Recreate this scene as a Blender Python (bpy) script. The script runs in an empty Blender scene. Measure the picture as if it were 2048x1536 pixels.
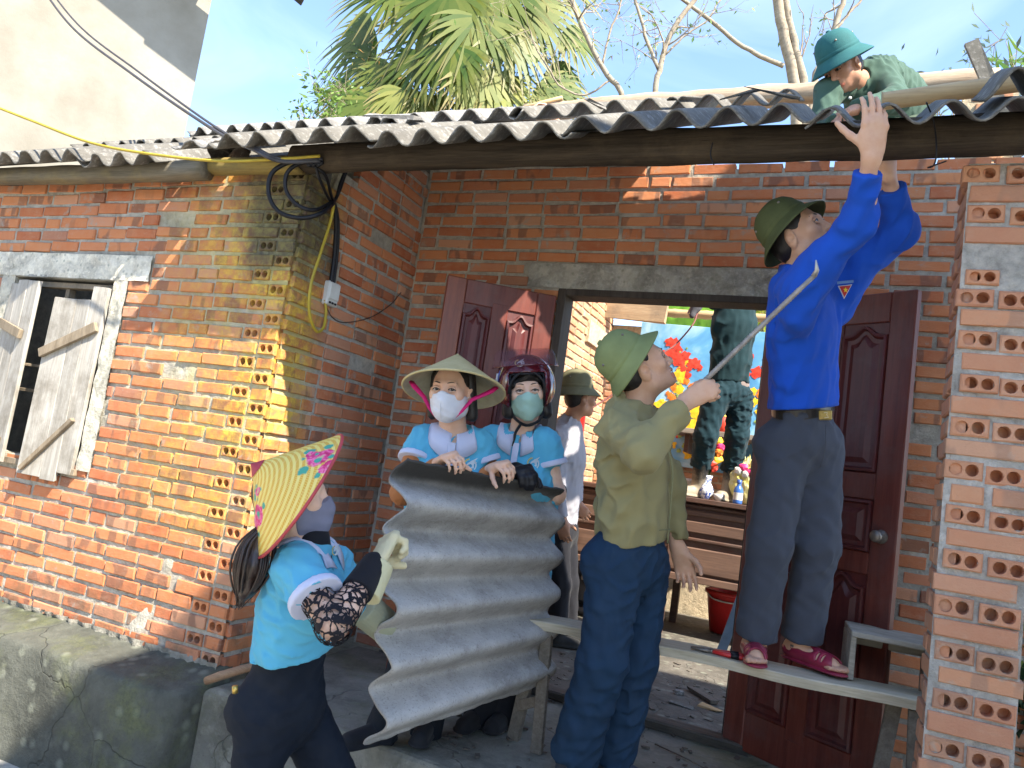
import bpy, bmesh, math, random
import numpy as np
from mathutils import Vector, Matrix
random.seed(7)
rng = np.random.default_rng(11)
SC = bpy.context.scene
COL = SC.collection
R = math.radians

# ------------------------------------------------------------------ camera
F_PX, IW, IH = 1500.0, 2048, 1536
PITCH, ROLL, YAW = R(6.3), R(8.3), R(23.5)
_f0 = Vector((-math.sin(YAW), math.cos(YAW), 0)); _r0 = Vector((math.cos(YAW), math.sin(YAW), 0)); _z = Vector((0, 0, 1))
C_FW = _f0 * math.cos(PITCH) + _z * math.sin(PITCH)
_u1 = _z * math.cos(PITCH) - _f0 * math.sin(PITCH)
C_R = _r0 * math.cos(ROLL) + _u1 * math.sin(ROLL)
C_U = _u1 * math.cos(ROLL) - _r0 * math.sin(ROLL)
C_POS = Vector((0, 0, 1.10))
cam_d = bpy.data.cameras.new('camera'); cam = bpy.data.objects.new('camera', cam_d); COL.objects.link(cam)
cam_d.sensor_width = 36.0; cam_d.lens = F_PX / IW * 36.0; cam_d.clip_start = 0.05; cam_d.clip_end = 600
_m = Matrix((C_R, C_U, -C_FW)).transposed().to_4x4(); _m.translation = C_POS
cam.matrix_world = _m
SC.camera = cam

def P(x, y, d):
    """point of the place surveyed from the photograph: pixel and distance along the view axis"""
    return C_POS + (C_FW + C_R * ((x - IW / 2) / F_PX) - C_U * ((y - IH / 2) / F_PX)) * d
def PY(x, y, Y):
    v = C_FW + C_R * ((x - IW / 2) / F_PX) - C_U * ((y - IH / 2) / F_PX)
    return C_POS + v * (Y / v.y)

# ------------------------------------------------------------------ light
SUN_DIR = Vector((0.80, -0.36, 1.0)).normalized()          # towards the sun
SUN_EL = math.asin(SUN_DIR.z); SUN_AZ = math.atan2(SUN_DIR.x, SUN_DIR.y)
W = bpy.data.worlds.new('World'); SC.world = W; W.use_nodes = True
wn = W.node_tree; bg = wn.nodes['Background']
sky = wn.nodes.new('ShaderNodeTexSky'); sky.sky_type = 'NISHITA'; sky.sun_disc = False
sky.sun_elevation = SUN_EL; sky.sun_rotation = SUN_AZ; sky.air_density = 0.85; sky.dust_density = 0.25; sky.ozone_density = 1.3
tc = wn.nodes.new('ShaderNodeTexCoord'); mp = wn.nodes.new('ShaderNodeMapping'); mp.inputs['Scale'].default_value = (1.6, 1.6, 4.5)
nz = wn.nodes.new('ShaderNodeTexNoise'); nz.inputs['Scale'].default_value = 2.2; nz.inputs['Detail'].default_value = 6; nz.inputs['Distortion'].default_value = 0.6
rp = wn.nodes.new('ShaderNodeValToRGB'); rp.color_ramp.elements[0].position = 0.46; rp.color_ramp.elements[1].position = 0.85
rp.color_ramp.elements[0].color = (0, 0, 0, 1); rp.color_ramp.elements[1].color = (0.30, 0.30, 0.30, 1)
mx = wn.nodes.new('ShaderNodeMixRGB'); mx.inputs[2].default_value = (3.6, 4.1, 4.7, 1)
wn.links.new(tc.outputs['Generated'], mp.inputs['Vector']); wn.links.new(mp.outputs['Vector'], nz.inputs['Vector'])
wn.links.new(nz.outputs['Fac'], rp.inputs['Fac']); wn.links.new(rp.outputs['Color'], mx.inputs[0])
wn.links.new(sky.outputs['Color'], mx.inputs[1]); wn.links.new(mx.outputs['Color'], bg.inputs['Color'])
bg.inputs['Strength'].default_value = 0.13
sun_d = bpy.data.lights.new('sun', 'SUN'); sun = bpy.data.objects.new('sun', sun_d); COL.objects.link(sun)
sun_d.energy = 3.9; sun_d.angle = R(0.6); sun_d.color = (1.0, 0.92, 0.78)
sun.rotation_euler = SUN_DIR.to_track_quat('Z', 'Y').to_euler()
SC.view_settings.view_transform = 'Standard'; SC.view_settings.look = 'None'
SC.view_settings.exposure = 2.0; SC.view_settings.gamma = 1.0; SC.view_settings.use_curve_mapping = False

# ------------------------------------------------------------------ object helpers
def tag(o, label=None, cat=None, group=None, kind=None):
    if label: o['label'] = label
    if cat: o['category'] = cat
    if group: o['group'] = group
    if kind: o['kind'] = kind
    return o
def empty(name, loc=(0, 0, 0), rot=None, label=None, cat=None, group=None):
    o = bpy.data.objects.new(name, None); COL.objects.link(o); o.empty_display_size = 0.05
    o.location = loc
    if rot is not None: o.rotation_euler = rot
    return tag(o, label, cat, group)
def link(name, me, mat=None, parent=None):
    o = bpy.data.objects.new(name, me); COL.objects.link(o)
    if mat is not None and not me.materials: me.materials.append(mat)
    if parent is not None: o.parent = parent
    return o
def mesh_np(name, v, quads, smooth=True, col=None):
    me = bpy.data.meshes.new(name); v = np.asarray(v, np.float32); q = np.asarray(quads, np.int32)
    me.vertices.add(len(v)); me.vertices.foreach_set('co', v.ravel())
    k = q.shape[1]
    me.loops.add(q.size); me.loops.foreach_set('vertex_index', q.ravel())
    me.polygons.add(len(q)); me.polygons.foreach_set('loop_start', np.arange(0, q.size, k, dtype=np.int32))
    me.polygons.foreach_set('loop_total', np.full(len(q), k, np.int32))
    if smooth: me.polygons.foreach_set('use_smooth', np.ones(len(q), bool))
    if col is not None:
        a = me.attributes.new('col', 'FLOAT_COLOR', 'POINT')
        c = np.ones((len(v), 4), np.float32); c[:, :3] = col; a.data.foreach_set('color', c.ravel())
    me.update(calc_edges=True); me.validate(); return me
def bm_mesh(name, bm, smooth=False):
    me = bpy.data.meshes.new(name); bmesh.ops.recalc_face_normals(bm, faces=bm.faces[:]); bm.to_mesh(me); bm.free()
    if smooth:
        for p in me.polygons: p.use_smooth = True
    return me
def add_box(bm, lo, hi, jit=0, M=None, bevel=0):
    vs = [bm.verts.new((x + random.uniform(-jit, jit), y + random.uniform(-jit, jit), z + random.uniform(-jit, jit)))
          for x in (lo[0], hi[0]) for y in (lo[1], hi[1]) for z in (lo[2], hi[2])]
    fs = [bm.faces.new([vs[i] for i in f]) for f in ((0, 1, 3, 2), (4, 6, 7, 5), (0, 4, 5, 1), (2, 3, 7, 6), (0, 2, 6, 4), (1, 5, 7, 3))]
    if bevel:
        es = list({e for f in fs for e in f.edges})
        r = bmesh.ops.bevel(bm, geom=es, offset=bevel, segments=1, affect='EDGES', profile=0.5)
        vs = list({v for f in r['faces'] for v in f.verts} | {v for v in vs if v.is_valid})
    if M is not None:
        for v in vs: v.co = M @ v.co
    return vs
def box_obj(name, lo, hi, mat, parent=None, jit=0, bevel=0.003, M=None):
    bm = bmesh.new(); add_box(bm, lo, hi, jit, M, bevel); return link(name, bm_mesh(name, bm), mat, parent)
def add_tube(bm, pts, rad, n=8, cap=True, twist=0.0, flat=1.0):
    pts = [Vector(p) for p in pts]; rings = []
    rad = rad if hasattr(rad, '__len__') else [rad] * len(pts)
    prev = None
    for i, p in enumerate(pts):
        t = (pts[min(i + 1, len(pts) - 1)] - pts[max(i - 1, 0)]).normalized()
        if prev is None:
            a = Vector((0, 0, 1)) if abs(t.z) < 0.9 else Vector((1, 0, 0)); x = t.cross(a).normalized()
        else:
            x = prev - t * prev.dot(t); x = x.normalized() if x.length > 1e-6 else t.orthogonal().normalized()
        prev = x; y = t.cross(x)
        rings.append([bm.verts.new(p + (x * math.cos(6.28318 * k / n + twist * i) + y * flat * math.sin(6.28318 * k / n + twist * i)) * rad[i]) for k in range(n)])
    for a, b in zip(rings, rings[1:]):
        for k in range(n): bm.faces.new((a[k], a[(k + 1) % n], b[(k + 1) % n], b[k]))
    if cap:
        try: bm.faces.new(rings[0][::-1]); bm.faces.new(rings[-1])
        except ValueError: pass
def tube_obj(name, pts, rad, mat, parent=None, n=8, flat=1.0):
    bm = bmesh.new(); add_tube(bm, pts, rad, n, flat=flat); return link(name, bm_mesh(name, bm, True), mat, parent)
def spline(pts, n=24):
    pts = [Vector(p) for p in pts]; out = []
    q = [pts[0] * 2 - pts[1]] + pts + [pts[-1] * 2 - pts[-2]]
    m = max(1, n // (len(pts) - 1))
    for i in range(1, len(q) - 2):
        for k in range(m):
            t = k / m; a, b, c, d = q[i - 1:i + 3]
            out.append(0.5 * ((2 * b) + (c - a) * t + (2 * a - 5 * b + 4 * c - d) * t * t + (3 * b - a - 3 * c + d) * t ** 3))
    out.append(pts[-1]); return out
def lathe(name, prof, mat, parent=None, n=32, M=None, ell=1.0, smooth=True):
    bm = bmesh.new(); rings = []
    for r, z in prof:
        rings.append([bm.verts.new((r * math.cos(6.28318 * k / n), r * ell * math.sin(6.28318 * k / n), z)) for k in range(n)])
    for a, b in zip(rings, rings[1:]):
        for k in range(n): bm.faces.new((a[k], a[(k + 1) % n], b[(k + 1) % n], b[k]))
    if M is not None: bm.transform(M)
    bmesh.ops.remove_doubles(bm, verts=bm.verts[:], dist=1e-5)
    me = bm_mesh(name, bm, smooth); return link(name, me, mat, parent)
def frame(o, y, z):
    """matrix with local y along y and local z near z"""
    y = Vector(y).normalized(); z = Vector(z); x = y.cross(z).normalized(); z = x.cross(y)
    m = Matrix((x, y, z)).transposed().to_4x4(); m.translation = Vector(o); return m

# ------------------------------------------------------------------ materials
class NT:
    def __init__(s, name):
        s.m = bpy.data.materials.new(name); s.m.use_nodes = True; s.t = s.m.node_tree
        s.b = s.t.nodes['Principled BSDF']; s.o = s.t.nodes['Material Output']
    def n(s, typ, **kw):
        nd = s.t.nodes.new('ShaderNode' + typ)
        for k, v in kw.items():
            if k in nd.inputs: s.put(nd.inputs[k], v)
            else: setattr(nd, k, v)
        return nd
    def put(s, sock, v):
        if isinstance(v, bpy.types.NodeSocket): s.t.links.new(v, sock)
        else:
            if isinstance(v, tuple) and len(v) == 3 and len(sock.default_value) == 4: v = v + (1,)
            sock.default_value = v
    def obj(s): return s.n('TexCoord').outputs['Object']
    def gen(s): return s.n('TexCoord').outputs['Generated']
    def pos(s): return s.n('NewGeometry').outputs['Position']
    def rnd(s): return s.n('ObjectInfo').outputs['Random']
    def vmap(s, v, scale=(1, 1, 1), rot=(0, 0, 0), loc=(0, 0, 0)):
        return s.n('Mapping', Vector=v, Scale=scale, Rotation=rot, Location=loc).outputs['Vector']
    def noise(s, v, scale=5, detail=4, rough=0.55, dist=0):
        return s.n('TexNoise', Vector=v, Scale=float(scale), Detail=float(detail), Roughness=rough, Distortion=float(dist)).outputs['Fac']
    def vor(s, v, scale=5, feature='F1', out='Distance', rand=1.0):
        nd = s.n('TexVoronoi', feature=feature); s.put(nd.inputs['Vector'], v); s.put(nd.inputs['Scale'], float(scale))
        return nd.outputs[out]
    def ramp(s, f, stops):
        nd = s.n('ValToRGB'); e = nd.color_ramp.elements
        while len(e) < len(stops): e.new(0.5)
        for el, (p, c) in zip(e, stops):
            el.position = p; el.color = (c, c, c, 1) if isinstance(c, (int, float)) else tuple(c) + (1,)
        s.put(nd.inputs['Fac'], f); return nd.outputs['Color']
    def mix(s, f, a, b, mode='MIX'):
        nd = s.n('MixRGB', blend_type=mode); s.put(nd.inputs[0], f); s.put(nd.inputs[1], a); s.put(nd.inputs[2], b); return nd.outputs[0]
    def math(s, op, a, b=0.0, c=None):
        nd = s.n('Math', operation=op); s.put(nd.inputs[0], a); s.put(nd.inputs[1], b)
        if c is not None: s.put(nd.inputs[2], c)
        return nd.outputs[0]
    def sep(s, v):
        nd = s.n('SeparateXYZ'); s.put(nd.inputs[0], v); return nd.outputs
    def smooth(s, v, a, b):
        nd = s.n('MapRange', interpolation_type='SMOOTHSTEP'); s.put(nd.inputs['Value'], v)
        nd.inputs['From Min'].default_value = a; nd.inputs['From Max'].default_value = b; return nd.outputs['Result']
    def dist(s, v, p):
        nd = s.n('VectorMath', operation='DISTANCE'); s.put(nd.inputs[0], v); nd.inputs[1].default_value = p; return nd.outputs['Value']
    def bump(s, h, strength=0.3, d=0.01):
        nd = s.n('Bump', Strength=strength, Distance=d, Height=h); s.put(s.b.inputs['Normal'], nd.outputs['Normal'])
    def done(s, col, rough=0.8, spec=0.3):
        s.put(s.b.inputs['Base Color'], col); s.put(s.b.inputs['Roughness'], rough); s.b.inputs['Specular IOR Level'].default_value = spec
        return s.m
def plain(name, col, rough=0.6, spec=0.4, var=0.18, scale=9, bump=0.0, bscale=60, metal=0.0, coord='obj'):
    k = NT(name); v = getattr(k, coord)()
    f = k.noise(v, scale, 5)
    lo = tuple(c * (1 - var) for c in col); hi = tuple(min(1, c * (1 + var)) for c in col)
    c = k.ramp(f, [(0.3, lo), (0.7, hi)])
    if bump: k.bump(k.noise(v, bscale, 4), bump, 0.004)
    k.b.inputs['Metallic'].default_value = metal
    return k.done(c, rough, spec)

def brick_mat(name, lichen=False, dusty=0.0, pale=False):
    k = NT(name); v = k.obj(); r = k.rnd(); pos = k.pos()
    stops = [(0.0, (.40, .105, .042)), (.2, (.47, .140, .055)), (.42, (.54, .180, .070)), (.62, (.58, .215, .085)), (.8, (.50, .165, .080)), (.93, (.58, .29, .17)), (1.0, (.32, .12, .075))]
    c = k.ramp(r, stops)
    off = k.n('CombineXYZ', X=k.math('MULTIPLY', r, 37.0), Y=k.math('MULTIPLY', r, 91.0), Z=k.math('MULTIPLY', r, 53.0)).outputs[0]
    vo = k.n('VectorMath', operation='ADD'); k.put(vo.inputs[0], v); k.put(vo.inputs[1], off); vr = vo.outputs[0]
    f = k.noise(vr, 16, 6, .65); c = k.mix(k.ramp(f, [(.3, 0.0), (.75, .7)]), c, k.mix(.45, c, (.60, .34, .19)))
    # firing marks: slanting dark bands on some bricks
    st = k.noise(k.vmap(vr, (9, 1, 3), (0, R(38), 0)), 1.6, 2, .4)
    sm = k.math('MULTIPLY', k.ramp(st, [(.52, 0.0), (.58, 1.0)]), k.ramp(k.math('FRACT', k.math('MULTIPLY', r, 7.31)), [(.45, 0.0), (.62, .62)]))
    c = k.mix(sm, c, (.13, .075, .06))
    # pale streaks and cement smears
    sp = k.noise(k.vmap(vr, (14, 3, 40)), 1.2, 3, .6); c = k.mix(k.ramp(sp, [(.55, 0.0), (.8, .35)]), c, (.50, .33, .24))
    sc = k.noise(vr, 9, 5, .7, .4); c = k.mix(k.ramp(sc, [(.60, 0.0), (.70, .8)]), c, (.36, .33, .28))
    if lichen:
        x, y, z = k.sep(pos)[0:3]
        nl = k.noise(pos, 3.2, 6, .65); ns = k.noise(pos, 26, 4, .7)
        m = k.math('MULTIPLY', k.smooth(x, -3.35, -2.5), k.math('MULTIPLY', k.ramp(nl, [(.30, 0.0), (.54, 1.0)]), k.ramp(ns, [(.34, .15), (.62, 1.0)])))
        m = k.math('MULTIPLY', m, k.math('MULTIPLY', k.smooth(z, .35, 1.0), k.smooth(y, 3.06, 2.84)))
        c = k.mix(k.math('MULTIPLY', m, .92), c, k.ramp(ns, [(.35, (.44, .26, .03)), (.65, (.72, .48, .06))]))
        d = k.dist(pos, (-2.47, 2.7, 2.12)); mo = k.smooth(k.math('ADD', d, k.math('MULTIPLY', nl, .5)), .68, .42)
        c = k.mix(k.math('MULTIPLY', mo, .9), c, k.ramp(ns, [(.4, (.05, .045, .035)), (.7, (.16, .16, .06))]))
        gm = k.math('MULTIPLY', k.ramp(k.noise(pos, 5, 5, .7), [(.5, 0.0), (.66, 1.0)]), k.smooth(z, .5, .05)); c = k.mix(k.math('MULTIPLY', gm, .6), c, (.11, .095, .06))
    c = k.mix(.04, c, (.52, .42, .34))
    if pale: c = k.mix(.42, c, (.72, .42, .27))
    if dusty: c = k.mix(k.math('MULTIPLY', k.ramp(k.noise(pos, 2.3, 5, .7), [(.35, .2), (.7, 1.0)]), dusty), c, (.66, .50, .33))
    k.bump(k.math('ADD', k.noise(vr, 40, 6, .7), k.math('MULTIPLY', k.noise(vr, 160, 3), .4)), .55, .006)
    return k.done(c, .9, .15)
def mortar_mat(name, lichen=False, base=(.47, .44, .375)):
    k = NT(name); pos = k.pos(); f = k.noise(pos, 24, 6, .7); g = k.noise(pos, 4, 4)
    c = k.ramp(f, [(.3, tuple(b * .62 for b in base)), (.5, base), (.72, tuple(min(1, b * 1.35) for b in base))])
    c = k.mix(k.ramp(g, [(.4, 0.0), (.7, .5)]), c, (.22, .205, .17))
    if lichen:
        x, y, z = k.sep(pos)[0:3]; nl = k.noise(pos, 3.2, 6, .65)
        m = k.math('MULTIPLY', k.smooth(x, -3.6, -2.5), k.ramp(nl, [(.34, 0.0), (.56, .9)])); m = k.math('MULTIPLY', m, k.math('MULTIPLY', k.smooth(z, .3, .9), k.smooth(y, 3.06, 2.84)))
        c = k.mix(k.math('MULTIPLY', m, .8), c, (.62, .52, .16))
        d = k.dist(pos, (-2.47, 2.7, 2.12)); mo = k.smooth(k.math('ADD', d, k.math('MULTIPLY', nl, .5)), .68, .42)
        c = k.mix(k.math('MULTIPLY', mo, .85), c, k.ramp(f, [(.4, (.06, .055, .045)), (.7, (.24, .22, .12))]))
    k.bump(k.math('ADD', f, k.math('MULTIPLY', k.noise(pos, 110, 4, .7), .7)), .9, .012)
    return k.done(c, .95, .1)
def concrete_mat(name, base, moss=0.5, wet=0.0, scale=1.0, cracks=True):
    k = NT(name); pos = k.pos()
    f = k.noise(pos, 3.5 * scale, 8, .68, .3); g = k.noise(pos, 17 * scale, 6, .7); h = k.noise(pos, 70 * scale, 4, .7)
    c = k.ramp(f, [(.28, tuple(b * .5 for b in base)), (.5, base), (.72, tuple(b * 1.5 for b in base))])
    c = k.mix(k.ramp(g, [(.5, 0.0), (.68, .55)]), c, tuple(b * 1.7 for b in base))
    c = k.mix(k.ramp(k.vor(pos, 11 * scale), [(.12, .6), (.3, 0.0)]), c, k.mix(g, (.30, .31, .26), (.16, .17, .12)))
    c = k.mix(k.math('MULTIPLY', k.ramp(k.noise(pos, 1.9 * scale, 6, .7), [(.5, 0.0), (.66, 1.0)]), moss), c, k.ramp(h, [(.35, (.075, .095, .03)), (.65, (.19, .20, .07))]))
    c = k.mix(k.math('MULTIPLY', k.ramp(h, [(.62, 0.0), (.7, 1.0)]), .45), c, tuple(b * .28 for b in base))
    hgt = k.math('ADD', k.math('MULTIPLY', f, 1.4), k.math('ADD', g, k.math('MULTIPLY', h, .4)))
    if cracks:
        e = k.vor(k.n('VectorMath', operation='ADD', **{}).outputs[0], 1) if False else None
        wp = k.n('VectorMath', operation='ADD'); k.put(wp.inputs[0], pos)
        nn = k.n('TexNoise', Vector=pos, Scale=3.0, Detail=4.0); sv = k.n('VectorMath', operation='SCALE'); k.put(sv.inputs[0], nn.outputs['Color']); sv.inputs['Scale'].default_value = .45
        k.put(wp.inputs[1], sv.outputs[0])
        e = k.vor(wp.outputs[0], 1.6, 'DISTANCE_TO_EDGE'); ck = k.ramp(e, [(.0, 1.0), (.007, 0.0)])
        c = k.mix(k.math('MULTIPLY', ck, .45), c, (.03, .03, .025)); hgt = k.math('SUBTRACT', hgt, k.math('MULTIPLY', ck, .5))
    k.bump(hgt, .75, .012)
    return k.done(c, k.ramp(g, [(.3, .7 - wet * .35), (.7, .95)]), .25)
def wood_mat(name, c1, c2, dirt=(.12, .10, .08), dirt_amt=.5, axis='x', rough=.7, scale=1.0, spec=.25, bump=.4):
    k = NT(name); v = k.obj()
    st = {'x': (.8, 14, 14), 'y': (14, .8, 14), 'z': (14, 14, .8)}[axis]
    st = tuple(s * scale for s in st)
    rv = k.n('VectorMath', operation='ADD'); k.put(rv.inputs[0], v); k.put(rv.inputs[1], k.n('CombineXYZ', X=k.math('MULTIPLY', k.rnd(), 11.0), Y=k.math('MULTIPLY', k.rnd(), 5.0)).outputs[0])
    f = k.noise(k.vmap(rv.outputs[0], st), 2.6, 7, .65, .5); g = k.noise(k.vmap(rv.outputs[0], tuple(s * 4 for s in st)), 3, 4, .6)
    c = k.ramp(f, [(.28, c1), (.72, c2)]); c = k.mix(k.ramp(g, [(.45, 0.0), (.75, .45)]), c, tuple(x * .55 for x in c1))
    d = k.noise(rv.outputs[0], 4.5, 7, .7); c = k.mix(k.math('MULTIPLY', k.ramp(d, [(.48, 0.0), (.68, 1.0)]), dirt_amt), c, dirt)
    k.bump(k.math('ADD', f, g), bump, .004)
    return k.done(c, rough, spec)
def cloth_mat(name, weave=420, rough=.85, bump=.18, fade=0.12, sheen=.06):
    k = NT(name); v = k.obj()
    c = k.n('Attribute', attribute_name='col').outputs['Color']
    f = k.noise(v, 7, 6, .6); c = k.mix(k.ramp(f, [(.32, fade * 1.2), (.62, 0.0)]), c, k.mix(.5, c, (0.02, 0.02, 0.02)))
    c = k.mix(k.ramp(k.noise(v, 11, 6, .6), [(.45, 0.0), (.8, fade)]), c, k.mix(.045, c, (.5, .5, .5)))
    k.bump(k.math('ADD', k.noise(v, weave, 2), k.math('MULTIPLY', k.noise(v, 32, 4, .6), 1.3)), bump, .004)
    k.b.inputs['Sheen Weight'].default_value = sheen
    return k.done(c, rough, .2)
def skin_mat(name):
    k = NT(name); v = k.obj(); c = k.n('Attribute', attribute_name='col').outputs['Color']
    c = k.mix(k.ramp(k.noise(v, 34, 5, .65), [(.4, 0.0), (.75, .35)]), c, k.mix(1.0, c, (.80, .58, .50), 'MULTIPLY'))
    k.bump(k.noise(v, 260, 3, .6), .14, .002)
    k.b.inputs['Subsurface Weight'].default_value = .12; k.b.inputs['Subsurface Radius'].default_value = (.012, .005, .003); k.b.inputs['Subsurface Scale'].default_value = .6
    return k.done(c, .52, .35)
MT = {}
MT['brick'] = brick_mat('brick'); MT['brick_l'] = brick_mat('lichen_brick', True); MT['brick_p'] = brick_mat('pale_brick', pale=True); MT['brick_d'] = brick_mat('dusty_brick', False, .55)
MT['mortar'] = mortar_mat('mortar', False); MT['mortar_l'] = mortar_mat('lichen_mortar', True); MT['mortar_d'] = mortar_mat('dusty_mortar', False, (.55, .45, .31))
MT['mortar_g'] = mortar_mat('grey_mortar', False, (.52, .485, .43))
MT['plinth'] = concrete_mat('mossy_render', (.085, .088, .074), .55)
MT['porch'] = concrete_mat('porch_concrete', (.20, .195, .165), .45, .5)
MT['floor'] = concrete_mat('dusty_floor', (.105, .095, .080), .0, .3)
MT['ground'] = concrete_mat('yard_concrete', (.35, .335, .295), .2)
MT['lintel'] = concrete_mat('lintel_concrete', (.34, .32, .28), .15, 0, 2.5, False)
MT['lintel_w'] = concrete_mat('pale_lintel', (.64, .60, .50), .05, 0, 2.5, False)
MT['plaster'] = concrete_mat('jamb_plaster', (.50, .47, .39), .2, 0, 2.0, False)
MT['skin'] = skin_mat('skin'); MT['cloth'] = cloth_mat('cloth'); MT['denim'] = cloth_mat('denim', 520, .85, .3, .3, .0)
MT['dark'] = plain('dark_void', (.012, .012, .012), .9)
MT['black'] = plain('black_plastic', (.010, .010, .013), .5, .3)
MT['yellow_wire'] = plain('yellow_cable', (.42, .31, .03), .5)
MT['white_plastic'] = plain('white_plastic', (.55, .55, .52), .5)
MT['iron'] = plain('iron', (.20, .175, .15), .5, .5, .3, 30, .3, metal=.6)
# ------------------------------------------------------------------ the setting: ground, floors, walls
def quad_grid(name, o, u, v, nu, nv, disp=None, keep=None, mat=None, parent=None):
    """a displaced sheet: o + u*s + v*t, pushed along u x v"""
    o, u, v = (np.array(a, float) for a in (o, u, v)); n = np.cross(u, v); n /= np.linalg.norm(n)
    S, T = np.meshgrid(np.linspace(0, 1, nu + 1), np.linspace(0, 1, nv + 1), indexing='ij')
    pts = o + S[..., None] * u + T[..., None] * v
    if disp is not None: pts = pts + n * disp(pts)[..., None]
    idx = np.arange((nu + 1) * (nv + 1)).reshape(nu + 1, nv + 1)
    q = np.stack([idx[:-1, :-1], idx[1:, :-1], idx[1:, 1:], idx[:-1, 1:]], -1).reshape(-1, 4)
    if keep is not None:
        c = pts[:-1, :-1] * .25 + pts[1:, :-1] * .25 + pts[1:, 1:] * .25 + pts[:-1, 1:] * .25
        q = q[keep(c).ravel()]
    return link(name, mesh_np(name, pts.reshape(-1, 3), q), mat, parent)
_nd = rng.normal(size=(14, 3)); _nd /= np.linalg.norm(_nd, axis=1)[:, None]; _np = rng.uniform(0, 6.28, 14)
def sn(p, fr, k0=0, k=5):
    """cheap smooth noise, about -1..1"""
    out = np.zeros(p.shape[:-1])
    for i in range(k):
        j = (i + k0) % 14; out = out + np.sin((p @ _nd[j]) * fr * (1 + .37 * i) + _np[j] + 1.3 * np.sin((p @ _nd[(j + 5) % 14]) * fr * .7))
    return out / k * 1.5

tag(quad_grid('ground', (-40, -30, -.62), (80, 0, 0), (0, 90, 0), 40, 45, None, None, MT['ground']), kind='structure')
tag(quad_grid('yard', (-9, -5, -.50), (14, 0, 0), (0, 7.8, 0), 140, 78, lambda p: .008 * sn(p, 3), None, MT['ground']), kind='structure')
# porch slab: top sheet, riser, rounded nose at the corner
def slab(name, pts, z0, z1, mat, r=.03):
    bm = bmesh.new(); lo = [bm.verts.new((x, y, z0)) for x, y in pts]; hi = [bm.verts.new((x, y, z1)) for x, y in pts]
    bm.faces.new(hi); n = len(pts)
    for i in range(n): bm.faces.new((lo[i], lo[(i + 1) % n], hi[(i + 1) % n], hi[i]))
    bmesh.ops.recalc_face_normals(bm, faces=bm.faces[:])
    es = [e for e in bm.edges if e.verts[0].co.z > z1 - 1e-6 and e.verts[1].co.z > z1 - 1e-6]
    bmesh.ops.bevel(bm, geom=es, offset=r, segments=3, affect='EDGES', profile=.5)
    return link(name, bm_mesh(name, bm), mat)
tag(slab('porch_floor', [(-2.33, 2.60), (-1.9, 2.63), (-1.2, 2.58), (-.6, 2.42), (.2, 2.38), (1.6, 2.4), (1.6, 3.74), (-2.33, 3.74)], -.5, .0, MT['porch']), kind='structure')
tag(slab('room_floor', [(-2.2, 3.76), (1.6, 3.76), (1.6, 7.3), (-2.2, 7.3)], -.4, .006, MT['floor'], .01), kind='structure')
tag(quad_grid('back_yard', (-20, 7.6, -.05), (34, 0, 0), (0, 30, 0), 20, 20, None, None, plain('back_soil', (.13, .12, .06), .9, .1, .4, 1.2)), kind='structure')
# mossy plinth under the window wall: sloped top, uneven face
def plinth():
    bm = bmesh.new(); n = 60; prof = [(-.01, -.5), (.0, -.30), (.008, -.12), (.012, -.035), (.022, -.012), (.05, -.002), (.14, .012), (.26, .04), (.30, .05)]
    rows = []
    for i in range(n + 1):
        x = -5.4 + (5.4 - 2.34) * i / n; e = max(0, (i - (n - 5)) / 5.0)
        rows.append([bm.verts.new((x, 2.44 + y + .006 * math.sin(x * 5 + z * 7) + .004 * math.sin(x * 17) + .05 * e * e * (1 if y < .2 else 0), z + .006 * math.sin(x * 6 + y * 11))) for y, z in prof])
    for a, b in zip(rows, rows[1:]):
        for k in range(len(prof) - 1): bm.faces.new((a[k], b[k], b[k + 1], a[k + 1]))
    end = rows[-1]; back = [bm.verts.new((v.co.x, 2.76, v.co.z)) for v in end]
    for k in range(len(prof) - 1): bm.faces.new((end[k], back[k], back[k + 1], end[k + 1]))
    return link('plinth', bm_mesh('plinth', bm, True), MT['plinth'])
tag(plinth(), kind='structure')

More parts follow.
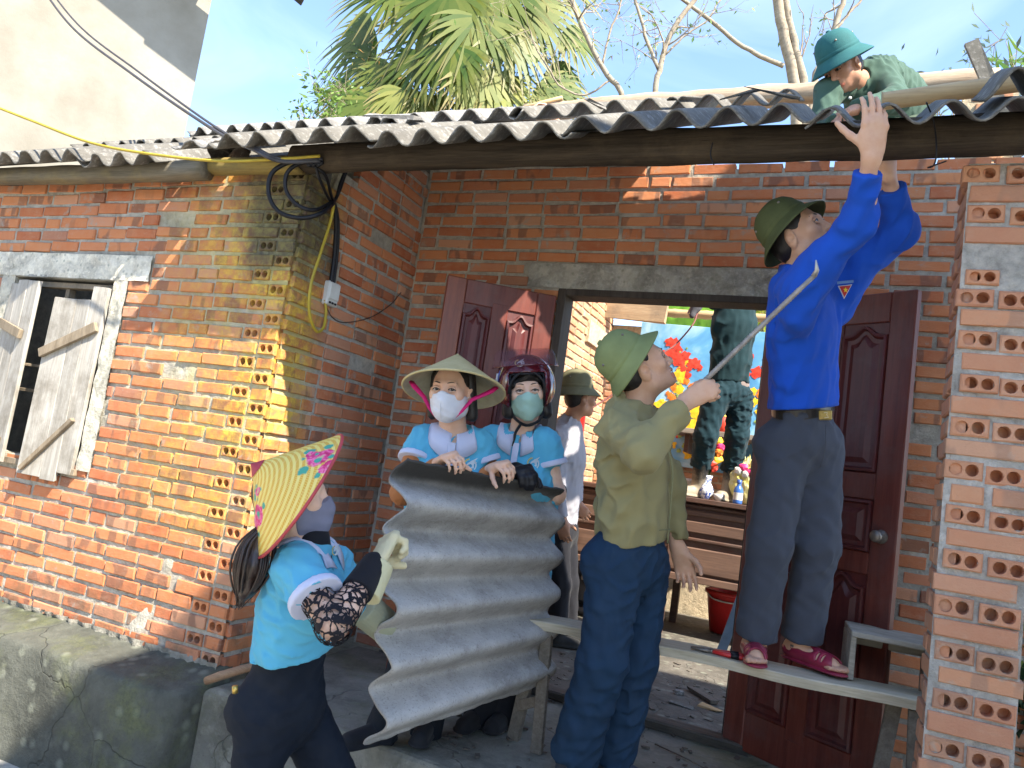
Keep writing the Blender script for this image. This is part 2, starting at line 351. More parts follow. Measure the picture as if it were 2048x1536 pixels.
# bricks ---------------------------------------------------------------------------------------------------
BL, BW, BH, CO = .21, .10, .053, .070
def brick_mesh(i, L=BL, holes=False):
    bm = bmesh.new(); h = BH / 2; j = lambda a: random.uniform(-a, a); c = .0045
    if not holes:
        back = [bm.verts.new((sx * L / 2, .05, sz * h)) for sx, sz in ((-1, -1), (1, -1), (1, 1), (-1, 1))]
        mid = [bm.verts.new((sx * L / 2 + j(.002), c + j(.001), sz * h + j(.0022))) for sx, sz in ((-1, -1), (1, -1), (1, 1), (-1, 1))]
        fr = [bm.verts.new((sx * (L / 2 - c) + j(.003), j(.0012), sz * (h - c) + j(.002))) for sx, sz in ((-1, -1), (1, -1), (1, 1), (-1, 1))]
        bm.faces.new(fr)
        for a, b in ((back, mid), (mid, fr)):
            for k in range(4): bm.faces.new((a[k], a[(k + 1) % 4], b[(k + 1) % 4], b[k]))
        return bm_mesh('brick_%s' % ('long' if L > .15 else 'short'), bm)
    back = [bm.verts.new((sx * L / 2, .05, sz * h)) for sx, sz in ((-1, -1), (1, -1), (1, 1), (-1, 1))]
    xs = [-L / 2 + c, 0, L / 2 - c]; zs = [-h + c, 0, h - c]
    g = {(a, b): bm.verts.new((xs[a] + j(.001), j(.0008), zs[b] + (j(.0015) if b != 1 else 0))) for a in range(3) for b in range(3)}
    e = [g[0, 0], g[1, 0], g[2, 0], g[2, 1], g[2, 2], g[1, 2], g[0, 2], g[0, 1]]
    corner = {0: 0, 2: 1, 4: 2, 6: 3}
    mid = [bm.verts.new((sx * L / 2, c, sz * h)) for sx, sz in ((-1, -1), (1, -1), (1, 1), (-1, 1))]
    for k in range(4):
        bm.faces.new((back[k], back[(k + 1) % 4], mid[(k + 1) % 4], mid[k]))
        bm.faces.new((mid[k], mid[(k + 1) % 4], e[(2 * k + 2) % 8], e[2 * k + 1], e[2 * k]))
    for a in (0, 1):
        ring = [g[a, 0], g[a + 1, 0], g[a + 1, 1], g[a + 1, 2], g[a, 2], g[a, 1]]
        cx = (xs[a] + xs[a + 1]) / 2 + (.0015 if a == 0 else -.0015); cz = j(.0015); rr = .0178; n = 12
        o = [bm.verts.new((cx + rr * math.cos(6.28318 * k / n), .001, cz + rr * math.sin(6.28318 * k / n))) for k in range(n)]
        i2 = [bm.verts.new((cx + rr * .96 * math.cos(6.28318 * k / n), .046, cz + rr * .96 * math.sin(6.28318 * k / n))) for k in range(n)]
        # outline points sorted by angle, six of them; bridge to the twelve hole points
        ang = lambda v: math.atan2(v.co.z - cz, v.co.x - cx) % 6.28318
        rs = sorted(ring, key=ang); own = []
        for k in range(n):
            t = 6.28318 * (k + .5) / n; own.append(min(range(6), key=lambda q: abs((ang(rs[q]) - t + 3.14159) % 6.28318 - 3.14159)))
        for k in range(n):
            k2 = (k + 1) % n; q = own[k]
            bm.faces.new((rs[q], o[k2], o[k]))
            if own[k2] != q: bm.faces.new((rs[q], rs[own[k2]], o[k2]))
            bm.faces.new((o[k], o[k2], i2[k2], i2[k]))
        bm.faces.new(i2[::-1])
    return bm_mesh('brick_holed', bm)
BR_LONG = [brick_mesh(i) for i in range(7)]; BR_SHORT = [brick_mesh(i, .10) for i in range(5)]; BR_HOLE = [brick_mesh(i, .10, True) for i in range(4)]
def wall_root(label, origin, ang, name='brick_wall'):
    return empty(name, origin, (0, 0, ang), label, 'wall')
HOLES = {}
_cache = {}
def mesh_with(me, mat):
    key = (me.name, mat.name)
    if key not in _cache:
        c = me.copy(); c.materials.clear(); c.materials.append(mat); _cache[key] = c
    return _cache[key]
def put_brick(root, kind, x, z, mat, L=None, y=0.0, depth_jit=.004, rot=0.0):
    pool = {'long': BR_LONG, 'short': BR_SHORT, 'hole': BR_HOLE}[kind]
    o = bpy.data.objects.new('brick', mesh_with(random.choice(pool), mat)); COL.objects.link(o); o.parent = root
    nat = BL if kind == 'long' else .10
    if kind == 'hole': HOLES.setdefault(root.name, []).append((x, z))
    o.location = (x, y - .004 + random.uniform(-depth_jit, depth_jit), z + random.uniform(-.003, .003))
    o.rotation_euler = (random.uniform(-.02, .02), random.uniform(-.016, .016) + rot, random.uniform(-.014, .014))
    if random.random() < .5 and kind != 'hole': o.rotation_euler.y += math.pi
    s = (L or nat) / nat; o.scale = (s, 1, random.uniform(.93, 1.06))
    return o
def lay(root, x0, x1, z0, z1, mat, skip=(), right_end=None, left_end=None, wob=None, dj=.004, start=0):
    """running bond from x0 to x1; skip = rectangles (xa, xb, za, zb) without bricks"""
    n = int(round((z1 - z0) / CO)); cnt = 0
    for i in range(n):
        z = z0 + CO * (i + .5); a, b = x0, x1
        if right_end:
            for kind, w in right_end[(i + start) % 2][::-1]:
                b -= w + .006; xx = b + w / 2 + .003
                if not any(s[0] < xx < s[1] and s[2] < z < s[3] for s in skip): put_brick(root, kind, xx, z + (wob(xx, z) if wob else 0), mat, w - .004, depth_jit=dj)
                b -= .004
        if left_end:
            for kind, w in left_end[(i + start) % 2]:
                xx = a + w / 2 + .003
                if not any(s[0] < xx < s[1] and s[2] < z < s[3] for s in skip): put_brick(root, kind, xx, z + (wob(xx, z) if wob else 0), mat, w - .004, depth_jit=dj)
                a += w + .012
        x = a - (BL * .5 if i % 2 else 0) - random.uniform(0, .02)
        while x < b - .01:
            L = BL * random.uniform(.92, 1.03)
            if random.random() < .06: L = BL * .5
            s0, s1 = max(x, a), min(x + L, b); x += L + random.uniform(.012, .022)
            segs = [(s0, s1)]
            for s in skip:
                if s[2] < z < s[3]:
                    nx = []
                    for p, q in segs:
                        if q <= s[0] or p >= s[1]: nx.append((p, q)); continue
                        if p < s[0] - .035: nx.append((p, s[0] - .004))
                        if q > s[1] + .035: nx.append((s[1] + .004, q))
                    segs = nx
            for p, q in segs:
                if q - p < .035: continue
                if random.random() < .012: continue
                put_brick(root, 'long' if q - p > .14 else 'short', (p + q) / 2, z + (wob((p + q) / 2, z) if wob else 0), mat, q - p, depth_jit=dj); cnt += 1
    return cnt
def mortar(root, x0, x1, z0, z1, mat, skip=(), res=.022, blob=.015, seed=0, y=0.0):
    def disp(p):
        a = sn(p + seed, 38, 2) * .0022 + sn(p + seed, 90, 6) * .0015
        b = np.clip(sn(p + seed, 9, 9, 6) - .95, 0, 1) * blob * 2.2
        return a + b - .0050
    def keep(c):
        k = np.ones(c.shape[:2], bool)
        for s in skip: k &= ~((c[..., 0] > s[0]) & (c[..., 0] < s[1]) & (c[..., 2] > s[2]) & (c[..., 2] < s[3]))
        for hx, hz in HOLES.get(root.name, ()): k &= ~((np.abs(c[..., 0] - hx) < .043) & (np.abs(c[..., 2] - hz) < .020))
        return k
    nu, nv = max(2, int((x1 - x0) / res)), max(2, int((z1 - z0) / res))
    return quad_grid('mortar', (x0, y, z0), (x1 - x0, 0, 0), (0, 0, z1 - z0), nu, nv, disp, keep, mat, root)

# --- wall with the window (front face at Y = 2.72)
WL = wall_root('sunlit red brick wall with yellow lichen around a shuttered wooden window', (-2.385, 2.72, .03), 0)
WX = lambda x: x + 2.385
win = (WX(-4.32), WX(-3.50), .76, 1.755); lin = (WX(-4.75), WX(-3.27), 1.74, 1.875); jamb = (WX(-3.50), WX(-3.42), .74, 1.755); jamb2 = (WX(-4.42), WX(-4.32), .74, 1.755)
bow = lambda x, z: .022 * math.sin((x + 1.2) * 1.4) * (z / 2.3)
ends = ([('long', .21), ('hole', .10)], [('long', .21), ('hole', .10), ('short', .10)])
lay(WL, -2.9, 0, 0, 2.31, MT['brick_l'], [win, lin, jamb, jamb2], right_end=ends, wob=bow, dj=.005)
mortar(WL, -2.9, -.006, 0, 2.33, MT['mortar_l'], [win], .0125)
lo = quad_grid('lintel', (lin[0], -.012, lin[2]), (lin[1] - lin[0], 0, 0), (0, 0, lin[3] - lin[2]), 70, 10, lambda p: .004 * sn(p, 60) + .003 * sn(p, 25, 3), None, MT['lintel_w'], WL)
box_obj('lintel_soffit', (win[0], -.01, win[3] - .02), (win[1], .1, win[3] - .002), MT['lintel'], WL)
quad_grid('jamb', (jamb[0] - .012, -.010, jamb[2]), (jamb[1] - jamb[0] + .02, 0, 0), (0, 0, jamb[3] - jamb[2]), 10, 60, lambda p: .004 * sn(p, 40) + .002 * sn(p, 90, 3), None, MT['plaster'], WL)
quad_grid('jamb', (jamb2[0], -.010, jamb2[2]), (jamb2[1] - jamb2[0] + .01, 0, 0), (0, 0, jamb2[3] - jamb2[2]), 10, 60, lambda p: .004 * sn(p, 40) + .002 * sn(p, 90, 3), None, MT['plaster'], WL)
box_obj('reveal', (win[1] - .001, .0, win[2]), (win[1] + .03, .11, win[3]), MT['plaster'], WL)
box_obj('reveal', (win[0] - .03, .0, win[2]), (win[0] + .001, .11, win[3]), MT['plaster'], WL)
box_obj('reveal', (win[0], .0, win[2] - .03), (win[1], .11, win[2] + .001), MT['plaster'], WL)
# rubble footing below the first course
quad_grid('footing', (-2.9, -.012, -.05), (2.91, 0, 0), (0, 0, .085), 160, 8, lambda p: .012 * sn(p, 70) + .01 * sn(p, 33, 4), None, mortar_mat('footing_rubble', False, (.30, .285, .24)), WL)
# --- the recess wall beside it (faces the porch, X = -2.37)
WS = wall_root('shaded brick side wall of the porch where the junction box hangs', (-2.37, 2.73, .03), R(90))
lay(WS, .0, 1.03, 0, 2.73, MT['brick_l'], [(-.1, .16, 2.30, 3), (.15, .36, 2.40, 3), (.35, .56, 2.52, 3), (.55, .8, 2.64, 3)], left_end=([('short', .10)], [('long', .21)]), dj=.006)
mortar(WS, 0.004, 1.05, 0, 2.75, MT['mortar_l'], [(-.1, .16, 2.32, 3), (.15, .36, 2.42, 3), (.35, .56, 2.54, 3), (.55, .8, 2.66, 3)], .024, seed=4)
# --- the wall with the doorway (front face at Y = 3.75)
WD = wall_root('long shaded brick wall with the wide doorway and concrete lintel', (-2.37, 3.75, .0), 0)
DX = lambda x: x + 2.37
door = (DX(-1.43), DX(-.30), -.1, 2.10); dlin = (DX(-1.62), DX(-.10), 2.10, 2.235)
gapr = (DX(-.78), 9, 2.765, 3)
lay(WD, .02, DX(.95), 0, 2.87, MT['brick'], [door, dlin, (gapr[0], 9, 2.775, 3)], dj=.006)
mortar(WD, 0, DX(.95), 0, 2.86, MT['mortar'], [door, gapr], .024, seed=9)
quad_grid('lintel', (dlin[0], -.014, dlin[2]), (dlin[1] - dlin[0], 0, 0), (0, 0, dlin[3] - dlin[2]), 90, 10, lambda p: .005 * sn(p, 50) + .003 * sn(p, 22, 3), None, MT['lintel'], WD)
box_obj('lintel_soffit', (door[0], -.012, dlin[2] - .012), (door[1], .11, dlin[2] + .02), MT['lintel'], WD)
quad_grid('patch', (DX(-2.1), -.006, 1.83), (.55, 0, 0), (0, 0, .3), 30, 20, lambda p: .006 * sn(p, 16) - .004, lambda c: (sn(c, 7, 3) > -.1), MT['mortar_g'], WD)
# back side and wall ends so that the walls have thickness
for nm, lo_, hi_, rt in (('core', (.0, .015, .0), (door[0] - .02, .11, 2.725), WD), ('core', (door[1] + .02, .015, .0), (DX(.95), .11, 2.725), WD), ('core', (door[0] - .02, .015, 2.12), (door[1] + .02, .11, 2.725), WD)):
    box_obj(nm, lo_, hi_, MT['mortar'], rt)
box_obj('core', (0, .016, 2.725), (DX(-.79), .11, 2.86), MT['mortar'], WD)
box_obj('core', (-2.9, .06, 0), (win[0] - .03, .105, 2.3), MT['mortar_l'], WL); box_obj('core', (win[1] + .03, .06, 0), (-.02, .105, 2.3), MT['mortar_l'], WL)
box_obj('core', (win[0] - .03, .06, 0), (win[1] + .03, .105, win[2] - .03), MT['mortar_l'], WL); box_obj('core', (win[0] - .03, .06, win[3]), (win[1] + .03, .105, 2.3), MT['mortar_l'], WL)
box_obj('core', (.02, .02, 0), (1.04, .19, 2.30), MT['mortar'], WS); box_obj('core', (.37, .02, 2.3), (1.04, .19, 2.5), MT['mortar'], WS); box_obj('core', (.7, .02, 2.5), (1.04, .19, 2.7), MT['mortar'], WS)
# --- free-standing pillar of holed bricks
PL = wall_root('grey-jointed brick pillar with rows of round holes beside the plank', (.34, 2.73, .0), 0, 'brick_pillar')
ncr = 33
for i in range(ncr):
    z = .0 + CO * (i + .5); wx = .012 * math.sin(i * .9) + .006 * math.sin(i * 2.3) - .01 * (i > 28)
    if i in (27, 28): 
        if i == 27: put_brick(PL, 'hole', .07 + wx, z, MT['brick_p'], .095)
        continue
    if i % 2 == 0:
        b1 = put_brick(PL, 'hole', .056 + wx + random.uniform(-.004, .004), z, MT['brick_p'], .106, depth_jit=.007); b2 = put_brick(PL, 'hole', .174 + wx + random.uniform(-.006, .006), z - .006, MT['brick_p'], .106, depth_jit=.007); b1.scale.z = random.uniform(1.06, 1.16); b2.scale.z = random.uniform(1.06, 1.16)
    else:
        if i in (5, 17): put_brick(PL, 'short', .05 + wx, z, MT['brick_p'], .09); put_brick(PL, 'short', .175 + wx, z, MT['brick_p'], .11)
        else: put_brick(PL, 'long', .115 + wx, z, MT['brick_p'], .222, depth_jit=.006)
mortar(PL, -.004, .232, -.02, 2.31, MT['mortar_g'], (), .008, seed=13, blob=.012)
PLs = empty('side_face', (0, .22, 0), (0, 0, R(-90))); PLs.parent = PL
for i in range(ncr):
    z = CO * (i + .5)
    if i % 2: put_brick(PLs, 'long', .11, z, MT['brick_p'], .20, y=.0); 
    else: put_brick(PLs, 'short', .055, z, MT['brick_p'], .09); put_brick(PLs, 'short', .165, z, MT['brick_p'], .09)
quad_grid('mortar', (0, 0, -.02), (.215, 0, 0), (0, 0, 2.33), 10, 110, lambda p: .003 * sn(p, 40) - .008, None, MT['mortar_g'], PLs)
box_obj('core', (.014, .062, -.02), (.222, .214, 2.3), MT['mortar_g'], PL)
# --- room walls seen through the doorway
WI = wall_root('sun-bleached brick wall inside the roofless room', (-2.12, 7.2, .0), R(90)); WI.location = (-2.12, 3.88, 0)
lay(WI, .0, 3.3, .55, 2.85, MT['brick_d'], (), dj=.006); mortar(WI, -.02, 3.32, -.1, 2.9, MT['mortar_d'], (), .035, seed=21)
box_obj('plaster_band', (2.5, -.03, 2.32), (3.3, .03, 2.52), MT['mortar_d'], WI, M=Matrix.Rotation(R(-0), 4, 'Y'))
bm = bmesh.new(); add_box(bm, (0, -.028, 0), (1.5, .02, .16), .004, Matrix.Translation((.5, 0, 2.98)) @ Matrix.Rotation(R(24), 4, 'Y')); link('plaster_band', bm_mesh('plaster_band', bm), MT['mortar_d'], WI)
box_obj('core', (0, .02, -.1), (3.34, .1, 2.88), MT['mortar_d'], WI)
WB = wall_root('back brick wall of the room behind the flower picture', (-2.12, 7.2, .0), 0)
lay(WB, .0, 2.9, .6, 2.62, MT['brick_d'], (), dj=.006); mortar(WB, -.02, 2.92, -.1, 2.66, MT['mortar_d'], (), .035, seed=27)
box_obj('core', (0, .02, -.1), (2.9, .1, 2.64), MT['mortar_d'], WB)
box_obj('plaster_band', (.0, -.03, 2.47), (.55, .02, 2.66), MT['mortar_d'], WB)
# gable pier at the far end of the ridge pole
GP = wall_root('broken brick gable top where the ridge pole ends', (.54, 4.62, 2.6), 0, 'gable_pier')
for i in range(14): put_brick(GP, 'long' if i % 2 else 'short', .10 + random.uniform(-.02, .02), CO * (i + .5), MT['brick_d'], .2 if i % 2 else .12, depth_jit=.015)
mortar(GP, -.03, .24, -.1, 1.01, MT['mortar_d'], (), .02, seed=33, blob=.02)
box_obj('core', (-.02, .015, -.1), (.23, .2, 1.0), MT['mortar_d'], GP, jit=.01)

# --- window with board shutters
grey_wood = wood_mat('weathered_boards', (.31, .285, .245), (.50, .475, .43), (.15, .13, .10), .65, 'z', .85)
brown_wood = wood_mat('old_brown_wood', (.20, .155, .105), (.33, .27, .195), (.09, .075, .06), .5, 'z', .85)
WN = empty('wooden_window', (-3.91, 2.715, .77), None, 'weathered plank window shutters standing ajar in the lichen brick wall', 'window')
def loc_box(name, lo, hi, mat, parent, M=None, jit=.002, bevel=.002): return box_obj(name, lo, hi, mat, parent, jit, bevel, M)
loc_box('frame', (-.40, .03, 0), (-.365, .08, .98), brown_wood, WN); loc_box('frame', (.365, .03, 0), (.40, .08, .98), brown_wood, WN); loc_box('frame', (-.40, .03, .95), (.40, .08, .98), brown_wood, WN)
loc_box('frame', (-.03, .045, .0), (.0, .085, .95), brown_wood, WN)
for zz in (.36, .50): loc_box('crossbar', (-.37, .05, zz), (.38, .07, zz + .016), brown_wood, WN)
loc_box('sill', (-.41, -.02, -.03), (.41, .06, .0), brown_wood, WN)
def shutter(M, planks, battens):
    s = empty('shutter'); s.parent = WN; s.matrix_local = M
    for x0, x1, z0, z1 in planks:
        bm = bmesh.new(); vs = add_box(bm, (x0, -.012, z0), (x1, .010, z1), .004, None, .002); link('plank', bm_mesh('plank', bm), grey_wood, s)
    for (a, b, w) in battens:
        d = Vector((b[0] - a[0], 0, b[1] - a[1])); L = d.length; ang = math.atan2(d.z, d.x)
        bm = bmesh.new(); add_box(bm, (0, -.034, -w / 2), (L, -.013, w / 2), .003, Matrix.Translation((a[0], 0, a[1])) @ Matrix.Rotation(-ang, 4, 'Y'), .002); link('batten', bm_mesh('batten', bm), brown_wood, s)
shutter(Matrix.Translation((.39, -.01, 0)) @ Matrix.Rotation(R(4), 4, 'Z'), [(-.375, -.21, -.07, .88), (-.208, -.105, -.075, .88), (-.103, -.004, -.03, .955)], [((-.37, .57), (-.02, .74), .05), ((-.335, -.04), (-.05, .25), .022)])
shutter(Matrix.Translation((-.39, -.01, 0)) @ Matrix.Rotation(R(-8), 4, 'Z'), [(.0, .075, .02, .95), (.077, .17, -.02, .97), (.172, .285, -.03, .965)], [((-.01, .72), (.24, .66), .05), ((0, .13), (.25, .08), .04)])
loc_box('latch', (-.05, .0, .33), (.01, .02, .35), MT['iron'], WN)
# dark closed room behind the window: far walls and the rear roof slope
slab('room_wall', [(-5.5, 7.2), (-2.35, 7.2), (-2.35, 7.35), (-5.5, 7.35)], 0, 2.9, MT['mortar'], .01)['kind'] = 'structure'; slab('room_wall', [(-5.6, 2.75), (-5.45, 2.75), (-5.45, 7.2), (-5.6, 7.2)], 0, 2.5, MT['mortar'], .01)['kind'] = 'structure'
bm = bmesh.new(); vv = [bm.verts.new(c) for c in ((-5.6, 4.75, 3.66), (-2.2, 4.75, 3.66), (-2.2, 7.5, 2.4), (-5.6, 7.5, 2.4))]; bm.faces.new(vv); tag(link('rear_roof', bm_mesh('rear_roof', bm), plain('old_sheet', (.12, .115, .105), .9)), kind='structure')
slab('room_wall', [(-2.36, 3.9), (-2.16, 3.9), (-2.16, 7.2), (-2.36, 7.2)], 0, 2.95, MT['mortar'], .01)['kind'] = 'structure'

# --- neighbours
pl = NT('neighbour_render'); pv = pl.pos(); pf = pl.noise(pv, .9, 7, .62); pg = pl.noise(pv, 7, 6, .7)
pc = pl.ramp(pf, [(.3, (.20, .18, .145)), (.6, (.30, .28, .24))]); pc = pl.mix(pl.ramp(pg, [(.5, 0.0), (.75, .35)]), pc, (.235, .21, .17)); pl.bump(pg, .25, .02); MT['render_w'] = pl.done(pc, .9, .15)
NB = empty('neighbour_house', (-7.14, 6.0, -.6), (0, 0, R(52)), 'tall cream rendered house gable rising over the brick house', 'house')
bm = bmesh.new(); vv = [bm.verts.new(p) for p in ((-9, 0, 0), (0, 0, 0), (0, 0, 6.93), (-4.5, 0, 9.03), (-9, 0, 6.93))]; bm.faces.new(vv)
ex = bmesh.ops.extrude_face_region(bm, geom=bm.faces[:]); bmesh.ops.translate(bm, verts=[g for g in ex['geom'] if isinstance(g, bmesh.types.BMVert)], vec=(0, 9, 0))
link('wall', bm_mesh('wall', bm), MT['render_w'], NB)
def roof_slab(name, a, b, y0, y1, parent, mat):
    n = 60; bm = bmesh.new(); rows = []
    for t in np.linspace(0, 1, 12):
        rows.append([bm.verts.new((a[0] + (b[0] - a[0]) * t, y0 + (y1 - y0) * k / n, a[1] + (b[1] - a[1]) * t + .035 * math.cos(k * 1.05))) for k in range(n + 1)])
    for r0, r1 in zip(rows, rows[1:]):
        for k in range(n): bm.faces.new((r0[k], r0[k + 1], r1[k + 1], r1[k]))
    o = link(name, bm_mesh(name, bm, True), mat, parent); md = o.modifiers.new('th', 'SOLIDIFY'); md.thickness = .03; return o
dark_tile = plain('dark_roof_sheet', (.10, .095, .095), .8, .2, .3, 3)
roof_slab('roof', (.92, 6.72), (-.3, 7.20), -1.15, -.55, NB, dark_tile); roof_slab('roof', (-.03, 7.09), (-4.5, 9.16), -1.15, 9.3, NB, dark_tile); roof_slab('roof', (-10.0, 6.57), (-4.5, 9.16), -1.15, 9.3, NB, dark_tile)
# unseen house mass added across the yard to shade the porch front
NH = empty('shade_house', (2.35, -2.5, -.6), None, 'unseen house block added across the yard to shade the porch front', 'house')
bm = bmesh.new(); add_box(bm, (0, 2.1, 0), (5, 5.0, 6.75)); link('wall', bm_mesh('wall', bm), plain('white_render', (.62, .59, .53), .9), NH)
bm = bmesh.new(); vv = [bm.verts.new(p) for p in ((-.25, 2.0, 6.77), (5.25, 2.0, 6.77), (5.25, 5.1, 6.77), (-.25, 5.1, 6.77), (2.5, 3.2, 8.0), (2.5, 3.9, 8.0))]
for f in ((0, 1, 4), (1, 2, 5, 4), (2, 3, 5), (3, 0, 4, 5), (0, 3, 2, 1)): bm.faces.new([vv[i] for i in f])
link('roof', bm_mesh('roof', bm), dark_tile, NH)
FH = empty('sky_block_house', (-9.5, -4.0, -.6), None, 'unseen low house added behind the viewer to block low sky light', 'house')  # unseen, added to cut low sky light; its pale wall bounces some back
box_obj('wall', (0, -4, 0), (11.0, 0, 3.0), plain('pale_render', (.62, .58, .50), .9), FH); bm = bmesh.new(); vv = [bm.verts.new(c) for c in ((-.4, .5, 2.9), (11.4, .5, 2.9), (11.4, -2, 4.2), (-.4, -2, 4.2), (11.4, -4.5, 2.9), (-.4, -4.5, 2.9))]
for f in ((0, 1, 2, 3), (3, 2, 4, 5), (0, 5, 4, 1)): bm.faces.new([vv[i] for i in f])
link('roof', bm_mesh('roof', bm), dark_tile, FH)
for k in range(2): box_obj('window', (-.02, 2.9, 1.7 + 2.6 * k), (.0, 4.1, 3.0 + 2.6 * k), MT['dark'], NH)
# ------------------------------------------------------------------ roof: beams, poles, fibre-cement sheets
def fibre_mat(name, base=(.165, .155, .135), stain=.6, white=.22):
    k = NT(name); v = k.obj(); f = k.noise(v, 5, 8, .7); g = k.noise(v, 32, 5, .7); s = k.noise(k.vmap(v, (6, 1, 6)), 2.2, 6, .65, .3)
    c = k.ramp(f, [(.3, tuple(b * .62 for b in base)), (.6, base), (.8, tuple(b * 1.35 for b in base))])
    c = k.mix(k.math('MULTIPLY', k.ramp(s, [(.45, 0.0), (.7, 1.0)]), stain), c, (.085, .078, .07))
    c = k.mix(k.math('MULTIPLY', k.ramp(g, [(.52, 0.0), (.64, 1.0)]), white), c, (.62, .60, .57))
    c = k.mix(k.math('MULTIPLY', k.ramp(k.noise(v, 90, 3, .6), [(.58, 0.0), (.66, 1.0)]), .4), c, (.08, .075, .065))
    k.bump(k.math('ADD', g, k.math('MULTIPLY', k.noise(v, 150, 3), .5)), .35, .004)
    return k.done(c, .85, .2)
MT['fibre'] = fibre_mat('weathered_fibre_cement'); MT['fibre_w'] = fibre_mat('worn_fibre_cement', (.22, .21, .195), .4, .55)
log_mat = wood_mat('dark_log', (.026, .021, .016), (.085, .064, .044), (.13, .095, .06), .4, 'x', .9, .9, .15, 1.0)
pale_log = wood_mat('pale_pole', (.33, .24, .16), (.52, .41, .30), (.24, .17, .11), .4, 'x', .75, 1.2)
bamboo_mat = wood_mat('bamboo', (.40, .26, .12), (.55, .40, .22), (.30, .20, .11), .3, 'x', .5, .7)
def beam(name, a, b, w, h, mat, label, cat, rough=.006, n=40):
    a, b = Vector(a), Vector(b); d = b - a; L = d.length; bm = bmesh.new(); rows = []
    for i in range(n + 1):
        x = L * i / n; r = []
        for k in range(12):
            t = 6.28318 * k / 12; cx = math.copysign(abs(math.cos(t)) ** .55, math.cos(t)) * w / 2; cz = math.copysign(abs(math.sin(t)) ** .55, math.sin(t)) * h / 2
            q = 1 + rough * 6 * math.sin(x * 7 + k * 2.1) + rough * 5 * math.sin(x * 17 + k)
            r.append(bm.verts.new((x, cx * q, cz * q + .006 * math.sin(x * 2.1))))
        rows.append(r)
    for r0, r1 in zip(rows, rows[1:]):
        for k in range(12): bm.faces.new((r0[k], r0[(k + 1) % 12], r1[(k + 1) % 12], r1[k]))
    bm.faces.new(rows[0][::-1]); bm.faces.new(rows[-1])
    o = link(name, bm_mesh(name, bm, True), mat); m = Matrix((d.normalized(), Vector((0, 0, 1)).cross(d).normalized(), d.cross(Vector((0, 0, 1)).cross(d)).normalized())).transposed().to_4x4(); m.translation = a
    o.matrix_world = m; return tag(o, label, cat)
beam('eave_beam', (-2.42, 2.66, 2.374), (1.7, 2.66, 2.378), .115, .118, log_mat, 'dark squared timber beam carrying the roof edge across the porch', 'beam')
beam('eave_pole', (-5.6, 2.615, 2.31), (-2.9, 2.60, 2.315), .10, .085, wood_mat('grey_log', (.10, .085, .06), (.22, .19, .14), (.32, .24, .08), .4, 'x', .85), 'grey split log under the roof edge above the shuttered window', 'beam')
beam('eave_pole', (-3.05, 2.64, 2.345), (-2.36, 2.64, 2.335), .08, .075, wood_mat('yellow_log', (.20, .14, .05), (.36, .27, .08), (.10, .08, .05), .4, 'x', .85), 'short yellowish log end above the lichen covered wall corner', 'beam')
beam('ridge_pole', (-2.3, 4.8, 3.70), (.70, 4.8, 3.745), .12, .12, pale_log, 'long debarked tree trunk ridge pole against the sky', 'pole', .012)
def bamboo(name, a, b, r, label):
    a, b = Vector(a), Vector(b); n = int((b - a).length / .28); pts = []; rad = []
    for i in range(n + 1):
        for dt, k in ((-.012, 1.0), (0, 1.13), (.012, 1.0)):
            pts.append(a.lerp(b, min(1, max(0, i / n + dt)))); rad.append(r * k)
    bm = bmesh.new(); add_tube(bm, [p - a for p in pts], rad, 12); o = link(name, bm_mesh(name, bm, True), bamboo_mat); o.location = a
    return tag(o, label, 'bamboo pole')
bamboo('bamboo_pole', (.06, 3.02, 2.70), (.56, 3.02, 2.75), .034, 'bamboo purlin below the roof sheets in front of the gable pier')
bamboo('bamboo_pole', (-2.1, 7.12, 2.80), (.9, 7.12, 2.79), .04, 'bamboo pole across the top of the room behind the doorway')
tube_obj_l = tag(tube_obj('bamboo_stick', [PY(1005, 232, 4.75), PY(1060, 213, 4.75), PY(1125, 196, 4.75)], [.022, .02, .018], bamboo_mat), 'pale bamboo stick poking above the roof below the palm', 'bamboo pole')
SL = Vector((0, .883, .4695)); SLn = Vector((0, -.4695, .883))
PW = .170
def roof_sheet(x0, waves, y0, z0, length, label, mat, phase=0, lift=0, tilt=0, broken=None, amp=.031, right_lift=0.0, group='roofing sheets', chip=.02, yaw=0):
    nx, ny = int(waves * 12), max(4, int(length / .07)); w = waves * PW; v = []
    for j in range(ny + 1):
        for i in range(nx + 1):
            s = i / nx * w; t = j / ny * length
            e = chip * .5 * (math.sin(s * 31 + x0 * 9) + math.sin(s * 83 + x0 * 5)) * (1 - j / ny) * .4
            if broken and broken[0] < s < broken[1]: t = max(t, broken[2] + .04 * math.sin(s * 47)) if j < ny else t
            h = amp * math.cos(6.28318 * (s / PW) + phase) + lift + tilt * s + .004 * math.sin(s * 3 + t * 2)
            v.append(Vector((s, 0, 0)) + SL * (t + e) + SLn * h)
    idx = np.arange((nx + 1) * (ny + 1)).reshape(ny + 1, nx + 1)
    q = np.stack([idx[:-1, :-1], idx[:-1, 1:], idx[1:, 1:], idx[1:, :-1]], -1).reshape(-1, 4)
    o = link('roofing_sheet', mesh_np('roofing_sheet', [tuple(a) for a in v], q), mat); o.location = (x0, y0, z0); o.rotation_euler.z = yaw
    md = o.modifiers.new('thickness', 'SOLIDIFY'); md.thickness = .0075; md.offset = 0
    return tag(o, label, 'roofing sheet', group)
E0 = (2.44, 2.395)
k = 0
xs = [-5.35, -4.50, -3.65, -2.72, -1.87, -1.02, -.17]
wv = [5.4, 5.4, 5.3, 5.3, 5.3, 5.3, 3.9]
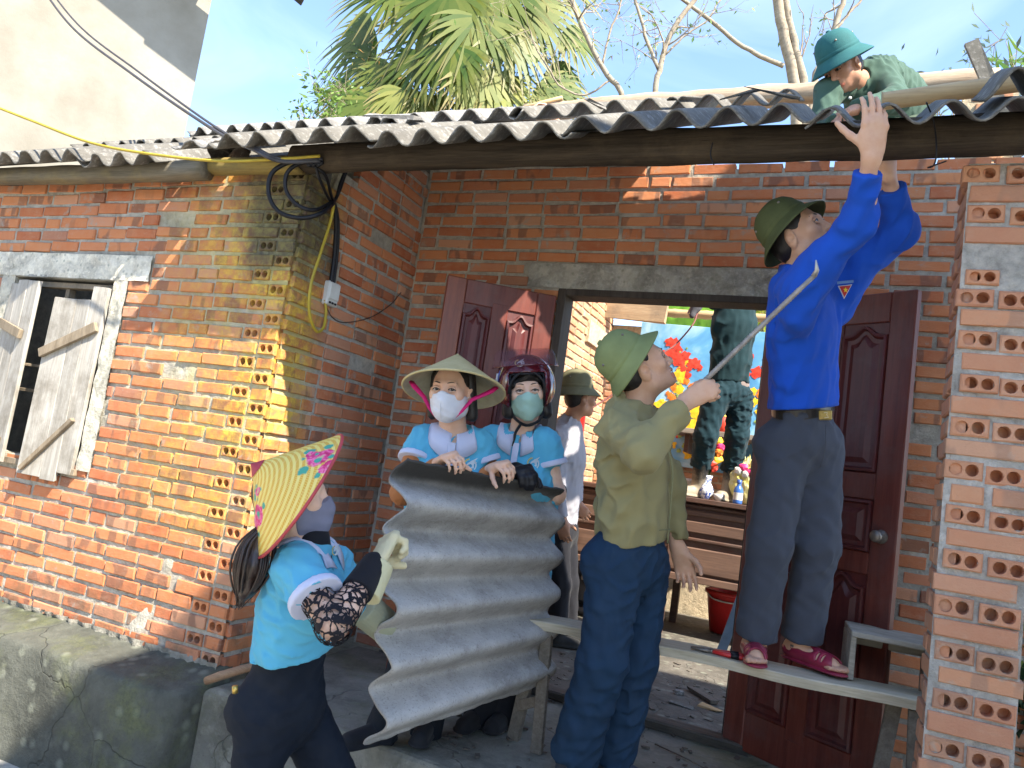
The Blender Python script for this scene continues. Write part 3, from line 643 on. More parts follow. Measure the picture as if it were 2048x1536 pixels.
lb = ['corrugated sheet at the roof edge over the shuttered window, by the picture margin', 'corrugated sheet at the roof edge above the window lintel', 'corrugated sheet with a wide broken gap above the lichen wall',
      'corrugated sheet over the wall corner where the cables tie on', 'corrugated sheet at the roof edge right above the open door leaf', 'corrugated sheet at the roof edge above the doorway lintel', 'dark corrugated sheet gripped by the man in blue at the roof edge']
for i, (x, w, l) in enumerate(zip(xs, wv, lb)):
    roof_sheet(x, w, E0[0] + (.03 if i in (2,) else 0) - (.02 if i == 3 else 0), E0[1] - .075 * (1 if i < 3 else 0) + .006 * (i % 2) + (.0 if i < 3 else -.050), (1.15, 1.15, 1.15, 1.15, 1.15, .9, .5)[i], l, MT['fibre'], phase=.6 * i, lift=.01 * (i % 2), tilt=.0, broken=(.55, .92, .30) if i == 2 else None, yaw=R(random.uniform(-.6, .6)))
# broken slab lifted by the gap, and the curled sheet by the pier
roof_sheet(-3.03, 1.6, 2.50, 2.375, .55, 'flat broken sheet piece bridging the gap in the roof edge', MT['fibre_w'], 2.0, .02, -.02, amp=.018)
roof_sheet(.33, 2.4, 2.46, 2.40, .32, 'curved end sheet resting on the brick gable beside the pillar', MT['fibre'], 3.5, .03, .02, amp=.045)
row2 = [(-5.0, 'upper row sheet of the roof against the cream house wall'), (-4.15, 'upper row sheet behind the broken gap in the roof'), (-3.3, 'sun-whitened upper row sheet behind the wall corner'), (-2.5, 'upper row sheet below the palm tree'), (-1.68, 'upper row sheet below the bare thin trees'), (-.86, 'short upper row sheet beside the roof worker'), ]
for i, (x, l) in enumerate(row2):
    p = Vector((x, E0[0], E0[1])) + SL * 1.02
    roof_sheet(x, 5.3 if i < 5 else 3.5, p.y, p.z - (.07 if i < 2 else .0), 1.2 if i < 5 else .30, l, MT['fibre_w'] if i in (2, 3) else MT['fibre'], .4 + i, .035)
row3 = [(-5.0, 'ridge row sheet of the roof nearest the cream house'), (-4.1, 'ridge row sheet in front of the thin leafy sprigs'), (-3.25, 'ridge row sheet beneath the drooping palm fans')]
for i, (x, l) in enumerate(row3):
    p = Vector((x, E0[0], E0[1])) + SL * 2.05
    roof_sheet(x, 5.3, p.y, p.z, .75, l, MT['fibre_w'], 1.4 + i, .05)
# loose broken pieces lying on the sheets
for (x, t, yw, s, l) in ((-.30, .20, .5, .09, 'small broken sheet piece lying on the roof beside the roof worker'), (-.42, .26, -.4, .07, 'thin sheet splinter sticking up from the roof'), (-2.0, .4, .2, .13, 'pale broken sheet piece lying above the wall corner'), (-1.0, .35, 1.0, .05, 'dark clump of debris on the roof above the doorway')):
    p = Vector((x, E0[0], E0[1])) + SL * t + SLn * .05
    bm = bmesh.new(); add_box(bm, (-s, -s * .35, -.004), (s, s * .35, .005), .01, Matrix.Translation(p) @ Matrix.Rotation(yw, 4, 'Z') @ Matrix.Rotation(R(28), 4, 'X'))
    tag(link('sheet_fragment', bm_mesh('sheet_fragment', bm), MT['fibre_w']), l, 'roof fragment')
bm = bmesh.new(); add_box(bm, (-.035, -.02, 0), (.035, .02, .75), .008, Matrix.Translation((.80, 4.55, 3.15)) @ Matrix.Rotation(R(-22), 4, 'Y')); tag(link('gable_capping', bm_mesh('gable_capping', bm), MT['fibre']), 'grey capping strip leaning on the broken gable pier', 'roof fragment')

# ------------------------------------------------------------------ doors
dw = wood_mat('red_door_wood', (.095, .019, .013), (.19, .044, .028), (.13, .085, .08), .38, 'z', .42, .7, .45, .15)
dwl = wood_mat('red_door_panel', (.070, .012, .013), (.135, .027, .022), (.12, .08, .08), .35, 'z', .45, .7, .45, .15)
dw_lit = wood_mat('lit_door_stile', (.16, .035, .018), (.26, .075, .033), (.09, .03, .02), .35, 'z', .4, .7, .45, .15)  # brighter orange tone: light on the leaf's outer stile, put into its colour
def moulded_panel(name, x0, x1, z0, z1, arch, mat, parent, y=-.020):
    """raised panel with a bevelled field; arch lifts the middle of its top edge"""
    n = 18; bm = bmesh.new()
    def ring(m, yy):
        r = []
        for i in range(n + 1):
            t = i / n; xx = x0 + m + (x1 - x0 - 2 * m) * t; zz = z1 - m
            if arch: zz += arch * (math.exp(-((t - .5) / .20) ** 2) - .30 * math.exp(-((t - .12) / .10) ** 2) * 0)
            r.append(bm.verts.new((xx, yy, zz)))
        r += [bm.verts.new((x1 - m, yy, z0 + m)), bm.verts.new((x0 + m, yy, z0 + m))]; return r
    rs = [ring(-.004, y + .012), ring(.0, y - .006), ring(.010, y - .008), ring(.018, y + .008), ring(.034, y + .009), ring(.055, y - .003)]
    for a, b in zip(rs, rs[1:]):
        for i in range(len(a)): bm.faces.new((a[i], a[(i + 1) % len(a)], b[(i + 1) % len(a)], b[i]))
    bm.faces.new(rs[-1]); return link(name, bm_mesh(name, bm), mat, parent)
def door_leaf(label, hinge, ang, w, h, knob_side, z0=.0, group=None):
    d = empty('wooden_door', (hinge[0], hinge[1], z0), (0, 0, ang), label, 'door')
    s = .105; t = .020
    box_obj('core', (s * .5, -t + .012, .02), (w - s * .5, t - .012, h - .02), dwl, d)
    box_obj('stile', (0, -t, 0), (s, t, h), dw_lit if knob_side < 0 else dw, d, .0, .005); box_obj('stile', (w - s, -t, 0), (w, t, h), dw, d, .0, .005)
    box_obj('stile', (w / 2 - .045, -t + .0015, .12), (w / 2 + .045, t - .0015, h - .1), dw, d, 0, .005)
    rails = [(0, .17), (.86, .95), (1.16, 1.27), (h - .13, h)]
    for a, b in rails: box_obj('rail', (s - .001, -t + .003, a), (w - s + .001, t - .003, b), dw, d, 0, .005)
    pan = [(.17, .86, .045), (.95, 1.16, 0), (1.27, h - .13 - .05, .04)]
    for x0, x1 in ((s, w / 2 - .045), (w / 2 + .045, w - s)):
        for a, b, ar in pan: moulded_panel('panel', x0 + .004, x1 - .004, a + .004, b - (.05 if ar and b < 1 else .004), ar, dwl, d)
    if knob_side > 0:
        lathe('knob', [(0, .055), (.018, .054), (.024, .045), (.024, .036), (.012, .028), (.010, .012), (.026, .010), (.028, .0)], plain('knob_metal', (.22, .19, .16), .45, .5, .3, 40, metal=.7), d, 20, Matrix.Translation((w - .06, -t, 1.02)) @ Matrix.Rotation(R(90), 4, 'X'))
    return d
a_r = math.atan2(3.37 - 3.74, .285 + .33); DOORR = door_leaf('dark red panelled door leaf with knob, standing open behind the man in blue', (-.325, 3.715), a_r, .70, 2.03, 1, .02)
a_l = math.atan2(3.74 - 3.39, -1.44 + 1.93); DOORL = door_leaf('reddish panelled door leaf swung open behind the masked women', (-1.93, 3.39), a_l, .60, 2.03, -1, .02)
fr = empty('door_frame', (-.9, 3.75, 0), None, 'dark wooden frame set in the brick doorway', 'door frame')
fw_ = wood_mat('frame_wood', (.035, .027, .022), (.075, .058, .046), (.10, .09, .08), .3, 'z'); box_obj('jamb', (-.53, -.02, 0), (-.485, .12, 2.095), fw_, fr); box_obj('jamb', (.56, -.02, 0), (.60, .12, 2.095), fw_, fr); box_obj('head', (-.485, -.018, 2.06), (.56, .118, 2.096), fw_, fr)

# ------------------------------------------------------------------ inside the room
cab_m = wood_mat('cabinet_wood', (.06, .030, .022), (.12, .062, .042), (.10, .085, .075), .4, 'x', .5, .6, .35, .15)
cab_l = wood_mat('cabinet_panel_wood', (.10, .058, .042), (.175, .105, .075), (.09, .06, .05), .4, 'x', .5, .6, .35, .15)
CB = empty('altar_cabinet', (-2.0, 6.0, 0), None, 'long dark wooden altar cabinet the booted man stands on', 'cabinet')
box_obj('top', (-.05, -.05, 1.035), (2.7, .75, 1.075), cab_m, CB, 0, .006); box_obj('carcass', (0, .02, .46), (2.65, .7, 1.03), cab_m, CB)
for z0, z1, m in ((.99, 1.03, cab_m), (.93, .985, cab_l), (.80, .90, cab_l), (.735, .775, cab_m), (.50, .70, cab_l)):
    for x0, x1 in ((.05, .85), (.90, 1.75), (1.80, 2.6)): box_obj('panel', (x0, -.004, z0 + .006), (x1, .03, z1 - .006), m, CB, 0, .008)
box_obj('apron', (0, -.012, .43), (2.65, .03, .485), cab_l, CB, 0, .006)
for x in (.03, .9, 1.78, 2.6): box_obj('leg', (x - .03, .0, 0), (x + .03, .06, .46), cab_m, CB); box_obj('leg', (x - .03, .62, 0), (x + .03, .68, .46), cab_m, CB)
SH = empty('wall_shelf', (-.95, 6.95, 1.62), None, 'grey wooden shelf on the back wall behind the booted man', 'shelf')
box_obj('board', (-.35, -.30, 0), (.85, .2, .045), wood_mat('shelf_wood', (.19, .16, .13), (.30, .26, .22)), SH); 
for x in (-.25, .7): box_obj('bracket', (x, -.2, -.16), (x + .04, .2, 0), cab_m, SH)
# flower picture: canvas with painted blossoms (built as small raised blots)
pm = NT('picture_sky'); pv = pm.obj(); f = pm.noise(pv, 2.2, 5, .6, .5); g = pm.noise(pv, 6, 5, .7)
pc = pm.ramp(f, [(.3, (.05, .20, .42)), (.5, (.13, .36, .58)), (.72, (.50, .68, .76))]); MT['pic'] = pm.done(pc, .4, .4)
FP = empty('flower_picture', (-1.0, 7.1, 2.05), None, 'bright poster of red and yellow flowers on blue at the back of the room', 'picture')
box_obj('canvas', (-.82, .0, -.72), (.82, .02, .62), MT['pic'], FP, M=Matrix.Rotation(R(1.5), 4, 'Y'))
cols = {'r': plain('petal_red', (.62, .055, .03), .5, .3, .35, 30), 'y': plain('petal_yellow', (.80, .50, .03), .5, .3, .25, 30), 'o': plain('petal_orange', (.72, .20, .03), .5, .3, .3, 30), 'g': plain('picture_leaf', (.28, .40, .12), .5, .3, .4, 22)}
def blossom(c, x, z, r, parent, y=-.004, n=9):
    bm = bmesh.new()
    for q in range(3):
        v = [bm.verts.new((x + r * (1 - .3 * q) * (1 + .25 * math.sin(k * 2.4 + x * 40 + q)) * math.cos(6.283 * k / n), y - .0012 * q, z + r * (1 - .3 * q) * (1 + .25 * math.cos(k * 1.9 + z * 30)) * math.sin(6.283 * k / n))) for k in range(n)]
        vc = bm.verts.new((x, y - .0012 * q - .001, z))
        for k in range(n): bm.faces.new((v[k], v[(k + 1) % n], vc))
    return link('painted_flower', bm_mesh('painted_flower', bm), cols[c], parent)
for c, n, cx, cz, sx, sz, r in (('r', 9, -.48, .36, .16, .14, .075), ('r', 4, -.28, .24, .1, .08, .07), ('y', 7, -.40, .10, .22, .12, .075), ('o', 8, -.32, -.02, .25, .10, .07), ('y', 14, -.30, -.28, .32, .18, .09), ('r', 5, -.42, -.42, .2, .1, .08), ('r', 6, .42, .30, .14, .10, .07), ('o', 5, .45, .12, .14, .1, .06), ('y', 9, .42, -.2, .2, .28, .09), ('g', 8, -.42, .0, .3, .25, .04), ('g', 8, .4, -.05, .25, .35, .05), ('g', 6, -.1, -.5, .4, .1, .06)):
    for i in range(int(n * 1.7)): blossom(c, cx + random.gauss(0, sx * .6), cz + random.gauss(0, sz * .6), r * random.uniform(.25, .8), FP, -.003 - .003 * random.random(), 14)
# things standing on the cabinet
def on_cab(x, y, Y=6.12):
    p = PY(x, y, Y); return Vector((p.x, p.y, 1.075))
porc = NT('blue_white_porcelain'); v = porc.obj(); pc = porc.ramp(porc.noise(v, 26, 4, .6, 1.0), [(.5, (.62, .66, .70)), (.56, (.03, .07, .32))]); MT['porc'] = porc.done(pc, .2, .5)
vs = empty('vase', on_cab(1412, 985), None, 'blue and white porcelain vase of flowers on the cabinet', 'vase')
vs.scale = (.72, .72, .72); lathe('body', [(0, 0), (.045, 0), (.05, .01), (.075, .06), (.08, .10), (.06, .15), (.04, .18), (.045, .23), (.055, .26), (.05, .255), (.03, .2)], MT['porc'], vs, 24)
fl = [('r', .02, .40, .06), ('y', .07, .44, .06), ('r', .05, .35, .05), ('o', .09, .52, .05), ('r', .10, .58, .05), ('y', .06, .64, .055), ('r', .0, .48, .05), ('y', -.02, .38, .04)]
pk = plain('petal_pink', (.62, .04, .16), .5, .3, .3, 40)
def ball_flower(name, c, r, mat, parent):
    bm = bmesh.new(); bmesh.ops.create_icosphere(bm, subdivisions=2, radius=r)
    for q in bm.verts: q.co *= 1 + .28 * math.sin(q.co.x * 190 + q.co.z * 170) * math.cos(q.co.y * 160)
    bm.transform(Matrix.Translation(c)); return link(name, bm_mesh(name, bm, False), mat, parent)
for i, (c, x, z, r) in enumerate(fl): ball_flower('blossom', (x, -.02 + .02 * (i % 3), z), r, pk if i == 4 else cols[c], vs)
stem_m = plain('leaf_stem', (.06, .12, .03), .6)
for i in range(5): tube_obj('stem', [(0, 0, .22), (.01 + .02 * i, 0, .34 + .05 * i)], .004, stem_m, vs, 5)
bt = empty('bottle', on_cab(1475, 1000, 6.05), None, 'small blue labelled bottle next to the boots on the cabinet', 'bottle')
lathe('body', [(0, 0), (.034, 0), (.036, .01), (.036, .10), (.028, .125), (.016, .14), (.016, .16)], plain('blue_bottle', (.04, .12, .38), .25, .5), bt, 20); lathe('label', [(.0365, .03), (.0365, .085)], MT['white_plastic'], bt, 20); lathe('cap', [(.019, .158), (.019, .185), (0, .186)], plain('blue_cap', (.03, .08, .30), .4), bt, 16)
for i, (x, y, l) in enumerate(((1437, 992, 'small white teacup on the cabinet between the boots'), (1381, 962, 'pale tin standing on the cabinet behind the booted man'))):
    c = empty('teacup' if i == 0 else 'tin', on_cab(x, y, 6.1 if i == 0 else 6.3), None, l, 'cup' if i == 0 else 'tin')
    if i == 0: lathe('bowl', [(0, 0), (.022, 0), (.036, .03), (.040, .055), (.036, .053), (.0, .012)], MT['white_plastic'], c, 18)
    else: lathe('body', [(0, 0), (.05, 0), (.05, .14), (.0, .14)], plain('tin_pale', (.45, .42, .30), .4), c, 18); lathe('lid', [(.052, .125), (.052, .145), (0, .147)], MT['white_plastic'], c, 18)
# plastic bag of yellow flowers
bag = empty('plastic_bag', on_cab(1492, 975, 6.25), None, 'crumpled yellow plastic bag with pink blooms on the cabinet', 'bag')
bgm = NT('yellow_film'); bgm.b.inputs['Transmission Weight'].default_value = .15; MT['film'] = bgm.done(bgm.ramp(bgm.noise(bgm.obj(), 14, 5, .7), [(.35, (.55, .47, .08)), (.7, (.72, .70, .42))]), .3, .5)
bm = bmesh.new(); bmesh.ops.create_icosphere(bm, subdivisions=4, radius=.15)
for q in bm.verts:
    a = q.co.copy(); q.co = Vector((a.x * .9, a.y * .6, (a.z + .15) * 1.25)) * (1 + .10 * math.sin(a.x * 70 + a.z * 50) * math.sin(a.z * 60 + a.y * 40))
    if a.z > .05: q.co.x *= 1 - (a.z - .05) * 6; q.co.y *= 1 - (a.z - .05) * 6
link('film', bm_mesh('film', bm, False), MT['film'], bag)
for i in range(5): ball_flower('blossom', (-.06 + .03 * i, -.07, .26 + .03 * math.sin(i * 2)), .035, pk if i % 2 else MT['white_plastic'], bag)
for x, y, l, m in ((1447, 838, 'red tin standing on the grey wall shelf', cols['r']), (1412, 835, 'gold cup standing on the grey wall shelf', cols['y'])):
    p = PY(x, y, 6.85); c = empty('tin', (p.x, p.y, 1.665), None, l, 'tin'); lathe('body', [(0, 0), (.05, 0), (.055, .09), (.05, .15), (0, .15)], m, c, 18); lathe('lid', [(.052, .15), (.045, .175), (0, .18)], cols['y'], c, 18)
BK = empty('bucket', (-.66, 6.62, .006), None, 'red plastic bucket on the floor below the cabinet', 'bucket')
redp = plain('red_plastic', (.50, .025, .025), .35, .5)
lathe('body', [(0, .01), (.13, .01), (.185, .33), (.19, .34), (.175, .34), (.125, .03)], redp, BK, 28); lathe('rim', [(.184, .31), (.20, .315), (.20, .345), (.178, .348)], redp, BK, 28)
tube_obj('handle', spline([(-.19, 0, .33), (-.1, -.17, .28), (.1, -.17, .28), (.19, 0, .33)], 18), .006, MT['white_plastic'], BK)
TK = empty('black_case', (-1.70, 6.05, .0), None, 'small black case on feet standing in front of the cabinet', 'case')
box_obj('box', (-.12, -.12, .12), (.12, .12, .33), MT['black'], TK, 0, .02); box_obj('lid', (-.125, -.125, .33), (.125, .125, .42), MT['black'], TK, 0, .02); box_obj('clasp', (-.03, -.135, .30), (.03, -.122, .35), MT['iron'], TK)
box_obj('base', (-.1, -.1, .02), (.1, .1, .11), MT['black'], TK, 0, .03)
for i, (x, y, Y, w, h, m, l) in enumerate(((1157, 862, 6.3, .045, .27, redp, 'red strip hanging against the bleached inner wall'),)):
    p = PY(x, y, Y); o = empty('hanging_strip', p, None, l, 'banner'); box_obj('cloth', (-w, -.01, -h), (w, .01, h), m, o, .004); tube_obj('string', [(0, 0, h), (0, .2, h + .25)], .004, MT['black'], o, 5)
o = empty('plastic_bag', PY(1112, 692, 4.05), None, 'crumpled clear bag with red and blue print hung by the doorway edge', 'bag')
bm = bmesh.new(); bmesh.ops.create_icosphere(bm, subdivisions=3, radius=.09)
for q in bm.verts: q.co = Vector((q.co.x * .5, q.co.y * .4, q.co.z * 1.7)) * (1 + .2 * math.sin(q.co.z * 60 + q.co.x * 90))
bgk = NT('printed_film'); MT['film2'] = bgk.done(bgk.ramp(bgk.sep(bgk.obj())[2], [(.0, (.55, .05, .04)), (.02, (.62, .60, .58)), (.6, (.62, .62, .60)), (.64, (.08, .13, .45)), (.7, (.6, .6, .6))]), .3, .5)
link('film', bm_mesh('film', bm), MT['film2'], o)
# a board lying on top of the far wall
bm = bmesh.new(); add_box(bm, (-.33, -.02, -.17), (.33, .02, .17), .01, Matrix.Translation(PY(1268, 606, 6.9)) @ Matrix.Rotation(R(3), 4, 'Y')); tag(link('loose_board', bm_mesh('loose_board', bm), wood_mat('tan_board', (.30, .20, .11), (.45, .33, .20))), 'tan board propped above the bamboo pole inside the room', 'board')
# step ladder, only one steel leg pair shows
LD = empty('step_ladder', (-.62, 5.2, 0), None, 'blue-grey steel angle ladder leg standing in the doorway', 'ladder')
stl = plain('blue_steel', (.17, .21, .235), .45, .5, .2, 20, metal=.3)
def strut(name, a, b, w, t, mat, parent):
    a, b = Vector(a), Vector(b); bm = bmesh.new(); M = frame(a, b - a, (0, -1, .2)); add_box(bm, (-w / 2, 0, -t / 2), (w / 2, (b - a).length, t / 2), 0, M, .002); return link(name, bm_mesh(name, bm), mat, parent)
p0, p1 = PY(1443, 1302, 3.9), PY(1502, 1140, 4.1); LD.location = (0, 0, 0)
strut('rail', p0, p1, .045, .008, stl, LD); strut('rail', p0 + Vector((.05, .02, 0)), p1 + Vector((.05, .02, 0)), .03, .03, stl, LD); strut('brace', p0.lerp(p1, .45), p0.lerp(p1, .62) + Vector((.16, .1, .0)), .02, .02, MT['iron'], LD); strut('rung', p0.lerp(p1, .9), p0.lerp(p1, .9) + Vector((.3, .0, .0)), .04, .02, stl, LD)

# ------------------------------------------------------------------ plank, trestle, tool box, pliers, bar
pale = wood_mat('pale_plank', (.40, .345, .24), (.58, .52, .40), (.30, .26, .19), .35, 'x', .75, .9)
trest = wood_mat('trestle_wood', (.13, .11, .085), (.24, .21, .17), (.08, .07, .06), .5, 'y', .85)
a, b = Vector((-1.05, 2.995, .515)), Vector((.42, 3.165, .515)); PK = empty('plank_bench', (0, 0, 0), None, 'long pale plank on trestles that the man in blue stands on', 'bench')
bm = bmesh.new(); d = b - a; L = d.length; n = 24; rows = []
for i in range(n + 1):
    x = L * i / n; q = .008 * math.sin(x * 4) + .005 * math.sin(x * 11); rows.append([bm.verts.new((x, y, z + q * .4)) for y, z in ((-.095 + q, -.036), (-.10 + q, -.004), (-.096 + q, .0), (.07, .0), (.075, -.036))])
for r0, r1 in zip(rows, rows[1:]):
    for k in range(5): bm.faces.new((r0[k], r0[(k + 1) % 5], r1[(k + 1) % 5], r1[k]))
bm.faces.new(rows[0]); bm.faces.new(rows[-1]); o = link('plank', bm_mesh('plank', bm), pale, PK); o.location = a; o.rotation_euler.z = math.atan2(d.y, d.x)
for bx in (.30, -1.03):
    t = Vector((bx, 3.12 if bx > 0 else 3.0, 0))
    tw = trest; strut('leg', t + Vector((-.06, .05, .0)), t + Vector((-.01, .04, .472)), .05, .035, tw, PK); strut('leg', t + Vector((.07, -.02, .0)), t + Vector((.05, -.03, .472)), .045, .03, tw, PK); strut('stretcher', t + Vector((-.05, .03, .14)), t + Vector((.06, -.01, .2)), .04, .02, tw, PK)
# open wooden box standing on the plank
BX = empty('wooden_box', (.32, 3.245, .515), (0, 0, R(4)), 'open-fronted grey wooden box upside down at the plank end', 'box')
gb = wood_mat('box_wood', (.24, .215, .17), (.40, .37, .31), (.14, .12, .09), .5, 'x', .8)
box_obj('side_board', (-.20, -.11, .001), (-.18, .13, .155), gb, BX, .003); box_obj('side_board', (.08, -.11, -.10), (.10, .17, .155), gb, BX, .003); box_obj('top_board', (-.20, -.115, .156), (.11, .14, .176), gb, BX, .003); box_obj('rear_rail', (-.19, .105, .10), (.09, .125, .15), gb, BX, .002)
PR = empty('pliers', PY(1430, 1307, 3.03), None, 'red and black handled pliers lying on the plank beside the sandal', 'pliers'); PR.location.z = .527
PR.rotation_euler = (0, 0, R(10))
for s in (-1, 1):
    tube_obj('handle', [(-.01, s * .006, 0), (.05, s * .018, 0), (.10, s * .017, 0), (.135, s * .012, 0)], [.008, .010, .010, .008], redp, PR, 8)
    tube_obj('grip', [(.055, s * .018, .001), (.085, s * .018, .001)], .0112, MT['black'], PR, 8); tube_obj('jaw', [(-.005, s * .007, 0), (-.03, -s * .009, 0), (-.09, -s * .004, 0)], [.009, .009, .004], MT['iron'], PR, 6)
# twisted iron bar with a hooked tip
p = [P(1392, 778, 2.545), P(1500, 668, 2.52), P(1600, 578, 2.46), P(1628, 552, 2.44), P(1634, 540, 2.43), P(1632, 520, 2.42)]
IB = empty('iron_bar', p[0], None, 'ribbed iron bar with bent tip raised by the man in khaki', 'crowbar')
q = [x - p[0] for x in p]; m = 90; pts = [q[0].lerp(q[2], i / m) for i in range(m + 1)] + [q[3]]
tube_obj('shaft', pts, [.0082 + .0016 * (i % 2) for i in range(len(pts) - 1)] + [.008], plain('ribbed_steel', (.30, .265, .235), .55, .5, .35, 40, .3, metal=.35), IB, 8)
tube_obj('tip', [q[3], q[4], q[5]], [.0095, .0075, .002], plain('worn_steel', (.45, .42, .38), .4, .5, .2, 30, metal=.5), IB, 8)

# ------------------------------------------------------------------ the carried corrugated sheet
def carried_sheet():
    TL, TR, BL_, BR_ = P(806, 918, 2.52), P(1122, 980, 3.10), P(752, 1500, 2.36), P(1100, 1372, 3.05)
    ns, nt = 40, 150; waves = 5.35; v = []
    nrm = (TR - TL).cross(BL_ - TL).normalized()
    if nrm.dot(C_FW) > 0: nrm = -nrm
    for j in range(nt + 1):
        t = j / nt
        for i in range(ns + 1):
            s = i / ns; p = (TL.lerp(TR, s)).lerp(BL_.lerp(BR_, s), t)
            am = .056 * (1 - .40 * s); w = am * math.cos(6.28318 * waves * t + .9)
            edge = (.003 * math.sin(t * 41) + .002 * math.sin(t * 113 + 1)) * (1 if i in (0, ns) else 0)
            if j in (0, nt): p = p + (BL_ - TL).normalized() * (.004 * math.sin(s * 17) + .002 * math.sin(s * 71))
            v.append(tuple(p + nrm * (w - am * .2) + (TR - TL).normalized() * (edge + .045 * math.cos(6.28318 * waves * t + .9) * (1 if True else 0) * (.0))))
    idx = np.arange((ns + 1) * (nt + 1)).reshape(nt + 1, ns + 1); q = np.stack([idx[:-1, :-1], idx[1:, :-1], idx[1:, 1:], idx[:-1, 1:]], -1).reshape(-1, 4)
    k = NT('carried_fibre_cement'); vv = k.gen(); ob = k.obj(); f = k.noise(ob, 4.5, 8, .7); g = k.noise(ob, 38, 5, .7); h = k.noise(ob, 140, 3, .7)
    x, y, z = k.sep(vv)[0:3]
    c = k.ramp(f, [(.28, (.26, .245, .23)), (.5, (.41, .39, .365)), (.72, (.51, .49, .46))])
    c = k.mix(k.ramp(g, [(.5, 0.0), (.72, .5)]), c, (.54, .525, .50)); c = k.mix(k.ramp(h, [(.56, 0.0), (.68, .45)]), c, (.07, .065, .055))
    c = k.mix(k.math('MULTIPLY', k.ramp(k.noise(ob, 2.5, 7, .7), [(.50, 0.0), (.66, 1.0)]), .45), c, (.11, .10, .085))
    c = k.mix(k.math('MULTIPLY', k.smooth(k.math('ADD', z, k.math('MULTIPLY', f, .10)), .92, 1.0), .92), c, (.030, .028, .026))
    k.bump(k.math('ADD', g, k.math('MULTIPLY', h, .6)), .4, .004)
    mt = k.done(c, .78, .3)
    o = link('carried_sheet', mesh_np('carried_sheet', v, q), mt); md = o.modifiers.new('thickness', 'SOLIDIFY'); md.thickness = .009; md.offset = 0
    return tag(o, 'big grey corrugated roofing sheet carried upright by the three women', 'roofing sheet')
carried_sheet()

# ------------------------------------------------------------------ cables and the junction box
def cable(name, pts, r, mat, label, n=60):
    o = empty(name, pts[0], None, label, 'cable'); sp = spline(pts, n); tube_obj('wire', [p - Vector(pts[0]) for p in sp], r, mat, o, 7); return o
grey_w = plain('grey_cable', (.055, .055, .065), .5, .4)
cable('overhead_cable', [P(60, -60, 7.2), P(140, 50, 6.2), P(260, 145, 5.2), P(420, 255, 4.1), P(505, 298, 3.40), P(560, 322, 3.36), P(640, 322, 3.38)], .0095, grey_w, 'thick grey overhead cable dropping across the cream house to the eave')
cable('overhead_cable', [P(66, -66, 7.2), P(155, 48, 6.2), P(275, 142, 5.2), P(425, 250, 4.1), P(508, 294, 3.40), P(563, 318, 3.36), P(645, 318, 3.38)], .0075, grey_w, 'thin grey cable twisted alongside the thick overhead cable')
cable('yellow_cable', [P(-30, 205, 4.05), P(60, 240, 3.95), P(180, 285, 3.75), P(300, 308, 3.58), P(440, 322, 3.42), P(560, 318, 3.36), P(640, 312, 3.36)], .0068, MT['yellow_wire'], 'yellow cable sagging along the roof edge above the window')
def loop(cx, cy, rx, ry, d, tilt, n=28, ph=0):
    out = []
    for k in range(n + 1):
        t = 6.28318 * k / n + ph; x = rx * math.cos(t); y = ry * math.sin(t)
        out.append(P(cx + x * math.cos(tilt) - y * math.sin(tilt), cy + x * math.sin(tilt) + y * math.cos(tilt), d + .10 * math.cos(t)))
    return out
pxs = lambda x, y, off=.012: (lambda v: C_POS + v * ((-2.37 + off) / v.x))(C_FW + C_R * ((x - IW / 2) / F_PX) - C_U * ((y - IH / 2) / F_PX))
CC = empty('cable_coil', P(640, 330, 3.42), None, 'coil of black cable looped at the top of the wall corner', 'cable')
def coil(pts, r): tube_obj('loop', [p - CC.location for p in spline(pts, 80)], r, MT['black'], CC, 7)
coil([P(640, 330, 3.42), P(590, 322, 3.40), P(545, 345, 3.40), P(538, 390, 3.40), P(560, 425, 3.40), P(605, 436, 3.42), P(645, 425, 3.46), pxs(668, 405, .06)], .0105)
coil([P(645, 325, 3.42), P(605, 325, 3.40), P(575, 345, 3.40), P(572, 380, 3.40), P(595, 410, 3.40), P(630, 420, 3.44), pxs(668, 402, .05)], .0095)
coil([P(615, 325, 3.42), P(650, 350, 3.46), pxs(668, 400, .05), pxs(690, 350, .04), pxs(697, 318, .04)], .008)
coil([P(630, 322, 3.42), P(640, 360, 3.46), pxs(666, 405, .05), pxs(683, 360, .04), pxs(700, 320, .04)], .0075)
for i in range(6): coil([P(612 + 6 * i, 318, 3.40), P(618 + 5 * i, 330 - 3 * (i % 2), 3.385), P(640 - 3 * i, 326, 3.41), P(650 - 8 * i, 318, 3.42)], .009)
coil([pxs(668, 402, .05), pxs(672, 440, .04), pxs(670, 500, .028), pxs(664, 550, .028), pxs(658, 590, .026)], .0105); coil([pxs(668, 402, .05), pxs(676, 440, .04), pxs(675, 500, .028), pxs(668, 560, .028), pxs(661, 590, .026)], .009)
cable('yellow_cable', [pxs(668, 402, .06), pxs(662, 440, .05), pxs(640, 510, .06), pxs(622, 570, .07), pxs(619, 625, .07), pxs(632, 662, .06), pxs(647, 655, .05), pxs(652, 625, .03), pxs(650, 600, .02)], .0075, MT['yellow_wire'], 'yellow cable hanging in a loop below the black coil')
cable('thin_wire', [pxs(652, 612, .02), pxs(665, 635, .02), pxs(690, 645, .015), pxs(740, 635, .015), pxs(780, 610, .015), pxs(802, 585, .02)], .003, plain('brown_wire', (.07, .04, .03), .6), 'thin brown wire running from the junction box along the side wall')
JB = empty('junction_box', pxs(656, 588, .0), (0, 0, R(90)), 'small white junction box fixed to the shaded brick wall', 'junction box')
box_obj('housing', (-.045, -.035, -.06), (.045, .0, .06), MT['white_plastic'], JB, 0, .006); box_obj('cover', (-.04, -.042, -.03), (.04, -.034, .055), MT['white_plastic'], JB, 0, .004)
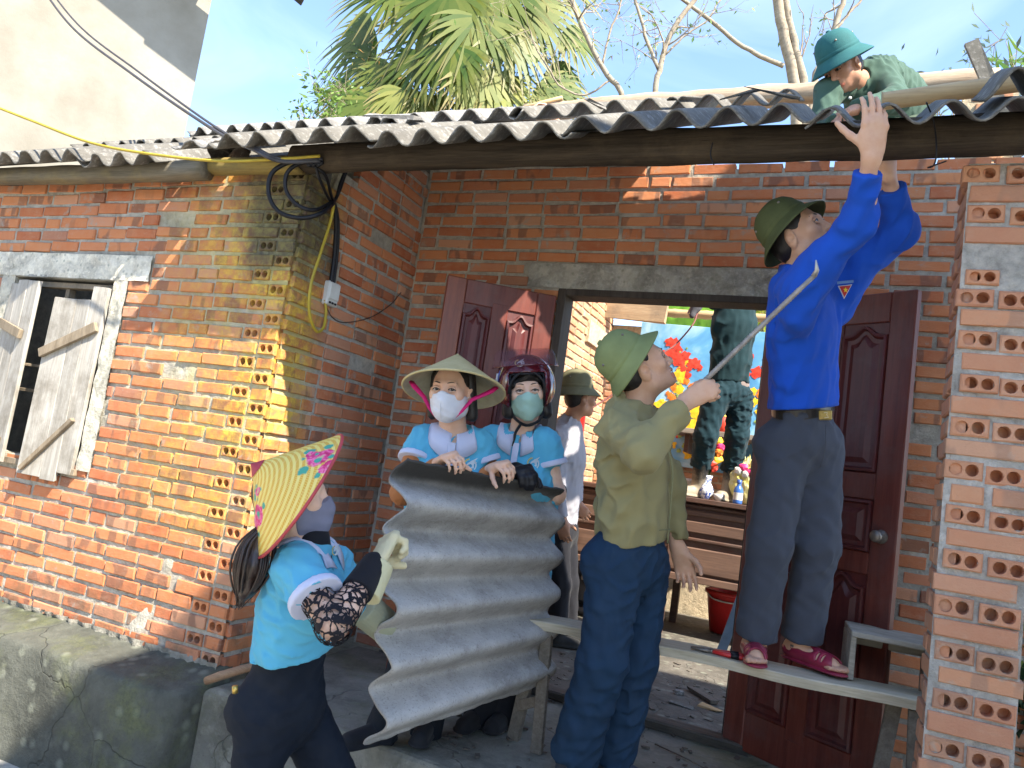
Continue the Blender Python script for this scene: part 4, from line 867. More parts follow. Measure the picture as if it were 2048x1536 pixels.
for i in range(3): box_obj('port', (-.03 + .022 * i, -.043, -.052), (-.018 + .022 * i, -.036, -.042), MT['black'], JB, 0, .001)
for i, (x, y) in enumerate(((1868, 300), (1700, 320))):
    cable('tie_wire', [PY(x - 15, 205, 2.5), PY(x, 245, 2.57), PY(x + 5, 300, 2.57), PY(x, 330, 2.6), PY(x - 12, 335, 2.62), PY(x + 25, 322, 2.62)] if i == 0 else [PY(1425, 285, 2.57), PY(1421, 310, 2.57), PY(1428, 330, 2.58)], .0025, MT['black'], 'black tie wire dangling from the beam beside the pillar top' if i == 0 else 'short black tie wire on the beam above the doorway', 24)
cable('rope_cord', [PY(1395, 625, 5.5), PY(1385, 650, 5.4), PY(1350, 690, 5.3), PY(1318, 712, 5.2), PY(1230, 785, 5.0), PY(1190, 812, 4.9), PY(1176, 820, 4.85)], .006, plain('red_brown_cord', (.16, .05, .045), .7), 'thin reddish cord running from the booted man to the man in white', 40)

# ------------------------------------------------------------------ litter
deb = [(1045, 1090), (1090, 1165), (1000, 1110), (1120, 1120), (905, 1105), (930, 1185), (820, 1020), (870, 1000), (1160, 1155)]
def chip(name, p, L, w, t, yaw, mat, label):
    bm = bmesh.new(); vs = add_box(bm, (-L / 2, -w / 2, 0), (L / 2, w / 2, t), min(w, L) * .14, Matrix.Translation(p) @ Matrix.Rotation(yaw, 4, 'Z') @ Matrix.Rotation(R(3), 4, 'X'), .001)
    o = link(name, bm_mesh(name, bm), mat); return tag(o, label, 'debris')
def fl_at(x, y): v = C_FW + C_R * ((x - IW / 2) / F_PX) - C_U * ((y - IH / 2) / F_PX); return C_POS + v * ((.006 - 1.10) / v.z)
bark = wood_mat('bark_scrap', (.07, .06, .05), (.17, .15, .125))
chip('wood_splinter', fl_at(1405, 1395), .24, .05, .02, R(-50), bark, 'dark splintered wood piece on the porch floor beside the door leaf')
chip('wood_splinter', fl_at(1420, 1418), .12, .05, .008, R(-20), bamboo_mat, 'tan wood chip on the porch floor near the door leaf')
chip('wood_splinter', fl_at(1362, 1412), .12, .035, .01, R(-10), MT['fibre'], 'grey sheet shard on the porch floor beside the jeans')
chip('stone_bit', fl_at(1358, 1389), .05, .035, .02, R(20), MT['fibre_w'], 'small white shard on the floor under the plank')
sc = bmesh.new()
for i in range(420):
    u, w_ = random.uniform(-1.6, .1), random.uniform(2.75, 5.2)
    s = random.uniform(.004, .022); add_box(sc, (-s, -s * .5, 0), (s, s * .5, s * .4), s * .2, Matrix.Translation((u, w_, .004)) @ Matrix.Rotation(random.uniform(0, 6), 4, 'Z'))
tag(link('floor_litter', bm_mesh('floor_litter', sc), bark), 'small dark scraps and crumbs strewn over the floor', 'debris', kind='stuff')
tag(tube_obj('wood_stick', [PY(412, 1362, 2.46), PY(440, 1352, 2.47), PY(480, 1340, 2.5), PY(540, 1325, 2.55)], [.016, .018, .017, .015], wood_mat('stick', (.22, .13, .08), (.36, .24, .15))), 'brown stick lying on the plinth corner behind the jeans', 'stick')
v1 = fl_at(1310, 1488); v2 = fl_at(1425, 1545); tag(tube_obj('wood_stick', [v1, v1.lerp(v2, .5) + Vector((.01, .0, .002)), v2], .003, bark), 'thin dark twig on the mossy porch floor', 'stick')
bm = bmesh.new(); add_box(bm, (-1.0, -.06, 0), (.55, .05, .05), .012, Matrix.Translation((-.75, 3.72, .0)) @ Matrix.Rotation(R(-2), 4, 'Z'), .01); tag(link('threshold', bm_mesh('threshold', bm), wood_mat('dark_threshold', (.04, .036, .03), (.09, .08, .07))), 'worn dark timber threshold across the doorway floor', 'threshold')
tag(link('cable_clip', bm_mesh('cable_clip', (lambda b: (add_box(b, (-.02, -.01, -.012), (.02, .01, .012), .004, None, .003), b)[1])(bmesh.new())), MT['black']), 'dark clip stuck on the side wall above the pale glove', 'clip').location = pxs(776, 1040, .012)
# ------------------------------------------------------------------ people: one smooth implicit body each, clothes as children
A3 = lambda v: np.array((v[0], v[1], v[2]), np.float64)
def nrm(v): v = A3(v); return v / max(1e-9, np.linalg.norm(v))
class Prim:
    """a rounded cone or an ellipsoid, joined smoothly (op u) or cut away (op s)"""
    def __init__(s, kind, a, b=None, ra=.05, rb=None, flat=None, fac=1.0, k=.02, op='u', col=None, cuts=(), axes=None, rad=None):
        s.kind, s.k, s.op, s.col = kind, k, op, col
        s.a = A3(a); s.b = A3(b) if b is not None else None; s.ra = ra; s.rb = ra if rb is None else rb
        s.flat = nrm(flat) if flat is not None else None; s.fac = fac; s.cuts = [(A3(p), nrm(n)) for p, n in cuts]
        if kind == 'cone': s.c = (s.a + s.b) / 2; s.R = np.linalg.norm(s.b - s.a) / 2 + max(s.ra, s.rb)
        else: s.axes = np.array([A3(x) for x in axes]); s.rad = np.array(rad, float); s.c = s.a; s.R = s.rad.max()
    def d(s, p):
        if s.kind == 'cone':
            q = p - s.a; ba = s.b - s.a
            if s.flat is not None:
                q = q + (q @ s.flat)[..., None] * s.flat * (1 / s.fac - 1)
                ba = ba + (ba @ s.flat) * s.flat * (1 / s.fac - 1)
            L2 = max(1e-12, ba @ ba); h = np.clip((q @ ba) / L2, 0, 1)
            e = q - h[..., None] * ba
            d = np.sqrt((e * e).sum(-1)) - (s.ra + (s.rb - s.ra) * h)
            if s.flat is not None: d = d * (s.fac ** .6)
        else:
            q = (p - s.a) @ s.axes.T; x = q / s.rad; k0 = np.sqrt((x * x).sum(-1)); y = q / s.rad ** 2; k1 = np.sqrt((y * y).sum(-1)) + 1e-9
            d = k0 * (k0 - 1) / k1
        for pt, n in s.cuts: d = np.maximum(d, (p - pt) @ n)
        return d
def cone(a, b, ra, rb=None, **kw): return Prim('cone', a, b, ra, rb, **kw)
def ell(c, axes, rad, **kw): return Prim('ell', c, axes=axes, rad=rad, **kw)
def ball(c, r, **kw): return Prim('cone', c, A3(c) + 1e-4, r, r, **kw)
def field(prims, p, cen=None, hr=0.0):
    """distance at p (nb, m, 3); blocks with centre cen and half diagonal hr let far prims be skipped"""
    d = np.full(p.shape[:-1], 1.0)
    for q in prims:
        if cen is not None:
            sel = np.nonzero(np.linalg.norm(cen - q.c, axis=1) < q.R + hr + q.k + .03)[0]
            if len(sel) == 0: continue
            P_ = p[sel]; d0 = d[sel]
        else: sel = None; P_ = p; d0 = d
        e = q.d(P_)
        if q.op == 'u':
            h = np.clip(.5 + .5 * (d0 - e) / q.k, 0, 1); r = d0 * (1 - h) + e * h - q.k * h * (1 - h)
        else:
            h = np.clip(.5 - .5 * (d0 + e) / q.k, 0, 1); r = d0 * (1 - h) - e * h + q.k * h * (1 - h)
        if sel is None: d = r
        else: d[sel] = r
    return d
def sdf_mesh(name, prims, h, mat, parent=None, post=None, base=(.5, .5, .5), colf=None, smooth=1):
    us = [q for q in prims if q.op == 'u']
    lo = np.min([np.minimum(q.c - q.R, q.c - q.R) for q in us], 0) - .02; hi = np.max([q.c + q.R for q in us], 0) + .02
    B = 8; nb = np.ceil((hi - lo) / (h * B)).astype(int) + 1; n = nb * B
    bi = np.stack(np.meshgrid(*[np.arange(k) for k in nb], indexing='ij'), -1).reshape(-1, 3)
    hr = h * B * .5 * 1.7321; cen = lo + (bi + .5) * h * B - h * .5
    coarse = np.full(len(bi), 1.0)
    pd = np.min([np.linalg.norm(cen - q.c, axis=1) - q.R for q in us], 0); near = np.nonzero(pd < hr + .03)[0]
    cd = field(prims, cen[near][:, None, :])[:, 0]; coarse[near] = cd
    act = np.nonzero(np.abs(coarse) < hr * 1.5 + .028)[0]
    D = np.repeat(np.repeat(np.repeat(coarse.reshape(nb).astype(np.float32), B, 0), B, 1), B, 2)
    off = np.stack(np.meshgrid(*[np.arange(B)] * 3, indexing='ij'), -1).reshape(-1, 3)
    for s in range(0, len(act), 900):
        a = act[s:s + 900]; gi = bi[a][:, None, :] * B + off[None]; p = lo + gi * h
        d = field(prims, p, cen[a], hr)
        if post is not None: d = post(p, d)
        D[gi[..., 0], gi[..., 1], gi[..., 2]] = d
    ins = D < 0
    cnt = np.zeros(tuple(n - 1), np.uint8)
    for x in (0, 1):
        for y in (0, 1):
            for z in (0, 1): cnt += ins[x:n[0] - 1 + x, y:n[1] - 1 + y, z:n[2] - 1 + z]
    cells = np.argwhere((cnt > 0) & (cnt < 8)); vid = np.full(tuple(n - 1), -1, np.int32); vid[cells[:, 0], cells[:, 1], cells[:, 2]] = np.arange(len(cells))
    cor = np.array([(x, y, z) for x in (0, 1) for y in (0, 1) for z in (0, 1)])
    cd = np.stack([D[cells[:, 0] + c[0], cells[:, 1] + c[1], cells[:, 2] + c[2]] for c in cor], 1).astype(float)
    acc = np.zeros((len(cells), 3)); w = np.zeros(len(cells))
    for i in range(8):
        for j in range(i + 1, 8):
            if np.abs(cor[i] - cor[j]).sum() != 1: continue
            m = (cd[:, i] < 0) != (cd[:, j] < 0); t = np.where(m, cd[:, i] / np.where(m, cd[:, i] - cd[:, j], 1), 0)
            acc += np.where(m[:, None], cor[i] + t[:, None] * (cor[j] - cor[i]), 0); w += m
    v = lo + (cells + acc / w[:, None]) * h
    qs = []
    for ax in range(3):
        e = np.zeros(3, int); e[ax] = 1; o1, o2 = [np.eye(3, dtype=int)[k] for k in range(3) if k != ax]
        sl0 = tuple(slice(1, n[k] - 1) for k in range(3)); a0 = ins[sl0]
        sl1 = tuple(slice(1 + e[k], n[k] - 1 + e[k]) for k in range(3)); a1 = ins[sl1]
        ch = np.argwhere(a0 != a1) + 1; fl = ins[ch[:, 0], ch[:, 1], ch[:, 2]]
        g = lambda o: vid[ch[:, 0] - o[0], ch[:, 1] - o[1], ch[:, 2] - o[2]]
        q = np.stack([g(o1 * 0), g(o1), g(o1 + o2), g(o2)], 1)
        ok = (q >= 0).all(1); q = q[ok]; fl = fl[ok]
        if ax == 1: fl = ~fl
        q[~fl] = q[~fl][:, ::-1]; qs.append(q[:, ::-1])
    q = np.concatenate(qs)
    for _ in range(smooth):
        s = np.zeros_like(v); c = np.zeros(len(v))
        for k in range(4):
            a, b = q[:, k], q[:, (k + 1) % 4]
            np.add.at(s, a, v[b]); np.add.at(c, a, 1)
        v = v * .5 + .5 * s / np.maximum(c, 1)[:, None]
    col = np.tile(np.array(base, float), (len(v), 1)); best = np.full(len(v), 1e9)
    for pr in prims:
        if pr.op != 'u': continue
        m = np.nonzero(np.linalg.norm(v - pr.c, axis=1) < pr.R + .03)[0]
        if len(m) == 0: continue
        dd = pr.d(v[m]); up = dd < best[m]; mm = m[up]; best[mm] = dd[up]; col[mm] = pr.col if pr.col is not None else base
    if colf is not None: col = colf(v, col)
    return link(name, mesh_np(name, v, q, True, col), mat, parent)
def folds(amp, fr=28, seed=0, dirv=None, squash=2.2):
    fr = fr * 1.9; amp = amp * 1.15
    """soft ridged cloth folds"""
    dv = nrm(dirv) if dirv is not None else None
    def f(p, d):
        q = p
        if dv is not None: q = p + (p @ dv)[..., None] * dv * (squash - 1)
        a = sn(q, fr, seed, 4); r = (1 - np.abs(a) * 1.25).clip(0, 1) ** 2; mask = .55 + .45 * sn(p, 9, seed + 6, 3)
        return d - amp * (r - .30) * np.clip(mask, .1, 1.3) - amp * .30 * sn(q, fr * 2.1, seed + 4, 3)
    return f
SKIN = {'fair': (.76, .50, .37), 'tan': (.64, .39, .26), 'brown': (.40, .21, .13)}
def V(*a): return np.array(a, float)
class Fr:
    """local frame: x right, y forward, z up (of the wearer)"""
    def __init__(s, o, f, u):
        s.o = A3(o); s.y = nrm(f); s.x = nrm(np.cross(s.y, A3(u))); s.z = np.cross(s.x, s.y)
    def __call__(s, x, y, z): return s.o + s.x * x + s.y * y + s.z * z
    @property
    def ax(s): return (s.x, s.y, s.z)
    def mat(s):
        m = Matrix([[s.x[i], s.y[i], s.z[i], s.o[i]] for i in range(3)] + [[0, 0, 0, 1]]); return m
def head_prims(H, sk, sex='m', mouth=0.0):
    lip = (sk[0] * .92, sk[1] * .58, sk[2] * .58); dk = tuple(c * .82 for c in sk)
    pr = [ell(H(0, -.014, .032), H.ax, (.074, .093, .084), k=.03), ell(H(0, .022, -.030), H.ax, (.060, .064, .078), k=.035),
          ell(H(0, .045, -.082), H.ax, (.036, .034, .030), k=.03), cone(H(-.045, .0, -.066), H(.045, .0, -.066), .028, k=.03),
          ball(H(0, .070, -.096), .017, k=.02),
          cone(H(-.036, .078, .020), H(.036, .078, .020), .012, k=.02), ball(H(-.046, .056, -.018), .022, k=.025), ball(H(.046, .056, -.018), .022, k=.025),
          ball(H(-.031, .094, .003), .016, op='s', k=.014), ball(H(.031, .094, .003), .016, op='s', k=.014),
          cone(H(0, .084, .010), H(0, .101, -.034), .0070, .0105, k=.012), ball(H(-.012, .090, -.038), .0080, k=.006), ball(H(.012, .090, -.038), .0080, k=.006),
          cone(H(-.021, .079, -.0635 + mouth * .4), H(.021, .079, -.0635 + mouth * .4), .0065, k=.008), ball(H(0, .086, -.0615 + mouth * .3), .0085, k=.008, col=lip),
          cone(H(-.018, .082, -.0745 - mouth), H(.018, .082, -.0745 - mouth), .0075, k=.008, col=lip), cone(H(-.024, .083, -.0685), H(.024, .083, -.0685), .0022 + mouth * .5, op='s', k=.004)]
    for s in (-1, 1):
        pr += [ell(H(s * .077, -.010, -.012), (nrm(H.x * s * .92 - H.y * .4), nrm(H.y * .92 + H.x * s * .4), H.z), (.012, .024, .039), k=.010), ball(H(s * .092, -.003, -.010), .014, op='s', k=.008)]
    return pr
def eyes(H, parent, look=(0, 0), sk=(.5, .28, .19)):
    brow = True; closed = .55; lm_ = plain('eyelid_skin', tuple(c * .86 for c in sk), .55, .3, .08)
    for s in (-1, 1):
        c = H(s * .0315, .0775, .002); bm = bmesh.new(); bmesh.ops.create_uvsphere(bm, u_segments=20, v_segments=14, radius=.0122)
        o = link('eye', bm_mesh('eye', bm, True), None, parent)
        m = H.mat(); m.translation = Vector(c); o.matrix_local = m @ Matrix.Rotation(-look[0], 4, 'Z') @ Matrix.Rotation(look[1], 4, 'X')
        k = MT.get('eye')
        if k is None:
            e = NT('eye'); x, y, z = e.sep(e.obj())[0:3]; r = e.math('SQRT', e.math('ADD', e.math('MULTIPLY', x, x), e.math('MULTIPLY', z, z)))
            cc = e.ramp(e.math('MULTIPLY', r, 100), [(.0, (.006, .005, .005)), (.60, (.012, .008, .006)), (.68, (.40, .36, .34)), (1.0, (.40, .32, .29))]); e.m.name = 'eye'; k = MT['eye'] = e.done(cc, .15, .5)
        o.data.materials.append(k)
        lid = []
        for t in np.linspace(-1, 1, 9): lid.append(H(s * .0315 + .0165 * t, .0885 - .0045 * t * t - .002 * abs(t), .0095 - .0085 * t * t - closed * .006))
        tube_obj('eyelid', lid, [.0012] + [.0022] * 7 + [.0012], MT['hair'], parent, 6)
        tube_obj('eyelid', [V(*q) + H.z * .0036 - H.y * .0008 for q in lid], [.002] + [.0042] * 7 + [.002], lm_, parent, 6); tube_obj('eyelid', [H(s * .0315 + .0155 * t, .0875 - .0045 * t * t, -.0085 + .0055 * t * t) for t in np.linspace(-1, 1, 7)], [.0015] + [.0032] * 5 + [.0015], lm_, parent, 6)
        if brow: tube_obj('eyebrow', [H(s * (.014 + .036 * t), .0905 - .016 * t * t, .0235 + .006 * math.sin(t * 2.6) - .003 * t) for t in np.linspace(0, 1, 7)], [.002, .0036, .0038, .0036, .003, .0022, .001], MT['hair'], parent, 6, .6)
def hand_prims(w, d, n, side, curl=(.3, .4, .3), thumb=.4, s=1.0, spread=.05, col=None, thumb_curl=.5, grow=0.0, fcurl=None):
    """palm, four fingers and a thumb; d towards the fingers, n out of the palm, side +1 right hand, -1 left"""
    w = A3(w); d = nrm(d); n = nrm(A3(n) - d * (A3(n) @ d)); x = np.cross(d, n) * side
    g = grow; pr = [cone(w + d * .018 * s - x * .002, w + d * .070 * s, .030 * s + g, .037 * s + g, flat=n, fac=.40, k=.014, col=col), cone(w - d * .012, w + d * .03 * s, .024 * s + g, .024 * s + g, flat=n, fac=.72, k=.02, col=col),
                    cone(w + d * .022 * s + x * .018 * s + n * .006, w + d * .05 * s + x * .026 * s + n * .006, .016 * s + g, .014 * s + g, k=.014, col=col)]
    for i, (ox, ln, rr) in enumerate(((.0285, .94, .0086), (.0097, 1.03, .0089), (-.0095, .97, .0085), (-.0275, .77, .0075))):
        c = curl if fcurl is None else fcurl[i]
        p = w + d * (.086 - abs(ox - .008) * .22) * s + x * ox * s; a = 0; sp = (ox / .03) * spread
        dir0 = nrm(d + x * sp); p = p - dir0 * .006
        pr += [ball(p - n * (.0045 + .4 * g), rr * 1.12 * s + g, k=.006, col=col), cone(w + d * .030 * s + x * ox * .45 * s - n * (.0085 + g) * s, p - n * (.0065 + g), .0045, .0055, k=.010, col=col)]
        for q, (L, cu) in enumerate(zip((.044, .027, .021), c)):
            a += cu; v = dir0 * math.cos(a) + n * math.sin(a); e = p + v * L * ln * s
            pr.append(cone(p, e, (rr * (1 - .10 * q)) * s + g, (rr * (.90 - .10 * q)) * s + g, k=.005, col=col)); p = e
    p = w + d * .026 * s + x * .026 * s + n * .008; v = nrm(d * .62 + x * (.78 * (1 - thumb * .5)) + n * (.25 + thumb)); 
    for q, L in enumerate((.040, .030, .024)):
        e = p + v * L * s; pr.append(cone(p, e, (.0118 - .0015 * q) * s + g, (.0105 - .0014 * q) * s + g, k=.006, col=col)); p = e
        v = nrm(v + n * thumb_curl * .5 - x * thumb_curl * .55 + d * .10)
    return pr
def pith_helmet(parent, M, mat, band, name='sun_helmet', size=1.0):
    h = empty(name); h.parent = parent; h.matrix_local = M
    S = Matrix.Diagonal((size, size * 1.1, size, 1))
    lathe('shell', [(0, .132), (.03, .131), (.06, .121), (.083, .100), (.098, .068), (.104, .034), (.106, .012), (.112, .002), (.130, -.016), (.152, -.040), (.156, -.046), (.154, -.049), (.149, -.044), (.128, -.022), (.108, -.004), (.101, .004), (.098, .03), (.078, .096), (.03, .124), (0, .125)], mat, h, 40, S)
    lathe('band', [(.1062, .004), (.1082, .006), (.1072, .026), (.1055, .028)], band, h, 40, S)
    lathe('button', [(0, .142), (.008, .141), (.012, .135), (.010, .129)], band, h, 14, S)
    for k in range(4):
        t = R(45 + 90 * k); lathe('vent', [(0, .004), (.004, .004), (.006, .0), (.006, -.004)], MT['iron'], h, 10, S @ Matrix.Translation((.096 * math.cos(t), .096 * math.sin(t), .074)) @ Matrix.Rotation(t, 4, 'Z') @ Matrix.Rotation(R(66), 4, 'Y'))
    return h
def push_out(pts, prims, m=.004):
    pts = np.array(pts, float)
    for _ in range(3):
        d = field(prims, pts); g = np.stack([(field(prims, pts + e) - d) / .003 for e in np.eye(3) * .003], -1); g /= np.linalg.norm(g, axis=-1, keepdims=True) + 1e-9
        pts = pts + g * np.clip(m - d, 0, .06)[..., None]
    return pts
def hit(prims, p, d):
    p = A3(p); d = nrm(d)
    for _ in range(60):
        s = float(field(prims, p[None])[0])
        if s < .003: break
        p = p + d * min(s, .02)
    return p
def collar(parent, N, mat, r=.062, drop=.05, gap=.55, h=.03, name='collar', col=(.5, .5, .6), prims=None):
    """folded shirt collar round the neck frame N (z up the neck, y forward)"""
    n = 36; rows = []
    for i in range(n + 1):
        t = -math.pi + gap / 2 + (2 * math.pi - gap) * i / n; ang = math.pi / 2 + math.pi + t      # starts beside the throat
        fr_ = 1 - min(1, min(i, n - i) / 9.0); pts = []
        for rr, z in ((r * .98, -.012), (r, h * (1 - .35 * fr_)), (r * 1.06, h * (1.08 - .35 * fr_)), (r * 1.18, -.002 - drop * .22), (r * (1.26 + .18 * fr_), -drop * (.42 + .70 * fr_))):
            pts.append(N(rr * math.cos(ang), rr * 1.05 * math.sin(ang) + .25 * z * fr_ * 0, z - .018 * fr_))
        rows.append(pts)
    v = np.array(rows).reshape(-1, 3); m = 5
    if prims is not None:
        w = push_out(v, prims); w = w.reshape(-1, 5, 3); v = v.reshape(-1, 5, 3); v[:, 3:] = w[:, 3:]; v = v.reshape(-1, 3)
    v = v; idx = np.arange((n + 1) * m).reshape(n + 1, m)
    q = np.stack([idx[:-1, :-1], idx[1:, :-1], idx[1:, 1:], idx[:-1, 1:]], -1).reshape(-1, 4)
    o = link(name, mesh_np(name, v, q, True, np.tile(col, (len(v), 1))), mat, parent); md = o.modifiers.new('th', 'SOLIDIFY'); md.thickness = .003; return o
def person(label, j, sk, h=.006, build=1.0, group=None):
    """builds the skin body: j holds named joints in world space; returns root, frames"""
    j = {k: A3(v) for k, v in j.items()}; root = empty('person', (0, 0, 0), None, label, 'person', group)
    up = nrm(j['neck'] - j['pelvis']); lat = nrm(j['shR'] - j['shL']); fw = nrm(np.cross(up, lat)); j['_up'], j['_lat'], j['_fw'] = up, lat, fw
    H = Fr(j['head'], j['face'], j.get('hup', V(0, 0, 1))); b = build
    j['chest'] = j['neck'] * .62 + j['pelvis'] * .38 + fw * .01; j['waist'] = j['neck'] * .30 + j['pelvis'] * .70 + fw * .008
    pr = head_prims(H, sk, mouth=j['mouth'][0] if 'mouth' in j else 0.0)
    nk = H(0, -.022, -.062)
    pr += [cone(nk, j['neck'] - up * .03, .054 * b, .058 * b, k=.03), cone(j['neck'] - up * .05, j['shR'] * .75 + j['neck'] * .25 - up * .035, .045, .04, k=.05), cone(j['neck'] - up * .05, j['shL'] * .75 + j['neck'] * .25 - up * .035, .045, .04, k=.05)]
    pr += [cone(j['chest'], j['neck'] - up * .10, .115 * b, .10 * b, flat=fw, fac=.66, k=.05), cone(j['pelvis'], j['chest'], .12 * b, .115 * b, flat=fw, fac=.66, k=.05)]
    for s in 'RL':
        pr += [cone(j['sh' + s], j['el' + s], .042 * b, .036 * b, k=.03), cone(j['el' + s], j['wr' + s], .037 * b, .0245, k=.018), cone(j['el' + s] * .7 + j['wr' + s] * .3, j['el' + s] * .45 + j['wr' + s] * .55, .040 * b, .033 * b, k=.03)]
        pr += [cone(j['hip' + s], j['kn' + s], .075 * b, .05 * b, k=.04), cone(j['kn' + s], j['an' + s], .045 * b, .034, k=.03)]
    return root, j, H, pr
def torso_prims(j, b=1.0, g=.012, hem=None, bust=0.0, k=.05, cut_top=True, hipw=1.0, boxy=0.0):
    up, lat, fw = j['_up'], j['_lat'], j['_fw']; cu = [(hem[0], hem[1])] if hem is not None else []
    sw = np.linalg.norm(j['shR'] - j['shL']) / 2
    top = j['neck'] - up * .095
    pr = [cone(j['pelvis'], j['waist'], (.150 * hipw * b + g), (.134 + boxy) * b + g, flat=fw, fac=.70, k=k, cuts=cu), cone(j['waist'], j['chest'], (.134 + boxy) * b + g, .150 * b + g, flat=fw, fac=.68, k=k, cuts=cu),
          cone(j['chest'], top, .150 * b + g, .13 * b + g, flat=fw, fac=.66, k=k, cuts=cu)]
    for s, sg in (('R', 1), ('L', -1)):
        pr += [cone(j['neck'] - up * .045 + lat * .03 * sg, j['sh' + s] - up * .012, .046 + g, .048 * b + g, k=.045)]
        if bust: pr += [ell(j['chest'] + up * .035 + lat * .072 * sg + fw * .085, (lat, fw, up), (.075, .06 + bust, .075), k=.05)]
    return pr
def sleeve(j, s, r0, r1, frac=1.0, fore=None, r2=None, k=.03, band=None, bandcol=None, col=None):
    sh, el, wr = j['sh' + s], j['el' + s], j['wr' + s]; end = sh + (el - sh) * frac; d = nrm(el - sh); pr = []
    pr.append(cone(sh, end + d * .05 if fore is None else el, r0, r1, k=.035, cuts=[(end, d)] if fore is None else (), col=col))
    if fore is not None:
        e2 = el + (wr - el) * fore; d2 = nrm(wr - el); pr.append(cone(el, e2 + d2 * .05, r1, r2, k=.04, cuts=[(e2, d2)], col=col)); pr.append(cone(e2 - d2 * .045, e2 + d2 * .03, r2 + .003, r2 + .003, k=.006, cuts=[(e2, d2)], col=col))
    elif band: pr.append(cone(end - d * band, end + d * .05, r0 * .35 + r1 * .65 + .002, r1 + .002, k=.004, cuts=[(end, d), (end - d * band, -d)], col=bandcol))
    return pr
def trouser_prims(j, b=1.0, th=.098, kn=.074, an=.072, waist=None, k=.04, crop=None, hipw=1.0):
    up, fw, lat = nrm(j['pelvis'] - (j['hipR'] + j['hipL']) / 2 + j['_up'] * .02), j['_fw'], j['_lat']
    cu = [(waist[0], waist[1])] if waist is not None else []
    pr = [cone(j['hipR'] * .62 + j['hipL'] * .38 + j['_up'] * .03, j['hipL'] * .62 + j['hipR'] * .38 + j['_up'] * .03, .112 * b * hipw, flat=None, k=.05, cuts=cu), cone(j['pelvis'] - j['_up'] * .03, j['pelvis'] + j['_up'] * .14, .152 * b * hipw, .138 * b, flat=fw, fac=.72, k=.05, cuts=cu)]
    pr += [ball(j['hipR'] - fw * .055 + lat * .0, .085 * b * hipw, k=.05, cuts=cu), ball(j['hipL'] - fw * .055, .085 * b * hipw, k=.05, cuts=cu)]
    for s in 'RL':
        d = nrm(j['an' + s] - j['kn' + s]); end = j['an' + s] + d * .02 if crop is None else j['an' + s] - d * crop
        pr += [cone(j['hip' + s], j['kn' + s], th * b, kn * b, k=k), cone(j['kn' + s], end + d * .06, kn * b, an * b, k=.03, cuts=[(end, d)])]
    return pr
def shoe(name, ank, toe, mat, parent, w=.045, h_=.05, col=(.03, .03, .03), sole=None):
    a, t = A3(ank), A3(toe); d = nrm(V(t[0] - a[0], t[1] - a[1], t[2] - a[2] + h_ * 0)); z = V(0, 0, 1); gz = t[2]
    he = V(a[0], a[1], gz) - V(d[0], d[1], 0) * .035
    pr = [cone(he + z * .045, t + z * .028 - V(d[0], d[1], 0) * .02, .040, .034, k=.02, cuts=[(V(0, 0, gz), (0, 0, -1))]), cone(V(a[0], a[1], gz + .05), a + z * .01, .042, .044, k=.03, cuts=[(V(0, 0, gz), (0, 0, -1))]), cone(he + z * .012, t + z * .012 - V(d[0], d[1], 0) * .02, .046, .042, k=.004, flat=(0, 0, 1), fac=.35, col=sole, cuts=[(V(0, 0, gz), (0, 0, -1))])]
    return sdf_mesh(name, pr, .006, mat, parent, None, col)
MT['hair'] = plain('black_hair', (.014, .011, .010), .5, .4, .5, 60)
hm = NT('long_hair'); hv = hm.vmap(hm.obj(), (60, 60, 6)); MT['hair_l'] = hm.done(hm.ramp(hm.noise(hv, 2.5, 4, .6, .4), [(.3, (.008, .006, .006)), (.7, (.050, .026, .018))]), .38, .5)
khaki = plain('khaki_felt', (.20, .235, .10), .8, .2, .12, 14, .2, 200); olive = plain('olive_felt', (.075, .085, .035), .85, .15, .15, 14, .2, 200); greyg = plain('faded_felt', (.13, .125, .075), .85, .15, .25, 10, .2, 200); teal_f = plain('teal_felt', (.028, .12, .125), .8, .2, .12, 14, .2, 200)
def hair_cap(H, parent, back=True, fringe=False, h=.008):
    pr = [ell(H(0, -.022, .034), H.ax, (.081, .094, .090), k=.02)]
    if back: pr.append(ell(H(0, -.055, -.025), H.ax, (.066, .055, .055), k=.03))
    pr += [ell(H(0, .10, -.058), H.ax, (.083, .085, .090), op='s', k=.02)]
    for s in (-1, 1): pr.append(ell(H(s * .085, .012, -.03), H.ax, (.03, .03, .045), op='s', k=.012))
    return sdf_mesh('hair', pr, h, MT['hair'], parent, lambda p, d: d - .002 * sn(p, 170))
def hem_plane(j, t, tilt=0.0): return (j['pelvis'] + (j['neck'] - j['pelvis']) * t, -j['_up'] + j['_fw'] * tilt)
def above(p, n): return (p, n)
BLUE = (.105, .42, .60); WHITEB = (.56, .58, .72)
